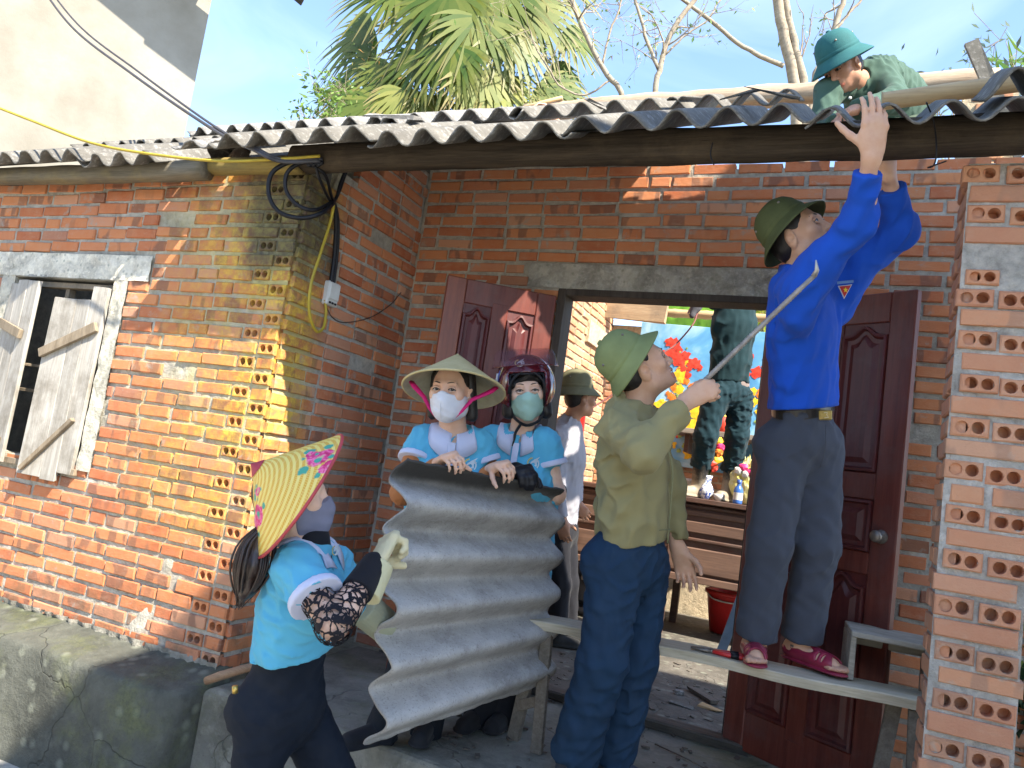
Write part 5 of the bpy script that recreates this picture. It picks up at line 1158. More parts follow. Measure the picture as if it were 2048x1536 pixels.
# ---------------------------------------------------------------- A: woman in the flowered cone hat
def conical_hat(parent, M, r, hh, out_mat, in_mat, rim_mat, tip=None):
    h = empty('conical_hat'); h.parent = parent; h.matrix_local = M
    lathe('outside', [(.002, hh)] + [(r * t, hh * (1 - t) - .012 * math.sin(t * 3.14) * 0) for t in np.linspace(.04, 1, 16)], out_mat, h, 64)
    lathe('inside', [(r * t * .985, hh * (1 - t) - .006) for t in np.linspace(1, .03, 12)], in_mat, h, 64)
    n = 64; tube_obj('rim', [(r * math.cos(6.28318 * k / n), r * math.sin(6.28318 * k / n), -.002) for k in range(n + 1)], .005, rim_mat, h, 6)
    if tip: lathe('tip', [(0, hh + .004), (.004, hh + .001)] + [(r * t + .0012, hh * (1 - t) + .0015) for t in (.04, .08, .14)], tip, h, 40)
    return h
def woven_hat_mat():
    k = NT('flowered_weave'); v = k.obj(); x, y, z = k.sep(v)[0:3]
    rr = k.math('SQRT', k.math('ADD', k.math('MULTIPLY', x, x), k.math('MULTIPLY', y, y))); an = k.math('ARCTAN2', y, x)
    # zig-zag basket weave: bands along the radius shifted with the angle
    u = k.math('MULTIPLY', an, 14.0); tri = k.math('ABSOLUTE', k.math('SUBTRACT', k.math('FRACT', u), .5))
    w = k.math('FRACT', k.math('ADD', k.math('MULTIPLY', rr, 62.0), k.math('MULTIPLY', an, 3.0)))
    dz = k.math('FRACT', k.math('ADD', k.math('MULTIPLY', an, 26.0), k.math('MULTIPLY', rr, 20.0)))
    c = k.mix(k.math('MULTIPLY', k.ramp(w, [(.42, 0.0), (.5, 1.0), (.92, 1.0), (1.0, 0.0)]), k.ramp(dz, [(.15, .35), (.3, 1.0)])), (.78, .62, .17), (.66, .36, .045))
    c = k.mix(k.ramp(k.math('FRACT', k.math('MULTIPLY', rr, 62.0)), [(.0, .35), (.12, 0.0)]), c, (.85, .78, .48))
    for (ax_, ay, r0, leaf) in HAT_FLOWERS:
        d = k.dist(v, (ax_, ay, .157 * (1 - math.hypot(ax_, ay) / .205))); nn = k.noise(v, 30, 4, .6); dd = k.math('ADD', d, k.math('MULTIPLY', k.math('SUBTRACT', nn, .5), .045))
        for lx, ly in ((1.2, .5), (-1.1, .6), (.4, -1.25), (-.7, -1.1)):
            dl = k.dist(v, (ax_ + lx * r0, ay + ly * r0, .157 * (1 - math.hypot(ax_ + lx * r0, ay + ly * r0) / .205))); c = k.mix(k.ramp(k.math('ADD', dl, k.math('MULTIPLY', k.math('SUBTRACT', nn, .5), .03)), [(r0 * .30, 1.0), (r0 * .36, 0.0)]), c, (.06, .33, .24))
        pet = k.ramp(k.noise(v, 46, 4, .7, 1.2), [(.35, (.48, .010, .10)), (.5, (.72, .05, .22)), (.68, (.85, .30, .48))])
        c = k.mix(k.ramp(dd, [(r0 * .86, 1.0), (r0 * .92, 0.0)]), c, pet); c = k.mix(k.ramp(dd, [(r0 * .12, .9), (r0 * .2, 0.0)]), c, (.55, .45, .25))
    k.bump(w, .3, .003); return k.done(c, .55, .35)
def uptorso_logo(parent, p, n, up, r, name='emblem'):
    """round badge: pale ring with a white bird-like swoosh and a yellow dab"""
    n = nrm(n); z = nrm(A3(up) - n * (A3(up) @ n)); x = np.cross(z, n); e = empty(name); e.parent = parent; m = Matrix([[x[i], n[i], z[i], A3(p)[i]] for i in range(3)] + [[0, 0, 0, 1]]); e.matrix_local = m
    w = plain('emblem_white', (.62, .68, .70), .7, .2) if 'ew' not in MT else MT['ew']; MT['ew'] = w
    yl = plain('emblem_yellow', (.60, .50, .16), .7, .2) if 'ey' not in MT else MT['ey']; MT['ey'] = yl
    def poly(pts, mat, y=.004, nm='swoosh'):
        bm = bmesh.new(); f = bm.faces.new([bm.verts.new((a * r, y, b * r)) for a, b in pts]); g = bmesh.ops.extrude_face_region(bm, geom=[f]); bmesh.ops.translate(bm, verts=[q for q in g['geom'] if isinstance(q, bmesh.types.BMVert)], vec=(0, .001, 0)); link(nm, bm_mesh(nm, bm), mat, e)
    arc = lambda a0, a1, r0, r1, n=14: [(r1 * math.cos(R(a0 + (a1 - a0) * i / n)), r1 * math.sin(R(a0 + (a1 - a0) * i / n))) for i in range(n + 1)] + [(r0 * math.cos(R(a1 - (a1 - a0) * i / n)), r0 * math.sin(R(a1 - (a1 - a0) * i / n))) for i in range(n + 1)]
    poly(arc(100, 250, .78, 1.0), yl, nm='ring'); poly(arc(-95, 60, .8, 1.0), w, nm='ring')
    poly([(1.05, 1.2), (.2, .7), (-.35, .25), (-.55, -.25), (-.2, .05), (.15, .2), (.35, -.1), (.1, -.55), (-.35, -.85), (.3, -.75), (.65, -.25), (.6, .25), (1.0, .5), (.62, .62)], w)
    return e
def polo(root, j, sk, name, frac, hem, bust, g=.012, b=1.0, fold=None, hipw=1.0, h=.0065, k0=.05, r1=.070):
    pr = torso_prims(j, b, g, hem, bust, hipw=hipw)
    for s in 'RL':
        pr += sleeve(j, s, .055 * b, r1 * b, frac); e = j['sh' + s] + (j['el' + s] - j['sh' + s]) * frac; d = nrm(j['el' + s] - j['sh' + s])
        sdf_mesh('sleeve_band', [cone(j['sh' + s], e + d * .05, .055 * b + .009, r1 * b + .009, cuts=[(e + d * .003, d), (e - d * .021, -d)])], .0045, MT['cloth'], root, None, WHITEB)
    N = Fr(j['neck'], j['_fw'], j['_up'])
    pr.append(cone(j['neck'] - j['_up'] * .045, A3(j['head']) - j['_up'] * .03, .058, .07, op='s', k=.012)); pr.append(cone(N(0, .055, -.03), N(0, .10, -.085), .022, .006, op='s', k=.012))
    fo = fold or folds(.0065, 22, 2, j['_up'] + j['_lat'] * .5, 1.8)
    sdf_mesh(name, pr, h, MT['cloth'], root, lambda p, d: np.maximum(fo(p, d), np.where(np.linalg.norm(p - hem[0], axis=-1) < .3, (p - hem[0]) @ A3(hem[1]), -1)), BLUE); return [q for q in pr if q.op == 'u']

FOREHEAD = 0
j = dict(head=P(588, 1000, 2.22), face=C_R * .96 + C_FW * .16 + C_U * .16, hup=C_U * .97 - C_R * .12, neck=P(616, 1094, 2.22), pelvis=P(568, 1400, 2.22), shR=P(592, 1132, 2.07), shL=P(668, 1128, 2.36),
         elR=P(668, 1252, 1.94), wrR=P(742, 1140, 2.14), elL=P(672, 1205, 2.46), wrL=P(730, 1218, 2.48), hipR=P(538, 1428, 2.14), hipL=P(602, 1432, 2.30), knR=P(488, 1660, 2.12), knL=P(722, 1660, 2.30), anR=P(500, 1925, 2.10), anL=P(695, 1930, 2.34))
ROOT, J, H, pr = person('woman in light blue polo and flowered yellow cone hat steadying the sheet with pale gloves', j, SKIN['fair'], .006, .96)
for s, t in (('R', (.10, .03)), ('L', (.12, .0))):
    a = J["an" + s]; pr += [cone(a, a + A3(C_R) * .12 + V(0, 0, -.06), .034, .026, k=.03)]
sdf_mesh('body', pr, .006, MT['skin'], ROOT, None, SKIN['fair'])
hair_cap(H, ROOT)
# pony tail
pt = [P(560, 1030, 2.10), P(520, 1080, 2.10), P(506, 1130, 2.08), P(494, 1175, 2.08), P(478, 1215, 2.09)]
sdf_mesh('ponytail', [cone(pt[0], pt[1], .022, .028, k=.03), cone(pt[1], pt[2], .028, .030, k=.03), cone(pt[2], pt[3], .030, .021, k=.03), cone(pt[3], pt[4], .021, .003, k=.03)], .005, MT['hair_l'], ROOT, lambda p, d: d - .002 * sn(p * np.array((1, 1, .12)), 260))
rgp = random.Random(5); hb = bmesh.new()
for i in range(70):
    cl = lambda a: max(-.02, min(.02, a)); ox, oy = cl(rgp.gauss(0, .011)), cl(rgp.gauss(0, .011)); e = P(478 + 400 * cl(rgp.gauss(0, .012)), 1205 + 700 * cl(rgp.gauss(0, .012)), 2.09)
    add_tube(hb, spline([pt[0] + Vector((ox * .5, oy * .5, 0)), pt[1] + Vector((ox * 1.8, oy * 2.2, 0)), pt[2] + Vector((ox * 2.5, oy * 2.5, 0)), pt[3] + Vector((ox * 1.6, oy * 1.6, 0)), e], 12), [.0032] * 9 + [.0028, .0022, .0016, .001], 5)
link('hair_strands', bm_mesh('hair_strands', hb, True), MT['hair_l'], ROOT)
hem = (A3(P(562, 1298, 2.22)), nrm(-A3(C_U) * .98 + A3(C_R) * .02))
fA = folds(.0095, 15, 1, J['_up'] + J['_fw'] * .3, 2.4)
PP = polo(ROOT, J, None, 'polo_shirt', .56, hem, .022, .010, 1.00, fA, 1.02, r1=.072)
N = Fr(J['neck'] + J['_up'] * .006, J['_fw'], J['_up']); collar(ROOT, N, MT['cloth'], .060, .05, .8, .03, col=WHITEB, prims=PP)
sdf_mesh('undershirt', [cone(N(0, .02, -.05), N(0, .004, .018), .060, .0565, k=.01)], .006, MT['cloth'], ROOT, None, (.012, .012, .016))
uptorso_logo(ROOT, hit(PP, P(715, 1085, 1.95), P(670, 1100, 2.22) - P(715, 1085, 1.95)), -A3(C_FW) * .5 + A3(C_R) * .8, C_U, .015)
# face mask
mk = NT('mask_cloth'); MT['mask_g'] = plain('grey_mask', (.20, .20, .27), .8, .2, .1); MT['mask_w'] = plain('white_mask', (.66, .67, .72), .75, .2, .06, 20, .2, 90); MT['mask_m'] = plain('mint_mask', (.33, .50, .42), .75, .2, .06, 20, .15, 500)
def face_mask(H, parent, mat, top=-.019, low=-.125, wide=.002, pointed=.0, peak=.0):
    pr = [ell(H(0, .024, -.034), H.ax, (.071, .072, .080), k=.03), ell(H(0, .050, -.082), H.ax, (.045 - pointed, .044, .040), k=.03), cone(H(0, .078, .004), H(0, .094, -.040), .013, .014, k=.045), cone(H(-.04, .0, -.066), H(.04, .0, -.066), .034, k=.03)]
    if pointed: pr.append(cone(H(0, .07, -.09), H(0, .078, -.135), .025, .005, k=.03))
    def post(p, d):
        q = (p - H.o); x, y, z = q @ H.x, q @ H.y, q @ H.z
        tp = top + .013 * np.exp(-(x / .020) ** 2) + .10 * np.clip(np.abs(x) - .035, 0, .1) - .12 * 0 * np.abs(x) + peak * np.clip(-x - .03, 0, .1)
        d = np.maximum(d - .0016 * sn(p * np.array((1, 1, 2.5)), 60), z - tp); d = np.maximum(d, low - z - .3 * np.abs(x) * 0); d = np.maximum(d, .004 - y + .0 * z); d = np.maximum(d, -(z + .155 - .9 * np.abs(x) * .9))
        return d
    o = sdf_mesh('face_mask', pr, .0045, mat, parent, post, (.6, .6, .6))
    for s in (-1, 1): tube_obj('ear_loop', [H(s * .066, .022, -.03), H(s * .083, -.005, -.01), H(s * .084, -.026, -.008), H(s * .080, -.012, -.045), H(s * .063, .02, -.06)], .0018, mat, parent, 5)
    return o
face_mask(H, ROOT, MT['mask_g'])
ax_ = -A3(C_R) * .80 + A3(C_U) * .60 - A3(C_FW) * .30
ctr = A3(P(598, 988, 2.16)); HM = Fr(ctr, np.cross(nrm(ax_), nrm(np.cross(ax_, A3(C_FW)))), nrm(ax_))
Mh = HM.mat(); iM = Mh.inverted()
def on_hat(x, y, d): q = iM @ P(x, y, d); return (q.x, q.y)
HAT_FLOWERS = []
for (x, y, r0) in ((640, 915, .040), (655, 932, .028), (517, 1030, .032), (512, 1045, .026), (516, 985, .012), (620, 910, .014)):
    # meet the cone along the line of sight from the survey position
    o_ = iM @ C_POS; d_ = (iM @ P(x, y, 2.0)) - o_; best = None
    for t in np.linspace(.8, 1.4, 900):
        q = o_ + d_ * t
        if 0 < q.z < .157 and math.hypot(q.x, q.y) <= .205 * (1 - q.z / .157): best = q; break
    if best is not None: HAT_FLOWERS.append((best.x, best.y, r0, 0))
red_rim = plain('red_rim', (.45, .06, .07), .5, .3)
conical_hat(ROOT, Mh, .205, .157, woven_hat_mat(), plain('hat_inside', (.50, .42, .25), .8, .2, .2, 30), red_rim, plain('red_tip', (.42, .05, .07), .5, .3))
# lace sleeve (open net over the arm), black forearm cuff
lm = NT('black_lace'); lv = lm.obj(); wv_ = lm.n('VectorMath', operation='ADD'); lm.put(wv_.inputs[0], lv); ns_ = lm.n('TexNoise', Vector=lv, Scale=30.0, Detail=3.0); sc_ = lm.n('VectorMath', operation='SCALE'); lm.put(sc_.inputs[0], ns_.outputs['Color']); sc_.inputs['Scale'].default_value = .03; lm.put(wv_.inputs[1], sc_.outputs[0])
e1 = lm.vor(wv_.outputs[0], 42, 'DISTANCE_TO_EDGE'); e2 = lm.noise(lv, 26, 3, .6, 1.0)
solid = lm.math('MAXIMUM', lm.ramp(e1, [(.09, 1.0), (.12, 0.0)]), lm.ramp(e2, [(.56, 0.0), (.59, 1.0)]))
tr = lm.n('BsdfTransparent'); ms = lm.n('MixShader'); lm.put(ms.inputs[0], solid); lm.t.links.new(tr.outputs[0], ms.inputs[1]); lm.t.links.new(lm.b.outputs[0], ms.inputs[2]); lm.t.links.new(ms.outputs[0], lm.o.inputs['Surface']); MT['lace'] = lm.done((.012, .011, .015), .7, .2)
d_up = nrm(J['elR'] - J['shR']); d_fo = nrm(J['wrR'] - J['elR'])
sdf_mesh('lace_sleeve', [cone(J['shR'] + d_up * .06, J['elR'], .046, .045, k=.02, cuts=[(J['shR'] + d_up * .07, -d_up)]), cone(J['elR'], J['wrR'], .047, .037, k=.02)], .006, MT['lace'], ROOT)
sdf_mesh('sleeve_cuff', [cone(J['elR'] + d_fo * .13, J['wrR'] + d_fo * .02, .046, .040, k=.02, cuts=[(J['elR'] + d_fo * .13, -d_fo)])], .006, MT['cloth'], ROOT, None, (.012, .012, .016))
CREAM = (.66, .58, .36)
def ribbed(axis_pt, axis, amp=.0016, fr=210):
    a = nrm(axis); t0 = nrm(np.cross(a, V(.3, .2, .9))); t1 = np.cross(a, t0)
    def f(p, d): q = p - A3(axis_pt); an = np.arctan2(q @ t1, q @ t0); return d - amp * np.sin(an * 30)
    return f
def glove(root, wr, d, n, side, cufflen, cuffr, col, name='glove', grow=.0035, **kw):
    g = hand_prims(wr, d, n, side, grow=grow, **kw); d = nrm(d); back = nrm(kw.get('cuffdir', d))
    return sdf_mesh(name, g, .005, MT['cloth'], root, folds(.0018, 90, 3), col)
def cuff(root, a, b, r0, r1, col, h=.0045):
    d = nrm(A3(b) - A3(a)); return sdf_mesh('glove_cuff', [cone(A3(a) - d * .03, A3(b) + d * .03, r0, r1, k=.01, cuts=[(a, -d), (b, d)])], h, MT['cloth'], root, ribbed(a, d), col)
hd = A3(P(792, 1075, 2.26)) - A3(P(752, 1132, 2.15)); hw = A3(P(757, 1120, 2.17))
kw = dict(curl=(1.15, 1.35, .9), thumb=.85, thumb_curl=.6, s=1.04)
sdf_mesh('glove', hand_prims(hw, hd + A3(C_U) * .02, A3(C_R) * .62 + A3(C_FW) * .75, 1, grow=.004, **kw), .0045, MT['cloth'], ROOT, folds(.0022, 80, 3), CREAM)
cuff(ROOT, P(728, 1192, 2.10), P(760, 1128, 2.17), .050, .040, (.60, .55, .33))
cuff(ROOT, P(722, 1212, 2.46), P(770, 1252, 2.55), .057, .055, (.36, .37, .26))
hw = A3(P(768, 1250, 2.56)); sdf_mesh('glove', hand_prims(hw, A3(P(812, 1280, 2.80)) - A3(P(768, 1250, 2.56)), A3(C_R) * .4 + A3(C_U) * .2 - A3(C_FW), -1, grow=.004, curl=(.5, .9, .6), thumb=.5), .006, MT['cloth'], ROOT, None, CREAM)
# jeans
BLK = (.0075, .012, .022)
sdf_mesh('jeans', trouser_prims(J, .96, .088, .064, .056, (A3(P(556, 1262, 2.22)), A3(C_U)), hipw=.90, k=.018), .0075, MT['denim'], ROOT, folds(.006, 18, 5, J['_up'], 2.4), BLK)
tube_obj('pocket_stud', [P(470, 1372, 2.05), P(470, 1386, 2.05)], [.008, .008], plain('brass', (.55, .38, .10), .3, .6, metal=.8), ROOT, 8)
for s in 'RL': 
    a = J['an' + s]; shoe('shoe', a, V(a[0], a[1], -.495) + V(.917, .4, 0) * .15, MT['cloth'], ROOT)

# ---------------------------------------------------------------- B: woman in the plain cone hat and white mask
j = dict(head=P(903, 783, 2.93), face=-C_FW * .95 - C_R * .26 + C_U * .10, hup=C_U + C_R * .05, neck=P(908, 868, 2.98), pelvis=P(872, 1150, 3.02), shR=P(846, 882, 2.98), shL=P(956, 886, 3.0),
         elR=P(806, 985, 2.86), wrR=P(872, 935, 2.72), elL=P(985, 985, 2.98), wrL=P(975, 950, 2.86), hipR=P(850, 1160, 3.0), hipL=P(895, 1165, 3.05), knR=P(815, 1320, 2.9), knL=P(875, 1330, 3.02), anR=P(760, 1470, 2.85), anL=P(850, 1480, 3.0))
SKB = (.70, .44, .31)
ROOT, J, H, pr = person('woman in light blue polo, white mask and plain straw cone hat gripping the sheet top', j, SKB, .006, .96)
hR = (J['wrR'], A3(P(913, 913, 2.655)) - J['wrR'], A3(C_FW) * .6 + A3(C_R) * .25 - A3(C_U) * .5); hL = (J['wrL'], A3(P(1016, 934, 2.83)) - J['wrL'], A3(C_FW) * .6 - A3(C_U) * .5)
pr += hand_prims(A3(P(880, 922, 2.70)), A3(P(915, 905, 2.60)) - A3(P(880, 922, 2.70)), -A3(C_U) * .9 + A3(C_FW) * .30, 1, curl=(.75, 1.0, .7), thumb=.5, s=.95, thumb_curl=.2)
pr += hand_prims(A3(P(985, 935, 2.84)), A3(P(1022, 925, 2.74)) - A3(P(985, 935, 2.84)), -A3(C_U) * .9 + A3(C_FW) * .30, -1, curl=(.75, 1.0, .7), thumb=.5, s=.95, thumb_curl=.2)
sdf_mesh('body', pr, .0055, MT['skin'], ROOT, None, SKB)
eyes(H, ROOT, (-.30, -.1), SKB); hair_cap(H, ROOT)
for s in (-1, 1): sdf_mesh('hair', [cone(H(s * .066, -.01, .06), H(s * .082, -.03, -.09), .026, .024, k=.02)], .008, MT['hair'], ROOT)
PP = polo(ROOT, J, None, 'polo_shirt', .40, (A3(J['pelvis']), -J['_up']), .02, .012, .98)
N = Fr(J['neck'] + J['_up'] * .004, J['_fw'], J['_up']); collar(ROOT, N, MT['cloth'], .062, .075, .3, .030, col=WHITEB, prims=PP)
box_obj('placket', (-.014, -.003, -.16), (.014, .003, 0), plain('placket', WHITEB, .8, .2), ROOT, 0, .002, Fr(hit(PP, N(.004, .3, -.055), -J['_fw']) + J['_up'] * .03, J['_fw'] + J['_up'] * .30, J['_up'] - J['_fw'] * .3).mat())
uptorso_logo(ROOT, hit(PP, N(-.072, .30, -.100), -J['_fw']), J['_fw'] + J['_up'] * .1, J['_up'], .026)
for i in range(2): lathe('button', [(0, .003), (.005, .003), (.005, 0)], plain('button', (.3, .3, .35), .4), ROOT, 10, Fr(N(.002, .136, -.085 - .05 * i), J['_up'], J['_fw']).mat())
ORG = (.40, .155, .055)
dd = nrm(J['elR'] - J['shR']); sdf_mesh('undersleeve', [cone(J['shR'] + dd * .06, J['elR'], .050, .047, k=.02), cone(J['elR'], J['wrR'], .047, .036, k=.02)], .0065, MT['cloth'], ROOT, folds(.004, 40, 6, dd, 2.5), ORG)
dd = nrm(J['elL'] - J['shL']); sdf_mesh('undersleeve', [cone(J['shL'] + dd * .06, J['elL'], .050, .047, k=.02), cone(J['elL'], J['wrL'], .047, .036, k=.02)], .0065, MT['cloth'], ROOT, folds(.004, 40, 6, dd, 2.5), ORG)
face_mask(H, ROOT, MT['mask_w']); tube_obj('mask_seam', [H(0, y, z) for y, z in ((.100, -.008), (.1115, -.030), (.1115, -.055), (.104, -.085), (.092, -.112))], .0016, MT['mask_w'], ROOT, 6)
straw = NT('straw'); sv = straw.obj(); sx, sy, sz = straw.sep(sv)[0:3]; sr = straw.math('SQRT', straw.math('ADD', straw.math('MULTIPLY', sx, sx), straw.math('MULTIPLY', sy, sy)))
sc1 = straw.ramp(straw.noise(sv, 9, 5, .7), [(.35, (.44, .36, .17)), (.7, (.60, .51, .28))]); sc1 = straw.mix(straw.ramp(straw.math('FRACT', straw.math('MULTIPLY', sr, 58.0)), [(.0, .45), (.22, 0.0)]), sc1, (.33, .26, .11)); sc1 = straw.mix(straw.ramp(straw.noise(sv, 32, 4, .7), [(.6, 0.0), (.72, .5)]), sc1, (.26, .22, .12)); MT['straw'] = straw.done(sc1, .6, .3)
si = NT('straw_inside'); MT['straw_i'] = si.done(si.ramp(si.noise(si.obj(), 14, 5, .7), [(.35, (.34, .315, .22)), (.7, (.47, .44, .32))]), .75, .2)
axh = A3(C_U) * .90 + A3(C_R) * .07 + A3(C_FW) * .38; ctr = A3(P(907, 785, 2.93)) + nrm(axh) * .012
HM = Fr(ctr, np.cross(nrm(axh), nrm(A3(C_R))) * -1, axh); conical_hat(ROOT, HM.mat(), .200, .156, MT['straw'], MT['straw_i'], MT['straw'])
pinkr = plain('pink_strap', (.62, .015, .16), .6, .3)
for s in (-1, 1): tube_obj('chin_strap', [HM(s * .165, .0 + .02, .012), HM(s * .150, .035, -.01), H(s * .098, .035, -.03), H(s * .066, .045, -.075), H(s * .03, .05, -.112)], [.014, .015, .012, .009, .006], pinkr, ROOT, 6, .5)
sdf_mesh('trousers', trouser_prims(J, .95, .095, .07, .065, (A3(J['pelvis']) + J['_up'] * .06, J['_up'])), .009, MT['denim'], ROOT, folds(.005, 20, 2), (.010, .014, .022))
for s in 'RL': shoe('shoe', J['an' + s], V(J['an' + s][0], J['an' + s][1], .003) + V(-.05 if s == 'R' else .05, -.16, 0), MT['cloth'], ROOT, col=(.02, .022, .028))

# ---------------------------------------------------------------- C: woman in the motorbike helmet
j = dict(head=P(1052, 783, 3.16), face=-C_FW * .98 + C_R * .05 + C_U * .06, hup=C_U - C_R * .04, neck=P(1045, 868, 3.20), pelvis=P(1025, 1150, 3.25), shR=P(984, 880, 3.22), shL=P(1090, 886, 3.16),
         elR=P(975, 985, 3.2), wrR=P(1022, 950, 3.02), elL=P(1112, 985, 3.14), wrL=P(1108, 1000, 3.22), hipR=P(1005, 1160, 3.22), hipL=P(1048, 1165, 3.25), knR=P(985, 1310, 3.2), knL=P(1035, 1310, 3.22), anR=P(955, 1440, 3.2), anL=P(1010, 1440, 3.24))
ROOT, J, H, pr = person('woman in light blue polo with maroon motorbike helmet and mint face mask behind the sheet', j, SKIN['fair'], .006, 1.0)
J['wrL'] = A3(P(1112, 1005, 3.18))
pr += hand_prims(A3(P(1030, 942, 2.98)), A3(P(1055, 940, 2.88)) - A3(P(1030, 942, 2.98)), -A3(C_U) * .9 + A3(C_FW) * .3, 1, curl=(.7, .9, .6), s=.92)
pr += hand_prims(A3(P(1120, 985, 3.22)), -A3(C_R) * .4 - A3(C_FW) * .5 - A3(C_U) * .35, -A3(C_R) * .75 + A3(C_FW) * .5, -1, curl=(.6, .9, .6), s=.92)
sdf_mesh('body', pr, .006, MT['skin'], ROOT, None, SKIN['fair'])
eyes(H, ROOT, (.0, .05), SKIN['fair'])
sdf_mesh('hair', [ell(H(0, -.012, .04), H.ax, (.080, .092, .086)), cone(H(-.062, .02, .05), H(-.080, .004, -.09), .024, .03, k=.02), cone(H(.066, .02, .04), H(.076, .01, -.085), .026, .03, k=.02), cone(H(-.01, .082, .062), H(.058, .062, .022), .014, .012, k=.02), cone(H(.0, .08, .066), H(-.055, .066, .042), .013, .010, k=.02), ell(H(0, .105, -.03), H.ax, (.056, .07, .068), op='s', k=.012)], .006, MT['hair'], ROOT, lambda p, d: d - .002 * sn(p, 160))
face_mask(H, ROOT, MT['mask_m'], top=-.019, pointed=.012, peak=.7)
PP = polo(ROOT, J, None, 'polo_shirt', .46, (A3(J['pelvis']), -J['_up']), .035, .014, 1.04)
N = Fr(J['neck'] + J['_up'] * .004, J['_fw'], J['_up']); collar(ROOT, N, MT['cloth'], .066, .06, .45, .028, col=WHITEB, prims=PP)
box_obj('placket', (-.013, -.003, -.13), (.013, .003, 0), plain('placket', WHITEB, .8, .2), ROOT, 0, .002, Fr(hit(PP, N(.0, .3, -.06), -J['_fw']) + J['_up'] * .03, J['_fw'] + J['_up'] * .35, J['_up'] - J['_fw'] * .35).mat())
uptorso_logo(ROOT, hit(PP, N(-.080, .30, -.105), -J['_fw']), J['_fw'] + J['_up'] * .05, J['_up'], .026)
hel = empty('motorbike_helmet'); hel.parent = ROOT
hm_ = NT('maroon_gloss'); hvv = hm_.obj(); MT['maroon'] = hm_.done(hm_.ramp(hm_.noise(hvv, 3, 3), [(.3, (.075, .006, .012)), (.7, (.12, .010, .018))]), .15, .6); hm_.b.inputs['Coat Weight'].default_value = .6
def opening(p):
    q = p - H.o; return q @ H.x, q @ H.y, q @ H.z
def helm_post(p, d):
    x, y, z = opening(p); inner = np.sqrt((x / .098) ** 2 + ((y + .01) / .112) ** 2 + ((z - .022) / .112) ** 2) - 1
    d = np.maximum(d, -inner * .10); face = np.maximum(np.maximum(np.abs(x) - .074, z - .072), .02 - y); d = np.maximum(d, -face); return np.maximum(d, -.085 - z + .25 * np.clip(y, -1, 1))
sdf_mesh('shell', [ell(H(0, -.012, .026), H.ax, (.126, .142, .134))], .005, MT['maroon'], hel, helm_post)
def pad_post(p, d):
    x, y, z = opening(p); inner = np.sqrt((x / .084) ** 2 + ((y + .01) / .104) ** 2 + ((z - .02) / .104) ** 2) - 1
    d = np.maximum(d, -inner * .09); face = np.maximum(np.maximum(np.abs(x) - .066, z - .062), .02 - y); d = np.maximum(d, -face); return np.maximum(d, -.10 - z)
sdf_mesh('lining', [ell(H(0, -.008, .02), H.ax, (.114, .131, .122))], .005, MT['black'], hel, pad_post)
n = 30; tube_obj('trim', [H(.078 * math.sin(t) * (1.0 if abs(t) < 1.6 else 1), .105 - .03 * t * t * .25 - (.02 if abs(t) > 1.5 else 0), -.02 + .097 * math.cos(t * .98) if abs(t) < 1.6 else -.02) for t in np.linspace(-1.57, 1.57, n)], .006, MT['black'], hel, 8)
vz = NT('visor'); vt = vz.n('BsdfTransparent'); vmx = vz.n('MixShader'); vmx.inputs[0].default_value = .28; vz.t.links.new(vt.outputs[0], vmx.inputs[1]); vz.t.links.new(vz.b.outputs[0], vmx.inputs[2]); vz.t.links.new(vmx.outputs[0], vz.o.inputs['Surface']); vt.inputs[0].default_value = (.80, .72, .74, 1); MT['visor'] = vz.done((.25, .12, .14), .05, .9)
bm = bmesh.new(); rows = []
for a in np.linspace(R(28), R(88), 9): rows.append([bm.verts.new(H(.140 * math.sin(b) * math.cos(a - R(20)) ** .4, .165 * math.cos(b) * math.cos(a) + .0, .03 + .150 * math.sin(a))) for b in np.linspace(R(-80), R(80), 21)])
for a, b in zip(rows, rows[1:]):
    for k in range(20): bm.faces.new((a[k], a[k + 1], b[k + 1], b[k]))
link('visor', bm_mesh('visor', bm, True), MT['visor'], hel)
tube_obj('visor_edge', [H(.140 * math.sin(b) * math.cos(R(8)) ** .4, .165 * math.cos(b) * math.cos(R(28)), .03 + .150 * math.sin(R(28))) for b in np.linspace(R(-80), R(80), 21)], .003, MT['maroon'], hel, 6)
uptorso_logo(hel, H(.03, .118, .108), H.y * .75 + H.z * .6, H.z, .02, 'decal')
for i, (cc) in enumerate(((.55, .5, .3), (.10, .12, .4), (.55, .55, .55))): tube_obj('stripe', [H(.095 + .012 * i, .06 - .0 * i, .10 - .012 * i), H(.112 + .006 * i, .045, .065 - .01 * i), H(.122 + .003 * i, .03, .02 - .01 * i)], [.003, .005, .002], plain('stripe', cc, .3), hel, 6, .5)
tube_obj('strap', spline([H(-.078, .02, -.07), H(-.045, .045, -.125), H(.01, .05, -.142), H(.055, .03, -.11), H(.078, .015, -.065)], 16), .009, MT['black'], hel, 8, .5); tube_obj('strap_end', spline([H(.03, .05, -.135), H(.055, .065, -.17), H(.062, .07, -.20), H(.072, .07, -.225)], 9), [.009, .010, .010, .009, .009, .008, .006, .005, .004, .003][:10], MT['black'], hel, 8, .4)
sdf_mesh('glove', hand_prims(A3(P(1030, 942, 2.98)), A3(P(1055, 940, 2.88)) - A3(P(1030, 942, 2.98)), -A3(C_U) * .9 + A3(C_FW) * .3, 1, curl=(.7, .9, .6), grow=.005) + [cone(P(1005, 955, 3.06), P(1032, 942, 2.97), .040, .036, k=.01)], .0055, MT['black'], ROOT, folds(.002, 80))
sdf_mesh('glove', hand_prims(A3(P(1120, 985, 3.22)), -A3(C_R) * .4 - A3(C_FW) * .5 - A3(C_U) * .35, -A3(C_R) * .75 + A3(C_FW) * .5, -1, curl=(.6, .9, .6), grow=.005), .0055, MT['black'], ROOT, folds(.002, 80))
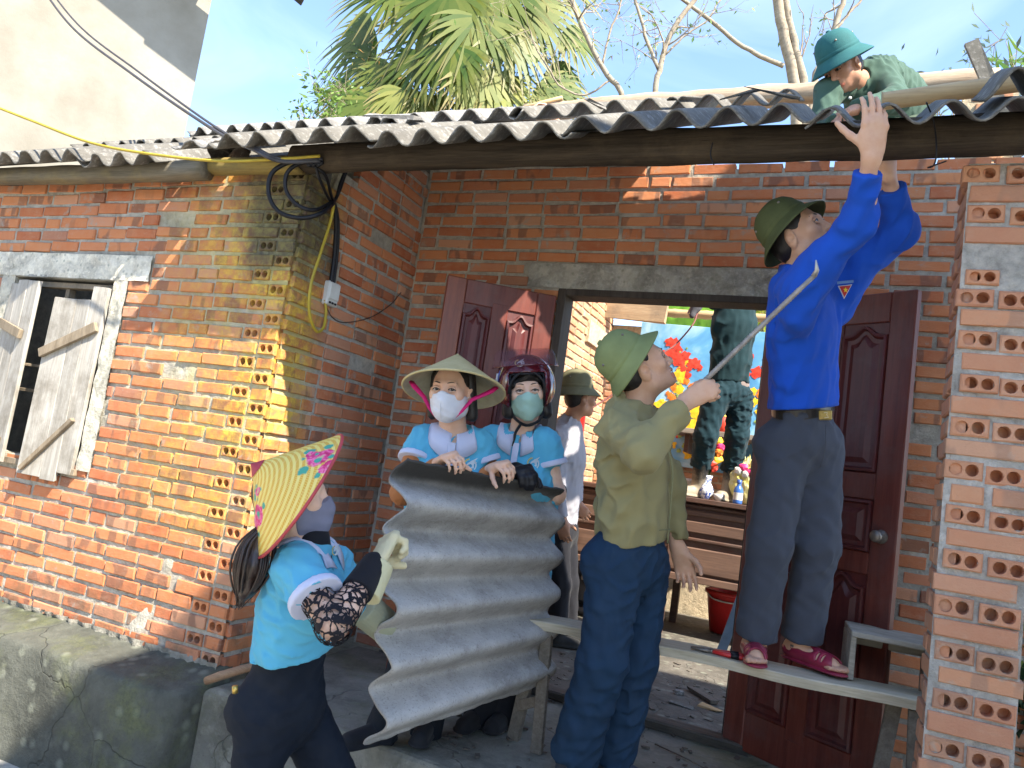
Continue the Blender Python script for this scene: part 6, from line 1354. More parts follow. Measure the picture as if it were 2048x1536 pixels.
sdf_mesh('trousers', trouser_prims(J, .98, .095, .07, .065, (A3(J['pelvis']) + J['_up'] * .06, J['_up'])), .009, MT['denim'], ROOT, None, (.012, .013, .018))
for s in 'RL': shoe('shoe', J['an' + s], V(J['an' + s][0], J['an' + s][1], .003) + V(0, -.16, 0), MT['cloth'], ROOT, col=(.015, .015, .018))

# ---------------------------------------------------------------- D: man in white inside the doorway
FD = C_R * .93 + C_FW * .30
j = dict(head=P(1163, 795, 4.85), face=FD - C_U * .12, hup=C_U + C_R * .15, neck=P(1137, 842, 4.87), pelvis=P(1118, 1045, 4.9), shR=P(1112, 872, 4.74), shL=P(1142, 868, 5.02), elR=P(1112, 965, 4.70), wrR=P(1124, 1040, 4.66), elL=P(1148, 950, 5.0), wrL=P(1152, 1005, 4.93),
         hipR=P(1112, 1070, 4.82), hipL=P(1128, 1070, 4.98), knR=P(1120, 1170, 4.82), knL=P(1135, 1165, 4.95), anR=P(1115, 1258, 4.85), anL=P(1135, 1255, 4.98))
ROOT, J, H, pr = person('man in white long-sleeved shirt and faded sun helmet standing inside the doorway', j, SKIN['brown'], .008, .98)
pr += hand_prims(J['wrR'], -A3(C_U) * .95 + A3(C_R) * .12, A3(C_R) * .3 + A3(C_FW), 1, curl=(.35, .5, .4), thumb=.4, s=1.05) + hand_prims(J['wrL'], -A3(C_U) * .75 + A3(C_R) * .6, A3(C_FW), -1, curl=(.4, .5, .4), thumb=.4, s=1.05)
sdf_mesh('body', pr, .0075, MT['skin'], ROOT, None, SKIN['brown']); eyes(H, ROOT); hair_cap(H, ROOT)
WH = (.30, .29, .32); pr = torso_prims(J, 1.0, .016, (A3(J['pelvis']), -J['_up'])); 
for s in 'RL': pr += sleeve(J, s, .058, .052, 1, .93, .040)
sdf_mesh('shirt', pr, .009, MT['cloth'], ROOT, folds(.009, 20, 3, J['_up'], 1.8), WH)
collar(ROOT, Fr(J['neck'], J['_fw'], J['_up']), MT['cloth'], .060, .035, .5, .02, col=WH)
sdf_mesh('trousers', trouser_prims(J, .95, .095, .075, .07, (A3(J['pelvis']) + J['_up'] * .06, J['_up'])), .01, MT['cloth'], ROOT, folds(.006, 20, 2), (.012, .012, .016))
for s in 'RL': shoe('shoe', J['an' + s], V(J['an' + s][0], J['an' + s][1], .008) + V(.9, .4, 0) * .15, MT['cloth'], ROOT, col=(.02, .02, .02))
pith_helmet(ROOT, Fr(A3(P(1152, 777, 4.85)), FD - C_U * .05, C_U - C_R * .10).mat(), greyg, greyg, size=.97)

# ---------------------------------------------------------------- E: man in khaki raising the bar
fE = C_R * .84 + C_U * .46 - C_FW * .06
j = dict(head=P(1285, 733, 2.80), face=fE, hup=C_U * .85 - C_R * .46, neck=P(1262, 812, 2.82), pelvis=P(1262, 1095, 2.82), shR=P(1238, 856, 2.68), shL=P(1290, 850, 2.95), elR=P(1288, 905, 2.47), wrR=P(1372, 804, 2.54), elL=P(1338, 965, 3.02), wrL=P(1352, 1092, 2.97),
         hipR=P(1232, 1128, 2.73), hipL=P(1288, 1128, 2.90), knR=P(1205, 1320, 2.68), knL=P(1268, 1320, 2.84), anR=P(1150, 1505, 2.73), anL=P(1222, 1508, 2.85), mouth=(.004, 0, 0))
SKE = (.64, .385, .255)
ROOT, J, H, pr = person('man in khaki jacket, blue jeans and green sun helmet looking up with an iron bar', j, SKE, .005, 1.06)
pr += hand_prims(A3(P(1376, 800, 2.535)), A3(C_R) * .74 + A3(C_U) * .40 - A3(C_FW) * .22, A3(C_R) * .25 - A3(C_U) * .30 + A3(C_FW) * .9, 1, curl=(1.0, 1.5, .9), thumb=.55, s=1.02, thumb_curl=.35)
pr += hand_prims(A3(P(1358, 1098, 2.96)), -A3(C_U) * .93 + A3(C_R) * .25, -A3(C_FW) * .85 - A3(C_R) * .3, -1, curl=(.4, .6, .4), thumb=.25, s=1.08, fcurl=[(.3, .5, .3), (.45, .6, .4), (.55, .7, .45), (.6, .75, .5)])
sdf_mesh('body', pr, .0045, MT['skin'], ROOT, None, SKE); eyes(H, ROOT, (.0, .0), SKE)
sdf_mesh('hair', [ell(H(0, -.022, .030), H.ax, (.081, .094, .090), k=.02), ell(H(0, -.055, -.022), H.ax, (.068, .056, .050), k=.03), ell(H(0, .105, -.03), H.ax, (.088, .105, .105), op='s', k=.012)] + [ell(H(s * .085, .002, -.03), H.ax, (.03, .03, .05), op='s', k=.012) for s in (-1, 1)], .006, MT['hair'], ROOT, lambda p, d: d - .0015 * sn(p, 190))
KH = (.29, .25, .118)
hemE = (A3(P(1262, 1078, 2.82)), -nrm(A3(C_U))); pr = torso_prims(J, 1.03, .016, hemE, boxy=.016)
pr.append(cone(A3(P(1262, 1040, 2.82)), A3(P(1262, 1100, 2.82)), .160, .150, flat=J['_fw'], fac=.72, k=.02, cuts=[hemE]))
pr += sleeve(J, 'R', .066, .060, 1, .86, .044) + sleeve(J, 'L', .064, .060, 1, .90, .044)
pr.append(cone(J['neck'] - J['_up'] * .03, A3(J['head']) - J['_up'] * .02, .060, .075, op='s', k=.012))
fe1 = folds(.016, 13, 4, J['_up'] * .4 + J['_fw'], .8)
sdf_mesh('jacket', pr, .006, MT['cloth'], ROOT, lambda p, d: np.where((p - J['elR']) @ (J['_up']) > -9, np.maximum(fe1(p, d) - .0035 * sn(p, 46, 3), np.where(np.linalg.norm(p - hemE[0], axis=-1) < .23, (p - hemE[0]) @ hemE[1], -1)), d), KH)
collar(ROOT, Fr(J['neck'] - J['_up'] * .004, J['_fw'], J['_up']), MT['cloth'], .066, .055, .9, .030, col=KH)
bt_ = plain('khaki_button', (.20, .18, .10), .4)
tube_obj('waist_seam', [A3(P(1195 + 145 * t, 1046 + 4 * t, 2.82)) - A3(C_FW) * (.075 + .055 * math.sin(3.14 * t)) for t in np.linspace(.05, .95, 14)], .0016, plain('seam', (.20, .19, .10), .8), ROOT, 5)
for xx, yy in ((1243, 1048), (1241, 1066)): lathe('button', [(0, .003), (.006, .003), (.007, 0)], bt_, ROOT, 12, Fr(A3(P(xx, yy, 2.82 - .125)), C_U, -C_FW).mat())
tube_obj('front_placket', spline([J['neck'] + J['_fw'] * .085 - J['_up'] * .04, J['chest'] + J['_fw'] * .145, J['waist'] + J['_fw'] * .142, J['pelvis'] + J['_fw'] * .14 + J['_up'] * .03], 12), .0035, plain('khaki_seam', (.24, .23, .12), .8), ROOT, 6)
DEN = (.014, .038, .078)
fj = folds(.010, 15, 2, J['_up'], 2.0)
sdf_mesh('jeans', trouser_prims(J, 1.0, .098, .086, .090, (A3(P(1262, 1056, 2.82)), A3(C_U))), .0065, MT['denim'], ROOT, fj, DEN)
sm_ = plain('denim_stitch', (.30, .31, .27), .8)
tube_obj('pocket_stitch', spline([P(1262, 1086, 2.69), P(1246, 1110, 2.655), P(1232, 1128, 2.64), P(1215, 1137, 2.645)], 12), .0013, sm_, ROOT, 5)
for s in 'RL': shoe('shoe', J['an' + s], V(J['an' + s][0], J['an' + s][1], .004) + V(.80, -.15, 0) * .19, MT['cloth'], ROOT, col=(.05, .06, .085), sole=(.10, .11, .12))
ctr = A3(H(0, -.040, .052)); pith_helmet(ROOT, Fr(ctr, H.y * .86 + H.z * .48, H.z * .86 - H.y * .52).mat(), khaki, khaki, size=.88)

# ---------------------------------------------------------------- F: man in blue on the plank
j = dict(head=P(1600, 470, 2.76), face=C_R * .60 - C_FW * .64 + C_U * .46, hup=C_U * .80 - C_R * .40 + C_FW * .25, neck=P(1598, 545, 2.80), pelvis=P(1606, 862, 2.86), shR=P(1596, 578, 2.62), shL=P(1676, 556, 2.86), elR=P(1716, 448, 2.45), wrR=P(1742, 318, 2.33), elL=P(1802, 462, 2.72), wrL=P(1778, 358, 2.62),
         hipR=P(1570, 890, 2.84), hipL=P(1638, 892, 2.88), knR=P(1540, 1085, 2.82), knL=P(1634, 1090, 2.86), anR=P(1508, 1290, 2.86), anL=P(1600, 1294, 2.90))
SKF = (.64, .385, .255)
ROOT, J, H, pr = person('man in bright blue shirt and olive helmet reaching up from the plank', j, SKF, .005, 1.0)
pr += hand_prims(A3(P(1744, 308, 2.325)), A3(C_U) * .99 + A3(C_R) * .06 - A3(C_FW) * .10, A3(C_FW) * .95 + A3(C_U) * .0, 1, curl=(.35, .55, .3), thumb=.15, s=1.14, thumb_curl=.1, spread=.02, fcurl=[(.15, .35, .25), (.12, .32, .25), (.15, .35, .25), (.25, .5, .3)])
pr += hand_prims(A3(P(1774, 345, 2.60)), A3(C_U), A3(C_R) * .2 - A3(C_FW) * .9, -1, curl=(.4, .5, .3), thumb=.3, s=1.05)
feet = {}
for s, tx, ty in (('R', 1508, 1338), ('L', 1652, 1358)):
    a = J['an' + s]; t = A3(P(tx, ty, 2.735 if s == 'R' else 2.78)); t[2] = .535; he = V(a[0], a[1], .545) - nrm(V(t[0] - a[0], t[1] - a[1], 0)) * .03
    dv = nrm(V(t[0] - he[0], t[1] - he[1], 0)); sd = np.cross(dv, V(0, 0, 1)); feet[s] = (a, t, he, dv, sd)
    L = .235; t = he + dv * L; feet[s] = (a, t, he, dv, sd)
    pr += [cone(a, he + V(0, 0, .03), .036, .036, k=.03), cone(a - V(0, 0, .01), he + dv * .15 + V(0, 0, .012), .036, .026, k=.03), cone(he + V(0, 0, .018), he + dv * .17 + V(0, 0, .008), .034, .034, flat=(0, 0, 1), fac=.7, k=.02)]
    for i, (o, l, r) in enumerate(((-.026, .232, .0125), (-.008, .235, .010), (.008, .228, .0095), (.021, .218, .009), (.033, .205, .0085))):
        oo = o * (1 if s == 'R' else -1) * -1; pr.append(cone(he + dv * .165 + sd * oo * .9 + V(0, 0, .004), he + dv * (l - .012) + sd * oo + V(0, 0, .001), r * 1.05, r, k=.006, col=(.50, .29, .20)))
sdf_mesh('body', pr, .0045, MT['skin'], ROOT, None, SKF); eyes(H, ROOT, (-.05, .1), SKF)
sdf_mesh('hair', [ell(H(0, -.020, .032), H.ax, (.082, .096, .090), k=.02), ell(H(0, -.055, -.020), H.ax, (.070, .056, .055), k=.03), ell(H(0, .110, -.038), H.ax, (.085, .105, .102), op='s', k=.012)] + [ell(H(s * .085, .008, -.035), H.ax, (.03, .03, .05), op='s', k=.012) for s in (-1, 1)], .006, MT['hair'], ROOT, lambda p, d: d - .0015 * sn(p, 190))
BL2 = (.010, .075, .46)
hemF = (A3(P(1606, 815, 2.84)), -nrm(A3(C_U) - A3(C_R) * .06)); pr = torso_prims(J, 1.0, .012, hemF)
pr.append(cone(J['waist'] * .6 + J['pelvis'] * .4, A3(J['pelvis']) + J['_up'] * .02, .146, .168, flat=J['_fw'], fac=.74, k=.03, cuts=[hemF]))
pr += sleeve(J, 'R', .064, .053, 1, .80, .042, k=.04) + sleeve(J, 'L', .066, .058, 1, .82, .043)
pr += [cone(J['shR'] - J['_up'] * .10, J['shR'] * .6 + J['elR'] * .4, .055, .05, k=.06), cone(J['shL'] - J['_up'] * .12, J['shL'] * .6 + J['elL'] * .4, .055, .05, k=.06)]
pr.append(cone(J['neck'] - J['_up'] * .03, A3(J['head']) - J['_up'] * .02, .058, .07, op='s', k=.012))
ff = folds(.010, 14, 7, J['_lat'] + J['_up'] * .25, 1.6)
sdf_mesh('shirt', pr, .006, MT['cloth'], ROOT, lambda p, d: np.maximum(ff(p, d) - .003 * sn(p, 40, 2), np.where(np.linalg.norm(p - hemF[0], axis=-1) < .3, (p - hemF[0]) @ hemF[1], -1)), BL2)
collar(ROOT, Fr(J['neck'] - J['_up'] * .0, J['_fw'], J['_up']), MT['cloth'], .062, .05, .6, .028, col=BL2)
# triangular red badge with a yellow star, tape above it
bp = A3(P(1690, 578, 2.72)); BF = Fr(bp, -A3(C_FW) * .9 + A3(C_R) * .25, C_U); bd = empty('badge'); bd.parent = ROOT; bd.matrix_local = BF.mat()
def flat_poly(name, pts, y, mat, parent):
    bm = bmesh.new(); f = bm.faces.new([bm.verts.new((a, y, b)) for a, b in pts]); g = bmesh.ops.extrude_face_region(bm, geom=[f]); bmesh.ops.translate(bm, verts=[q for q in g['geom'] if isinstance(q, bmesh.types.BMVert)], vec=(0, -.002, 0)); return link(name, bm_mesh(name, bm), mat, parent)
flat_poly('border', [(-.030, .018), (.030, .010), (.004, -.036)], .001, plain('badge_white', (.5, .5, .5), .6), bd); flat_poly('field', [(-.024, .014), (.025, .008), (.004, -.029)], .003, plain('badge_red', (.42, .02, .02), .6), bd)
flat_poly('star', [(.001 + .010 * (1 if i % 2 == 0 else .42) * math.sin(i * math.pi / 5), -.004 + .010 * (1 if i % 2 == 0 else .42) * math.cos(i * math.pi / 5)) for i in range(10)], .005, plain('badge_yellow', (.75, .55, .03), .5), bd)
flat_poly('tape', [(-.036, .024), (.034, .016), (.034, .026), (-.036, .034)], .001, plain('badge_tape', (.10, .20, .42), .6), bd)
GR = (.055, .062, .082)
sdf_mesh('trousers', trouser_prims(J, .96, .094, .084, .078, (A3(P(1606, 822, 2.86)), A3(C_U)), crop=.035, hipw=.88), .0065, MT['cloth'], ROOT, folds(.007, 15, 9, J['_up'], 1.2), GR)
up = J['_up']; wc = A3(P(1606, 813, 2.86)); fwF, laF = J['_fw'], J['_lat']
belt = [wc + laF * .139 * math.cos(t) + fwF * .102 * math.sin(t) for t in np.linspace(0, 6.28318, 41)]
bm = bmesh.new(); rows = [[bm.verts.new(p + up * z * 1.0 + (p - wc) * e) for z, e in ((-.018, .0), (-.018, .04), (.018, .04), (.018, .0))] for p in belt]
for a, b in zip(rows, rows[1:]):
    for k in range(4): bm.faces.new((a[k], a[(k + 1) % 4], b[(k + 1) % 4], b[k]))
link('belt', bm_mesh('belt', bm), plain('belt_leather', (.016, .014, .014), .35, .5), ROOT)
BKF = Fr(A3(P(1651, 830, 2.735)), -A3(C_FW), C_U); bk = box_obj('buckle', (-.024, -.004, -.019), (.024, .004, .019), plain('gold_buckle', (.50, .36, .12), .3, .6, .2, 60, metal=.8), ROOT, 0, .004, BKF.mat())
tube_obj('buckle_emblem', [BKF(.008, .006, .008), BKF(-.004, .006, .010), BKF(-.002, .006, .0), BKF(-.009, .006, -.008), BKF(.006, .006, -.010)], .0015, plain('buckle_light', (.75, .66, .42), .3, metal=.6), ROOT, 5)
tube_obj('fly_seam', spline([P(1652, 850, 2.74), P(1650, 900, 2.735), P(1640, 935, 2.755)], 8), .0018, plain('trouser_seam', (.045, .05, .065), .8), ROOT, 5)
SAN = plain('maroon_sandal', (.24, .018, .045), .35, .5, .2, 20)
for s in 'RL':
    a, t, he, dv, sd = feet[s]; z = V(0, 0, 1); w = 1 if s == 'R' else -1
    pr = [cone(a + z * .0, he + z * .03, .040, .041, k=.03, cuts=[(a - z * .015, z)]), cone(a - z * .01, he + dv * .15 + z * .012, .0405, .0315, k=.03), cone(he + z * .018, he + dv * .175 + z * .010, .040, .040, flat=(0, 0, 1), fac=.75, k=.02)]
    pr += [cone(he + dv * .19 + z * .012, he + dv * .27 + z * .0, .026, .035, op='s', k=.006), ell(he + dv * .085 + sd * .036 + z * .046, (dv, sd, z), (.036, .022, .016), op='s', k=.005), ell(he + dv * .085 - sd * .036 + z * .046, (dv, sd, z), (.036, .022, .016), op='s', k=.005), ell(he + dv * .012 + sd * .04 + z * .03, (dv, sd, z), (.016, .02, .012), op='s', k=.004), ell(he + dv * .012 - sd * .04 + z * .03, (dv, sd, z), (.016, .02, .012), op='s', k=.004)]
    for q in (.135, .158):
        pr += [ell(he + dv * q + sd * .026 + z * .026, (dv, sd, z), (.005, .018, .02), op='s', k=.003), ell(he + dv * q - sd * .026 + z * .026, (dv, sd, z), (.005, .018, .02), op='s', k=.003)]
    pr += [cone(he - dv * .008 - z * .016, he + dv * .185 - z * .016, .040, .044, flat=(0, 0, 1), fac=.22, k=.003), cone(he + dv * .20 - z * .016, he + dv * .205 - z * .016, .034, .036, flat=(0, 0, 1), fac=.22, k=.003)]
    sdf_mesh('sandal', pr, .004, SAN, ROOT)
    tube_obj('strap', [a + z * -.004 + dv * .038 * math.cos(q) + sd * .042 * math.sin(q) for q in np.linspace(0, 6.283, 24)], .0065, SAN, ROOT, 6, .6); box_obj('strap_buckle', (-.008, -.003, -.008), (.008, .003, .008), MT['iron'], ROOT, 0, .001, Fr(a + sd * -.044 * w, sd, z).mat())
pith_helmet(ROOT, Fr(A3(H(0, -.028, .050)), H.y * .92 + H.z * .30, H.z * .92 - H.y * .36).mat(), olive, olive, size=.88)

# ---------------------------------------------------------------- G: man in rubber boots on the cabinet
j = dict(head=P(1478, 520, 5.9), face=C_U * .8 - C_FW * .2 + C_R * .3, hup=C_FW * -.2 + C_U * .3 - C_R * .3, neck=P(1474, 578, 5.95), pelvis=P(1455, 775, 5.98), shR=P(1428, 596, 5.9), shL=P(1520, 600, 6.0), elR=P(1408, 540, 5.75), wrR=P(1400, 600, 5.6), elL=P(1560, 540, 5.95), wrL=P(1560, 470, 5.9),
         hipR=P(1432, 790, 5.92), hipL=P(1480, 795, 6.0), knR=P(1412, 870, 5.88), knL=P(1474, 872, 5.98), anR=P(1398, 955, 6.0), anL=P(1458, 965, 6.08))
ROOT, J, H, pr = person('man in dark teal clothes and muddy rubber boots standing on the altar cabinet', j, SKIN['tan'], .008, 1.0)
pr += hand_prims(J['wrR'], -A3(C_U) * .8 - A3(C_R) * .5, -A3(C_FW), 1) + hand_prims(J['wrL'], A3(C_U), A3(C_FW), -1)
sdf_mesh('body', pr, .008, MT['skin'], ROOT, None, SKIN['tan']); hair_cap(H, ROOT)
TE = (.006, .026, .032); pr = torso_prims(J, 1.05, .018, (A3(P(1458, 762, 5.97)), -J['_up']))
for s in 'RL': pr += sleeve(J, s, .066, .058, 1, .9, .045)
sdf_mesh('jacket', pr, .0095, MT['cloth'], ROOT, folds(.012, 15, 5, J['_up'], .8), TE)
sdf_mesh('shirt_tail', [cone(A3(P(1450, 758, 5.97)), A3(P(1470, 772, 5.97)), .13, .12, flat=J['_fw'], fac=.7, k=.02)], .01, MT['cloth'], ROOT, None, (.20, .155, .14))
sdf_mesh('trousers', trouser_prims(J, 1.0, .105, .09, .085, (A3(J['pelvis']) + J['_up'] * .06, J['_up']), crop=.10), .009, MT['cloth'], ROOT, folds(.012, 18, 3, J['_up'], 2.0), (.005, .024, .033))
sdf_mesh('work_glove', [cone(P(1412, 585, 5.6), P(1392, 615, 5.55), .05, .04, k=.03), cone(P(1392, 612, 5.55), P(1384, 632, 5.52), .03, .02, k=.02)], .009, MT['cloth'], ROOT, None, (.07, .07, .08))
bm_ = NT('muddy_rubber'); bp_ = bm_.pos(); bx, by, bz = bm_.sep(bp_)[0:3]; bnz = bm_.noise(bp_, 10, 5, .7); mud = bm_.smooth(bm_.math('ADD', bz, bm_.math('MULTIPLY', bnz, -.28)), 1.17, 1.02); MT['boot'] = bm_.done(bm_.mix(mud, bm_.ramp(bnz, [(.5, (.015, .015, .014)), (.62, (.06, .05, .032))]), (.28, .235, .17)), .55, .4)
for s, yaw in (('R', -.55), ('L', -.15)):
    a = J['an' + s]; kn = J['kn' + s]; t = V(a[0], a[1], 1.08) + V(math.sin(yaw) * .20, -math.cos(yaw) * .20, 0); top = a + (kn - a) * 1.0 * .95; dz = nrm(top - a)
    sdf_mesh('rubber_boot', [cone(V(a[0], a[1], 1.13), top, .056, .072, k=.03, cuts=[(a + dz * .30, dz), (V(0, 0, 1.077), (0, 0, -1))]), cone(V(a[0], a[1], 1.115), t + V(0, 0, .035), .048, .044, k=.04, cuts=[(V(0, 0, 1.077), (0, 0, -1))]), cone(V(a[0], a[1], 1.083), t + V(0, 0, .008), .055, .052, flat=(0, 0, 1), fac=.3, k=.004, cuts=[(V(0, 0, 1.077), (0, 0, -1))])], .009, MT['boot'], ROOT)

# ---------------------------------------------------------------- H: man on the roof
j = dict(head=P(1684, 135, 3.78), face=-C_R * .72 - C_FW * .42 - C_U * .46, hup=C_U * .86 - C_R * .42 - C_FW * .1, neck=P(1716, 161, 3.88), pelvis=P(1812, 226, 4.12), shR=P(1656, 185, 3.80), shL=P(1768, 147, 3.92), elR=P(1648, 251, 3.74), wrR=P(1672, 251, 3.56), elL=P(1792, 201, 3.70), wrL=P(1705, 221, 3.60),
         hipR=P(1790, 264, 4.05), hipL=P(1835, 264, 4.15), knR=P(1710, 307, 3.78), knL=P(1790, 307, 3.86), anR=P(1745, 334, 4.1), anL=P(1820, 334, 4.2))
SKH = (.50, .265, .17)
ROOT, J, H, pr = person('man in dark green shirt and teal sun helmet bending over the roof edge', j, SKH, .006, 1.0)
pr += hand_prims(J['wrR'], -A3(C_R) * .3 - A3(C_FW) * .6 - A3(C_U) * .2, -A3(C_U), 1) + hand_prims(J['wrL'], -A3(C_R) * .7 - A3(C_FW) * .4 - A3(C_U) * .3, -A3(C_U), -1, curl=(.4, .5, .4))
sdf_mesh('body', pr, .0055, MT['skin'], ROOT, None, SKH); eyes(H, ROOT, (0, -.3), SKH); hair_cap(H, ROOT)
DG = (.055, .105, .080); pr = torso_prims(J, 1.0, .016, None, boxy=.02)
for s in 'RL': pr += sleeve(J, s, .068, .060, 1, .9, .046)
pr.append(cone(J['neck'] - J['_up'] * .02, A3(J['head']), .058, .07, op='s', k=.012))
sdf_mesh('shirt', pr, .0065, MT['cloth'], ROOT, folds(.010, 16, 6, J['_up'] + J['_lat'], 1.4), DG)
collar(ROOT, Fr(J['neck'], J['_fw'], J['_up']), MT['cloth'], .062, .05, .7, .028, col=(.045, .088, .07))
for s, sg in (('R', 1), ('L', -1)): box_obj('shoulder_strap', (-.022, -.055, -.004), (.022, .055, .004), plain('strap_green', (.05, .09, .07), .8), ROOT, 0, .003, Fr(J['sh' + s] + J['_up'] * .060 - J['_lat'] * .03 * sg, J['_lat'] * sg - J['_up'] * .25, J['_up']).mat())
for xx, yy, dd in ((1700, 196, 3.70), (1722, 222, 3.66)): lathe('button', [(0, .004), (.008, .003), (.008, 0)], MT['white_plastic'], ROOT, 10, Fr(A3(P(xx, yy, dd)), C_U, -C_FW).mat())
sdf_mesh('trousers', trouser_prims(J, 1.0, .100, .08, .07, None), .009, MT['cloth'], ROOT, folds(.008, 18), (.06, .085, .06))
pith_helmet(ROOT, Fr(A3(H(0, -.016, .058)), H.y, H.z).mat(), teal_f, teal_f, size=.97)

# ---------------------------------------------------------------- hand and forearm of someone behind the ridge
sk = SKIN['tan']
ROOT = empty('person', (0, 0, 0), None, 'worker behind the roof below the palm, only a raised hand showing', 'person')
w0 = A3(PY(1104, 226, 4.72)); el0 = w0 + V(.10, .22, -.20); sh0 = el0 + V(.05, .12, -.26); nk0 = sh0 + V(-.18, .0, .05)
hF = Fr(nk0 + V(0, .01, .0) + V(0, 0, -.02), V(-.2, -1, .1), V(0, 0, 1)); pel = nk0 + V(0, .05, -.55); sh1 = nk0 + V(-.18, .03, -.06)
pr = hand_prims(w0, V(-.55, -.35, .30), V(-.2, -.3, -.9), 1, curl=(.5, .7, .5), thumb=.5) + [cone(w0, el0, .026, .038), cone(el0, sh0, .04, .045), cone(sh0, nk0 - V(0, 0, .08), .06, .07, k=.06), cone(nk0 - V(0, 0, .08), pel, .12, .12, flat=(0, 1, 0), fac=.7, k=.05), cone(sh1, nk0 - V(0, 0, .08), .06, .07, k=.06), cone(sh1, sh1 + V(-.05, .02, -.3), .045, .035)]
sdf_mesh('body', pr, .007, MT['skin'], ROOT, None, sk)
sdf_mesh('shirt', [cone(nk0 - V(0, 0, .10), pel, .14, .14, flat=(0, 1, 0), fac=.7, k=.05), cone(el0 * .8 + w0 * .2, sh0, .05, .06), cone(sh0, nk0 - V(0, 0, .09), .075, .08, k=.06), cone(sh1, nk0 - V(0, 0, .09), .075, .08, k=.06)], .01, MT['cloth'], ROOT, folds(.008, 16), (.30, .07, .05))

# ---------------------------------------------------------------- vegetation
def leaf_mat(name, stops, rough=.5, trans=.35, scale=3):
    k = NT(name); f = k.noise(k.pos(), scale, 4, .6); c0 = k.n('Attribute', attribute_name='col').outputs['Color']
    c = k.mix(k.ramp(f, [(.35, .0), (.7, .5)]), c0, k.mix(1.0, c0, (.6, .75, .5), 'MULTIPLY'))
    tl = k.n('BsdfTranslucent'); k.put(tl.inputs[0], c); ms = k.n('MixShader'); ms.inputs[0].default_value = trans
    k.t.links.new(k.b.outputs[0], ms.inputs[1]); k.t.links.new(tl.outputs[0], ms.inputs[2]); k.t.links.new(ms.outputs[0], k.o.inputs['Surface']); return k.done(c, rough, .35)
MT['leaf'] = leaf_mat('leaf', None)
def bark_mat(name, c1, c2):
    k = NT(name); v = k.pos(); f = k.noise(k.vmap(v, (3, 3, 9)), 2, 7, .7); c = k.ramp(f, [(.3, c1), (.7, c2)]); c = k.mix(k.ramp(k.noise(v, 9, 5, .7), [(.58, 0.0), (.7, .7)]), c, (.10, .08, .06)); k.bump(f, .4, .02); return k.done(c, .85, .2)
MT['bark_p'] = bark_mat('pale_bark', (.22, .175, .125), (.38, .32, .245)); MT['bark_d'] = bark_mat('palm_bark', (.14, .11, .08), (.30, .24, .17))
def col_mesh(name, v, f, c, mat, parent=None):
    v = np.array(v, np.float32); me = mesh_np(name, v, np.array(f), False, np.array(c, np.float32)); return link(name, me, mat, parent)
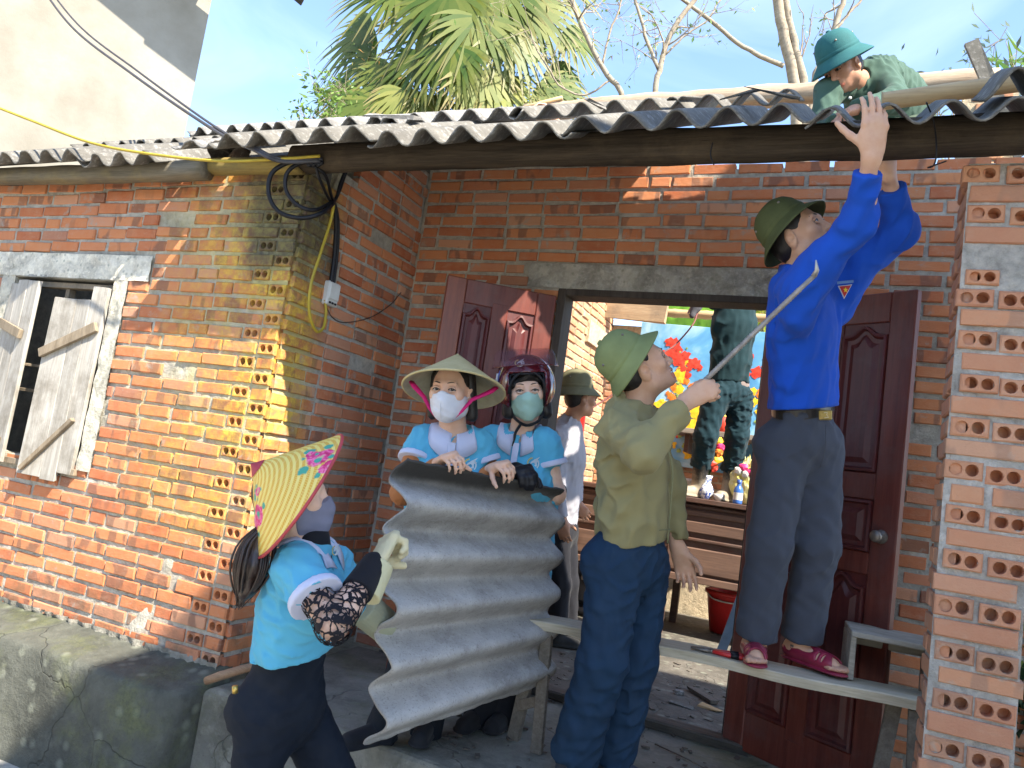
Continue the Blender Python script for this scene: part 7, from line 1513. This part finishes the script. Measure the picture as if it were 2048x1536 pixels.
def palm():
    root = empty('fan_palm', P(930, 330, 13.0), None, 'fan palm with drooping yellow-green leaves rising behind the roof', 'tree'); o = A3(root.location)
    def toP(p): return A3(p) - o
    crown = A3(P(930, 60, 13.0)); tr = [P(915, 1000, 13.0), P(920, 500, 13.0), P(926, 200, 13.0), P(930, 60, 13.0)]
    tube_obj('trunk', [Vector(toP(p)) for p in spline(tr, 18)], .14, MT['bark_d'], root, 14)
    fronds = [(746, 53, 205, 1.35, .9), (751, 113, 215, 1.15, .4), (844, 109, 245, 1.15, -.6), (957, 34, 268, 1.15, -.8), (1056, 7, 310, 1.2, -.3), (1104, 128, 318, .95, .3), (962, 143, 275, 1.0, -.9), (757, 201, 215, 1.25, -.4), (812, 181, 262, .85, -.7), (868, 0, 225, 1.4, -.2),
              (992, 164, 325, 1.05, -.7), (1076, 171, 330, 1.15, -.2), (900, -20, 250, 1.3, -.6), (990, -40, 290, 1.3, -.5), (800, -30, 190, 1.4, .3), (1080, -60, 340, 1.4, .2), (930, -110, 90, 1.4, .0), (850, -90, 130, 1.4, .3), (1010, -110, 50, 1.4, .3), (705, 175, 220, .9, .3), (905, 90, 262, 1.1, -.9), (865, 190, 285, .8, -.6), (1020, 60, 285, 1.1, -.6), (1130, 60, 325, 1.0, .5), (790, 140, 225, 1.0, -.2)]
    rg = random.Random(3)
    for i, (x, y, an, L, dz) in enumerate(fronds):
        hub = A3(P(x, y, 13.0 + dz)); a = R(an); L *= .95
        ax = nrm(A3(C_R) * math.cos(a) + A3(C_U) * math.sin(a) + A3(C_FW) * dz * .25)
        nn = nrm(-A3(C_FW) * .75 + A3(C_U) * .5 + A3(C_R) * rg.uniform(-.35, .35)); nn = nrm(nn - ax * (nn @ ax)); sd = np.cross(ax, nn)
        dry = i in (6, 8, 10) and .8 or rg.uniform(.0, .25); v, f, c = [], [], []
        N_ = 30; half = R(rg.uniform(78, 105))
        for k in range(N_):
            t = (k + .5) / N_ * 2 - 1; th = t * half + rg.uniform(-.03, .03); d = ax * math.cos(th) + sd * math.sin(th) + nn * .12 * (1 if k % 2 else -1) * .4
            d = nrm(d); l = L * (1 - .28 * abs(t) ** 1.5) * rg.uniform(.88, 1.05); w = L * .030; sg = 6; base = len(v)
            pw = nrm(np.cross(d, nn)); drop = rg.uniform(.25, .55) * (1.6 if dry > .5 else 1)
            yel = rg.random() * .6 + dry * .6; g1 = np.array((.060, .115, .018)); g2 = np.array((.26, .26, .06)); br = np.array((.34, .24, .12)); cc = g1 * (1 - min(1, yel)) + g2 * min(1, yel)
            for q in range(sg + 1):
                s = q / sg; p = hub + d * l * s + V(0, 0, -1) * drop * l * max(0, s - .35) ** 2 * 1.5
                ww = w * (.35 + 1.1 * min(s * 2.2, 1)) * (1 - max(0, s - .55) / .47) + .002
                v.append(p - pw * ww - nn * ww * .3 - o); v.append(p + pw * ww - nn * ww * .3 - o); tip = max(0, (s - .72) / .28) * (.5 + dry); q_ = cc * (1 - min(1, tip)) + br * min(1, tip); c += [q_, q_]
            for q in range(sg): b = base + q * 2; f.append((b, b + 1, b + 3, b + 2))
        col_mesh('frond', v, f, c, MT['leaf'], root)
        mid = (hub + crown) / 2 + V(0, 0, .12); tube_obj('petiole', [Vector(toP(p)) for p in spline([crown + V(0, 0, -.1), mid, hub], 8)], [.03] + [.022] * 7 + [.018] if False else .020, plain('petiole_green', (.20, .22, .06), .6) if 'pet' not in MT else MT['pet'], root, 6)
    # fruit stalks and the ferns on the trunk: small leaves nobody could count
    v, f, c = [], [], []
    for i in range(3200):
        x = rg.gauss(930, 95); y = rg.gauss(150, 62); p = A3(P(x, min(235, max(60, y)), 13.0 + rg.gauss(.1, .35))) - o; r = nrm(V(rg.gauss(0, 1), rg.gauss(0, 1), rg.gauss(-.4, .8))); s_ = nrm(np.cross(r, V(rg.gauss(0, 1), rg.gauss(0, 1), .3))); l = rg.uniform(.05, .14); w = l * .14; b = len(v)
        v += [p - s_ * w, p + r * l * .5 - s_ * w * .6 + s_ * 0, p + r * l, p + s_ * w]; f.append((b, b + 1, b + 2, b + 3)); k_ = rg.random()
        c += [(.10, .16, .03) if k_ < .5 else (.26, .24, .05) if k_ < .7 else (.05, .065, .05) if k_ < .9 else (.33, .17, .05)] * 4
    o2 = col_mesh('undergrowth', v, f, c, MT['leaf'], root); o2['kind'] = 'stuff'
palm()
def bare_tree(label, limbs, twigs, seed, leaves=0, depth=11.0, lcol=(.16, .24, .06), name='bare_tree'):
    rg = random.Random(seed); base = P(limbs[0][0][0][0], 700, depth); root = empty(name, (base.x, base.y, 0), None, label, 'tree'); o = A3(root.location); trunk = bmesh.new(); tw = bmesh.new(); lv, lf, lc = [], [], []
    def twig(p, d, L, r, lvl):
        pts = [p]; dd = d.copy()
        for q in range(4): dd = nrm(dd + V(rg.gauss(0, .22), rg.gauss(0, .22), rg.gauss(.05, .18))); pts.append(pts[-1] + dd * L / 4)
        add_tube(tw, [Vector(x - o) for x in pts], [r * (1 - .18 * q) for q in range(5)], 5, False)
        if lvl > 0:
            for q in range(rg.randint(2, 4)):
                b = pts[rg.randint(1, 4)]; twig(b, nrm(dd + V(rg.gauss(0, .7), rg.gauss(0, .7), rg.gauss(.1, .6))), L * rg.uniform(.45, .7), r * .55, lvl - 1)
        elif leaves:
            for q in range(leaves):
                b = pts[rg.randint(1, 4)] + V(rg.gauss(0, .03), rg.gauss(0, .03), rg.gauss(0, .03)); rr = nrm(V(rg.gauss(0, 1), rg.gauss(0, 1), rg.gauss(0, .8))); s_ = nrm(np.cross(rr, V(rg.gauss(0, 1), rg.gauss(0, 1), .4))); l = rg.uniform(.05, .11) * depth / 11; i0 = len(lv)
                lv.extend([b - o, b + rr * l * .5 - s_ * l * .2 - o, b + rr * l - o, b + rr * l * .5 + s_ * l * .2 - o]); lf.append((i0, i0 + 1, i0 + 2, i0 + 3)); m = rg.uniform(.7, 1.4); lc.extend([tuple(x * m for x in lcol)] * 4)
    for pts, r0, r1 in limbs:
        w = [A3(P(x, y, depth + dz)) for x, y, dz in [(q + (0,))[:3] for q in pts]]; sp = [A3(q) for q in spline(w, 20)]; n = len(sp)
        add_tube(trunk, [Vector(p + V(rg.gauss(0, .008), 0, 0) - o) for p in sp], [.82 * (r0 + (r1 - r0) * i / (n - 1)) for i in range(n)], 9)
        for q in range(twigs):
            i = rg.randint(n // 3, n - 1); L = rg.uniform(.5, 1.1); twig(sp[i], nrm((sp[min(n - 1, i + 1)] - sp[max(0, i - 1)]) * 3 + V(rg.gauss(0, .8), rg.gauss(0, .8), rg.gauss(.2, .5))), L, min(.016, r1 * .5), 2 if L > .7 else 1)
    link('trunk', bm_mesh('trunk', trunk, True), MT['bark_p'], root)
    cr = link('crown', bm_mesh('crown', tw, True), MT['bark_p'], root)
    if lv: col_mesh('leaves', lv, lf, lc, MT['leaf'], root)['kind'] = 'stuff'
bare_tree('pale forked tree trunks rising behind the ridge pole next to the roof worker', [([(1600, 640), (1594, 400), (1590, 185), (1570, 80), (1555, 0), (1540, -90)], .11, .085), ([(1600, 500), (1607, 190), (1590, 100), (1574, 20), (1562, -60)], .085, .06), ([(1566, 132), (1520, 112), (1475, 85), (1420, 40), (1360, -5), (1320, -40)], .045, .03), ([(1600, 420), (1628, 170), (1645, 130), (1664, 82), (1680, 20), (1698, -20)], .065, .045), ([(1668, 62), (1695, 30), (1722, 0), (1740, -30)], .03, .02)], 2, 5, 2)
bare_tree('leaning pale bare tree beside the palm with fine hanging twigs', [([(1290, 500), (1250, 215), (1215, 150), (1180, 90), (1150, 20), (1125, -60)], .055, .04), ([(1205, 130), (1222, 60), (1240, 10), (1250, -40)], .022, .014), ([(1220, 160), (1170, 190), (1120, 170), (1075, 100), (1060, 60)], .02, .012)], 7, 8, 1, 11.5, (.20, .30, .10))
bare_tree('slim bare tree with a forked top between the palm and the pale trunks', [([(1290, 520), (1308, 205), (1322, 130), (1348, 55), (1395, -10), (1420, -50)], .055, .04), ([(1318, 140), (1290, 70), (1272, 0), (1262, -50)], .035, .022), ([(1330, 110), (1372, 70), (1415, 40), (1440, 0)], .02, .012)], 6, 12, 2, 11.0, (.20, .30, .10))
def sprig(label, stems, depth, seed, leafL, col, n, name='leafy_sapling', slim=.22, rad=.010, spread=.10):
    rg = random.Random(seed); b0 = P(stems[0][0][0], stems[0][0][1], depth); root = empty(name, b0, None, label, 'plant'); o = A3(b0); st = bmesh.new(); lv, lf, lc = [], [], []
    for s in stems:
        w = [A3(P(x, y, depth + rg.uniform(-.2, .2))) for x, y in s]; sp = [A3(q) for q in spline(w, 12)]; m = len(sp)
        add_tube(st, [Vector(p - o) for p in sp], [rad * (1 - .75 * i / (m - 1)) for i in range(m)], 6)
        for k in range(n):
            i = rg.randint(m // 4, m - 1); b = sp[i] + V(rg.gauss(0, spread), rg.gauss(0, spread), rg.gauss(0, spread)) * (.3 + i / m); d = nrm(V(rg.gauss(0, 1), rg.gauss(0, 1), rg.gauss(.3, .8))); s_ = nrm(np.cross(d, V(rg.gauss(0, 1), rg.gauss(0, 1), rg.gauss(0, 1)))); up_ = np.cross(s_, d); l = leafL * rg.uniform(.6, 1.2); i0 = len(lv)
            lv.extend([b - o, b + d * l * .45 - s_ * l * slim + up_ * l * .05 - o, b + d * l - up_ * l * .08 - o, b + d * l * .45 + s_ * l * slim + up_ * l * .05 - o]); lf.append((i0, i0 + 1, i0 + 2, i0 + 3)); q = rg.uniform(.6, 1.5); lc.extend([tuple(x * q for x in col)] * 4)
            if k % 3 == 0: add_tube(st, [Vector(sp[i] - o), Vector(b - o)], rad * .3, 4, False)
    link('stem', bm_mesh('stem', st, True), MT['bark_p'], root); col_mesh('leaves', lv, lf, lc, MT['leaf'], root)['kind'] = 'stuff'
sprig('wispy sapling with small light leaves left of the palm above the roof'.replace('left of', 'beside'), [[(660, 330), (650, 230), (640, 185), (625, 168)], [(660, 330), (670, 230), (680, 190), (690, 175)], [(655, 330), (625, 250), (605, 232)], [(665, 330), (660, 215), (655, 180)]], 10, 4, .10, (.17, .26, .06), 90, spread=.11)
sprig('thin shrub with narrow blue-green leaves behind the gable pier', [[(1930, 330), (1905, 220), (1890, 140)], [(1950, 330), (1950, 200), (1962, 120), (2000, 80)], [(1900, 330), (1890, 270), (1870, 190)], [(2000, 340), (2010, 220), (2030, 140)], [(2040, 330), (2045, 220), (2050, 150)], [(1960, 340), (1930, 260), (1900, 250)], [(2000, 360), (2020, 290), (2040, 250)]], 7, 6, .10, (.16, .21, .16), 46, slim=.16, spread=.10)
sprig('bright green palm-like tuft at the picture margin behind the gable', [[(2080, 210), (2050, 150), (2010, 140)], [(2080, 210), (2040, 170), (2012, 165)], [(2085, 200), (2060, 120), (2040, 100)]], 7.5, 9, .35, (.20, .32, .06), 22, slim=.05, spread=.08)
sprig('dark broad-leaved weed growing behind the pillar foot', [[(2040, 1560), (2030, 1450), (2036, 1380)], [(2070, 1560), (2055, 1420), (2044, 1340)], [(2060, 1580), (2090, 1450), (2070, 1350)], [(2050, 1600), (2060, 1500), (2030, 1440)]], 3.05, 11, .10, (.035, .07, .03), 60, slim=.3, rad=.006, spread=.05)
sprig('yellow-green sprig peeping out beside the pillar', [[(2068, 1400), (2060, 1310), (2052, 1270)], [(2075, 1400), (2070, 1330), (2060, 1300)]], 3.2, 13, .05, (.30, .36, .06), 50, slim=.3, rad=.004, spread=.03)
# banana leaves behind the room
BN = empty('banana_plant', PY(1360, 700, 8.8), None, 'big glossy banana leaves glowing green behind the bamboo pole', 'plant'); o = A3(BN.location)
def blade(a, b, w, col, droop, nm='leaf'):
    a, b = A3(a), A3(b); ax = nrm(b - a); L = np.linalg.norm(b - a); nn = nrm(V(0, -1, .35) - ax * (V(0, -1, .35) @ ax)); sd = np.cross(ax, nn); v, f, c = [], [], []; n = 22; m = 6
    for i in range(n + 1):
        t = i / n; ww = w * min(1, t * 6, (1 - t) * 3 + .05) ; p = a + ax * L * t + V(0, 0, -droop) * t * t
        for k in range(-m, m + 1): q = k / m; v.append(p + sd * ww * q + nn * (-.22 * ww * abs(q) + .012 * math.sin(i * 2.2 + k)) - o); c.append(tuple(x * (1.0 + .18 * math.sin(i * 1.9) + (.5 if k == 0 else 0)) for x in col))
    wdt = 2 * m + 1
    for i in range(n):
        for k in range(2 * m): f.append((i * wdt + k, i * wdt + k + 1, (i + 1) * wdt + k + 1, (i + 1) * wdt + k))
    col_mesh(nm, v, f, c, MT['leaf'], BN)
blade(PY(1285, 640, 8.8), PY(1480, 612, 8.5), .32, (.17, .33, .03), .02); blade(PY(1480, 560, 8.9), PY(1600, 650, 8.6), .28, (.26, .36, .05), .1); blade(PY(1390, 690, 9.2), PY(1450, 520, 9.0), .3, (.20, .34, .04), .0)
tube_obj('stem', [PY(1370, 1300, 9.2) - BN.location, PY(1372, 900, 9.2) - BN.location, PY(1390, 690, 9.2) - BN.location], .10, MT['bark_d'], BN, 10)
sprig('yellow-green flowering bush behind the back wall by the blue shirt', [[(1530, 760), (1525, 640), (1520, 590)], [(1545, 760), (1545, 640), (1540, 600)], [(1510, 760), (1505, 650), (1512, 600)]], 8.6, 15, .12, (.42, .42, .07), 70, slim=.25, spread=.10)

# ---------------------------------------------------------------- repeats share a group
GROUPS = {'wooden_door': 'red door leaves of the doorway', 'bare_tree': 'bare pale trees behind the house', 'bamboo_pole': 'bamboo poles of the roof', 'overhead_cable': 'overhead cables to the eave', 'wood_splinter': 'wood splinters on the floor', 'tie_wire': 'tie wires on the beam', 'eave_pole': 'log ends under the roof edge', 'wood_stick': 'loose sticks', 'sheet_fragment': 'broken roof sheet fragments', 'leafy_sapling': 'thin leafy plants around the house', 'tin': 'tins in the room', 'plastic_bag': 'plastic bags in the room', 'yellow_cable': 'yellow cables'}
for o in bpy.data.objects:
    if o.parent is None and 'category' in o:
        g = GROUPS.get(o.name.split('.')[0])
        if g and 'group' not in o: o['group'] = g
        if o['category'] == 'person' and 'light blue polo' in o['label']: o['group'] = 'women in light blue polo shirts carrying the sheet'
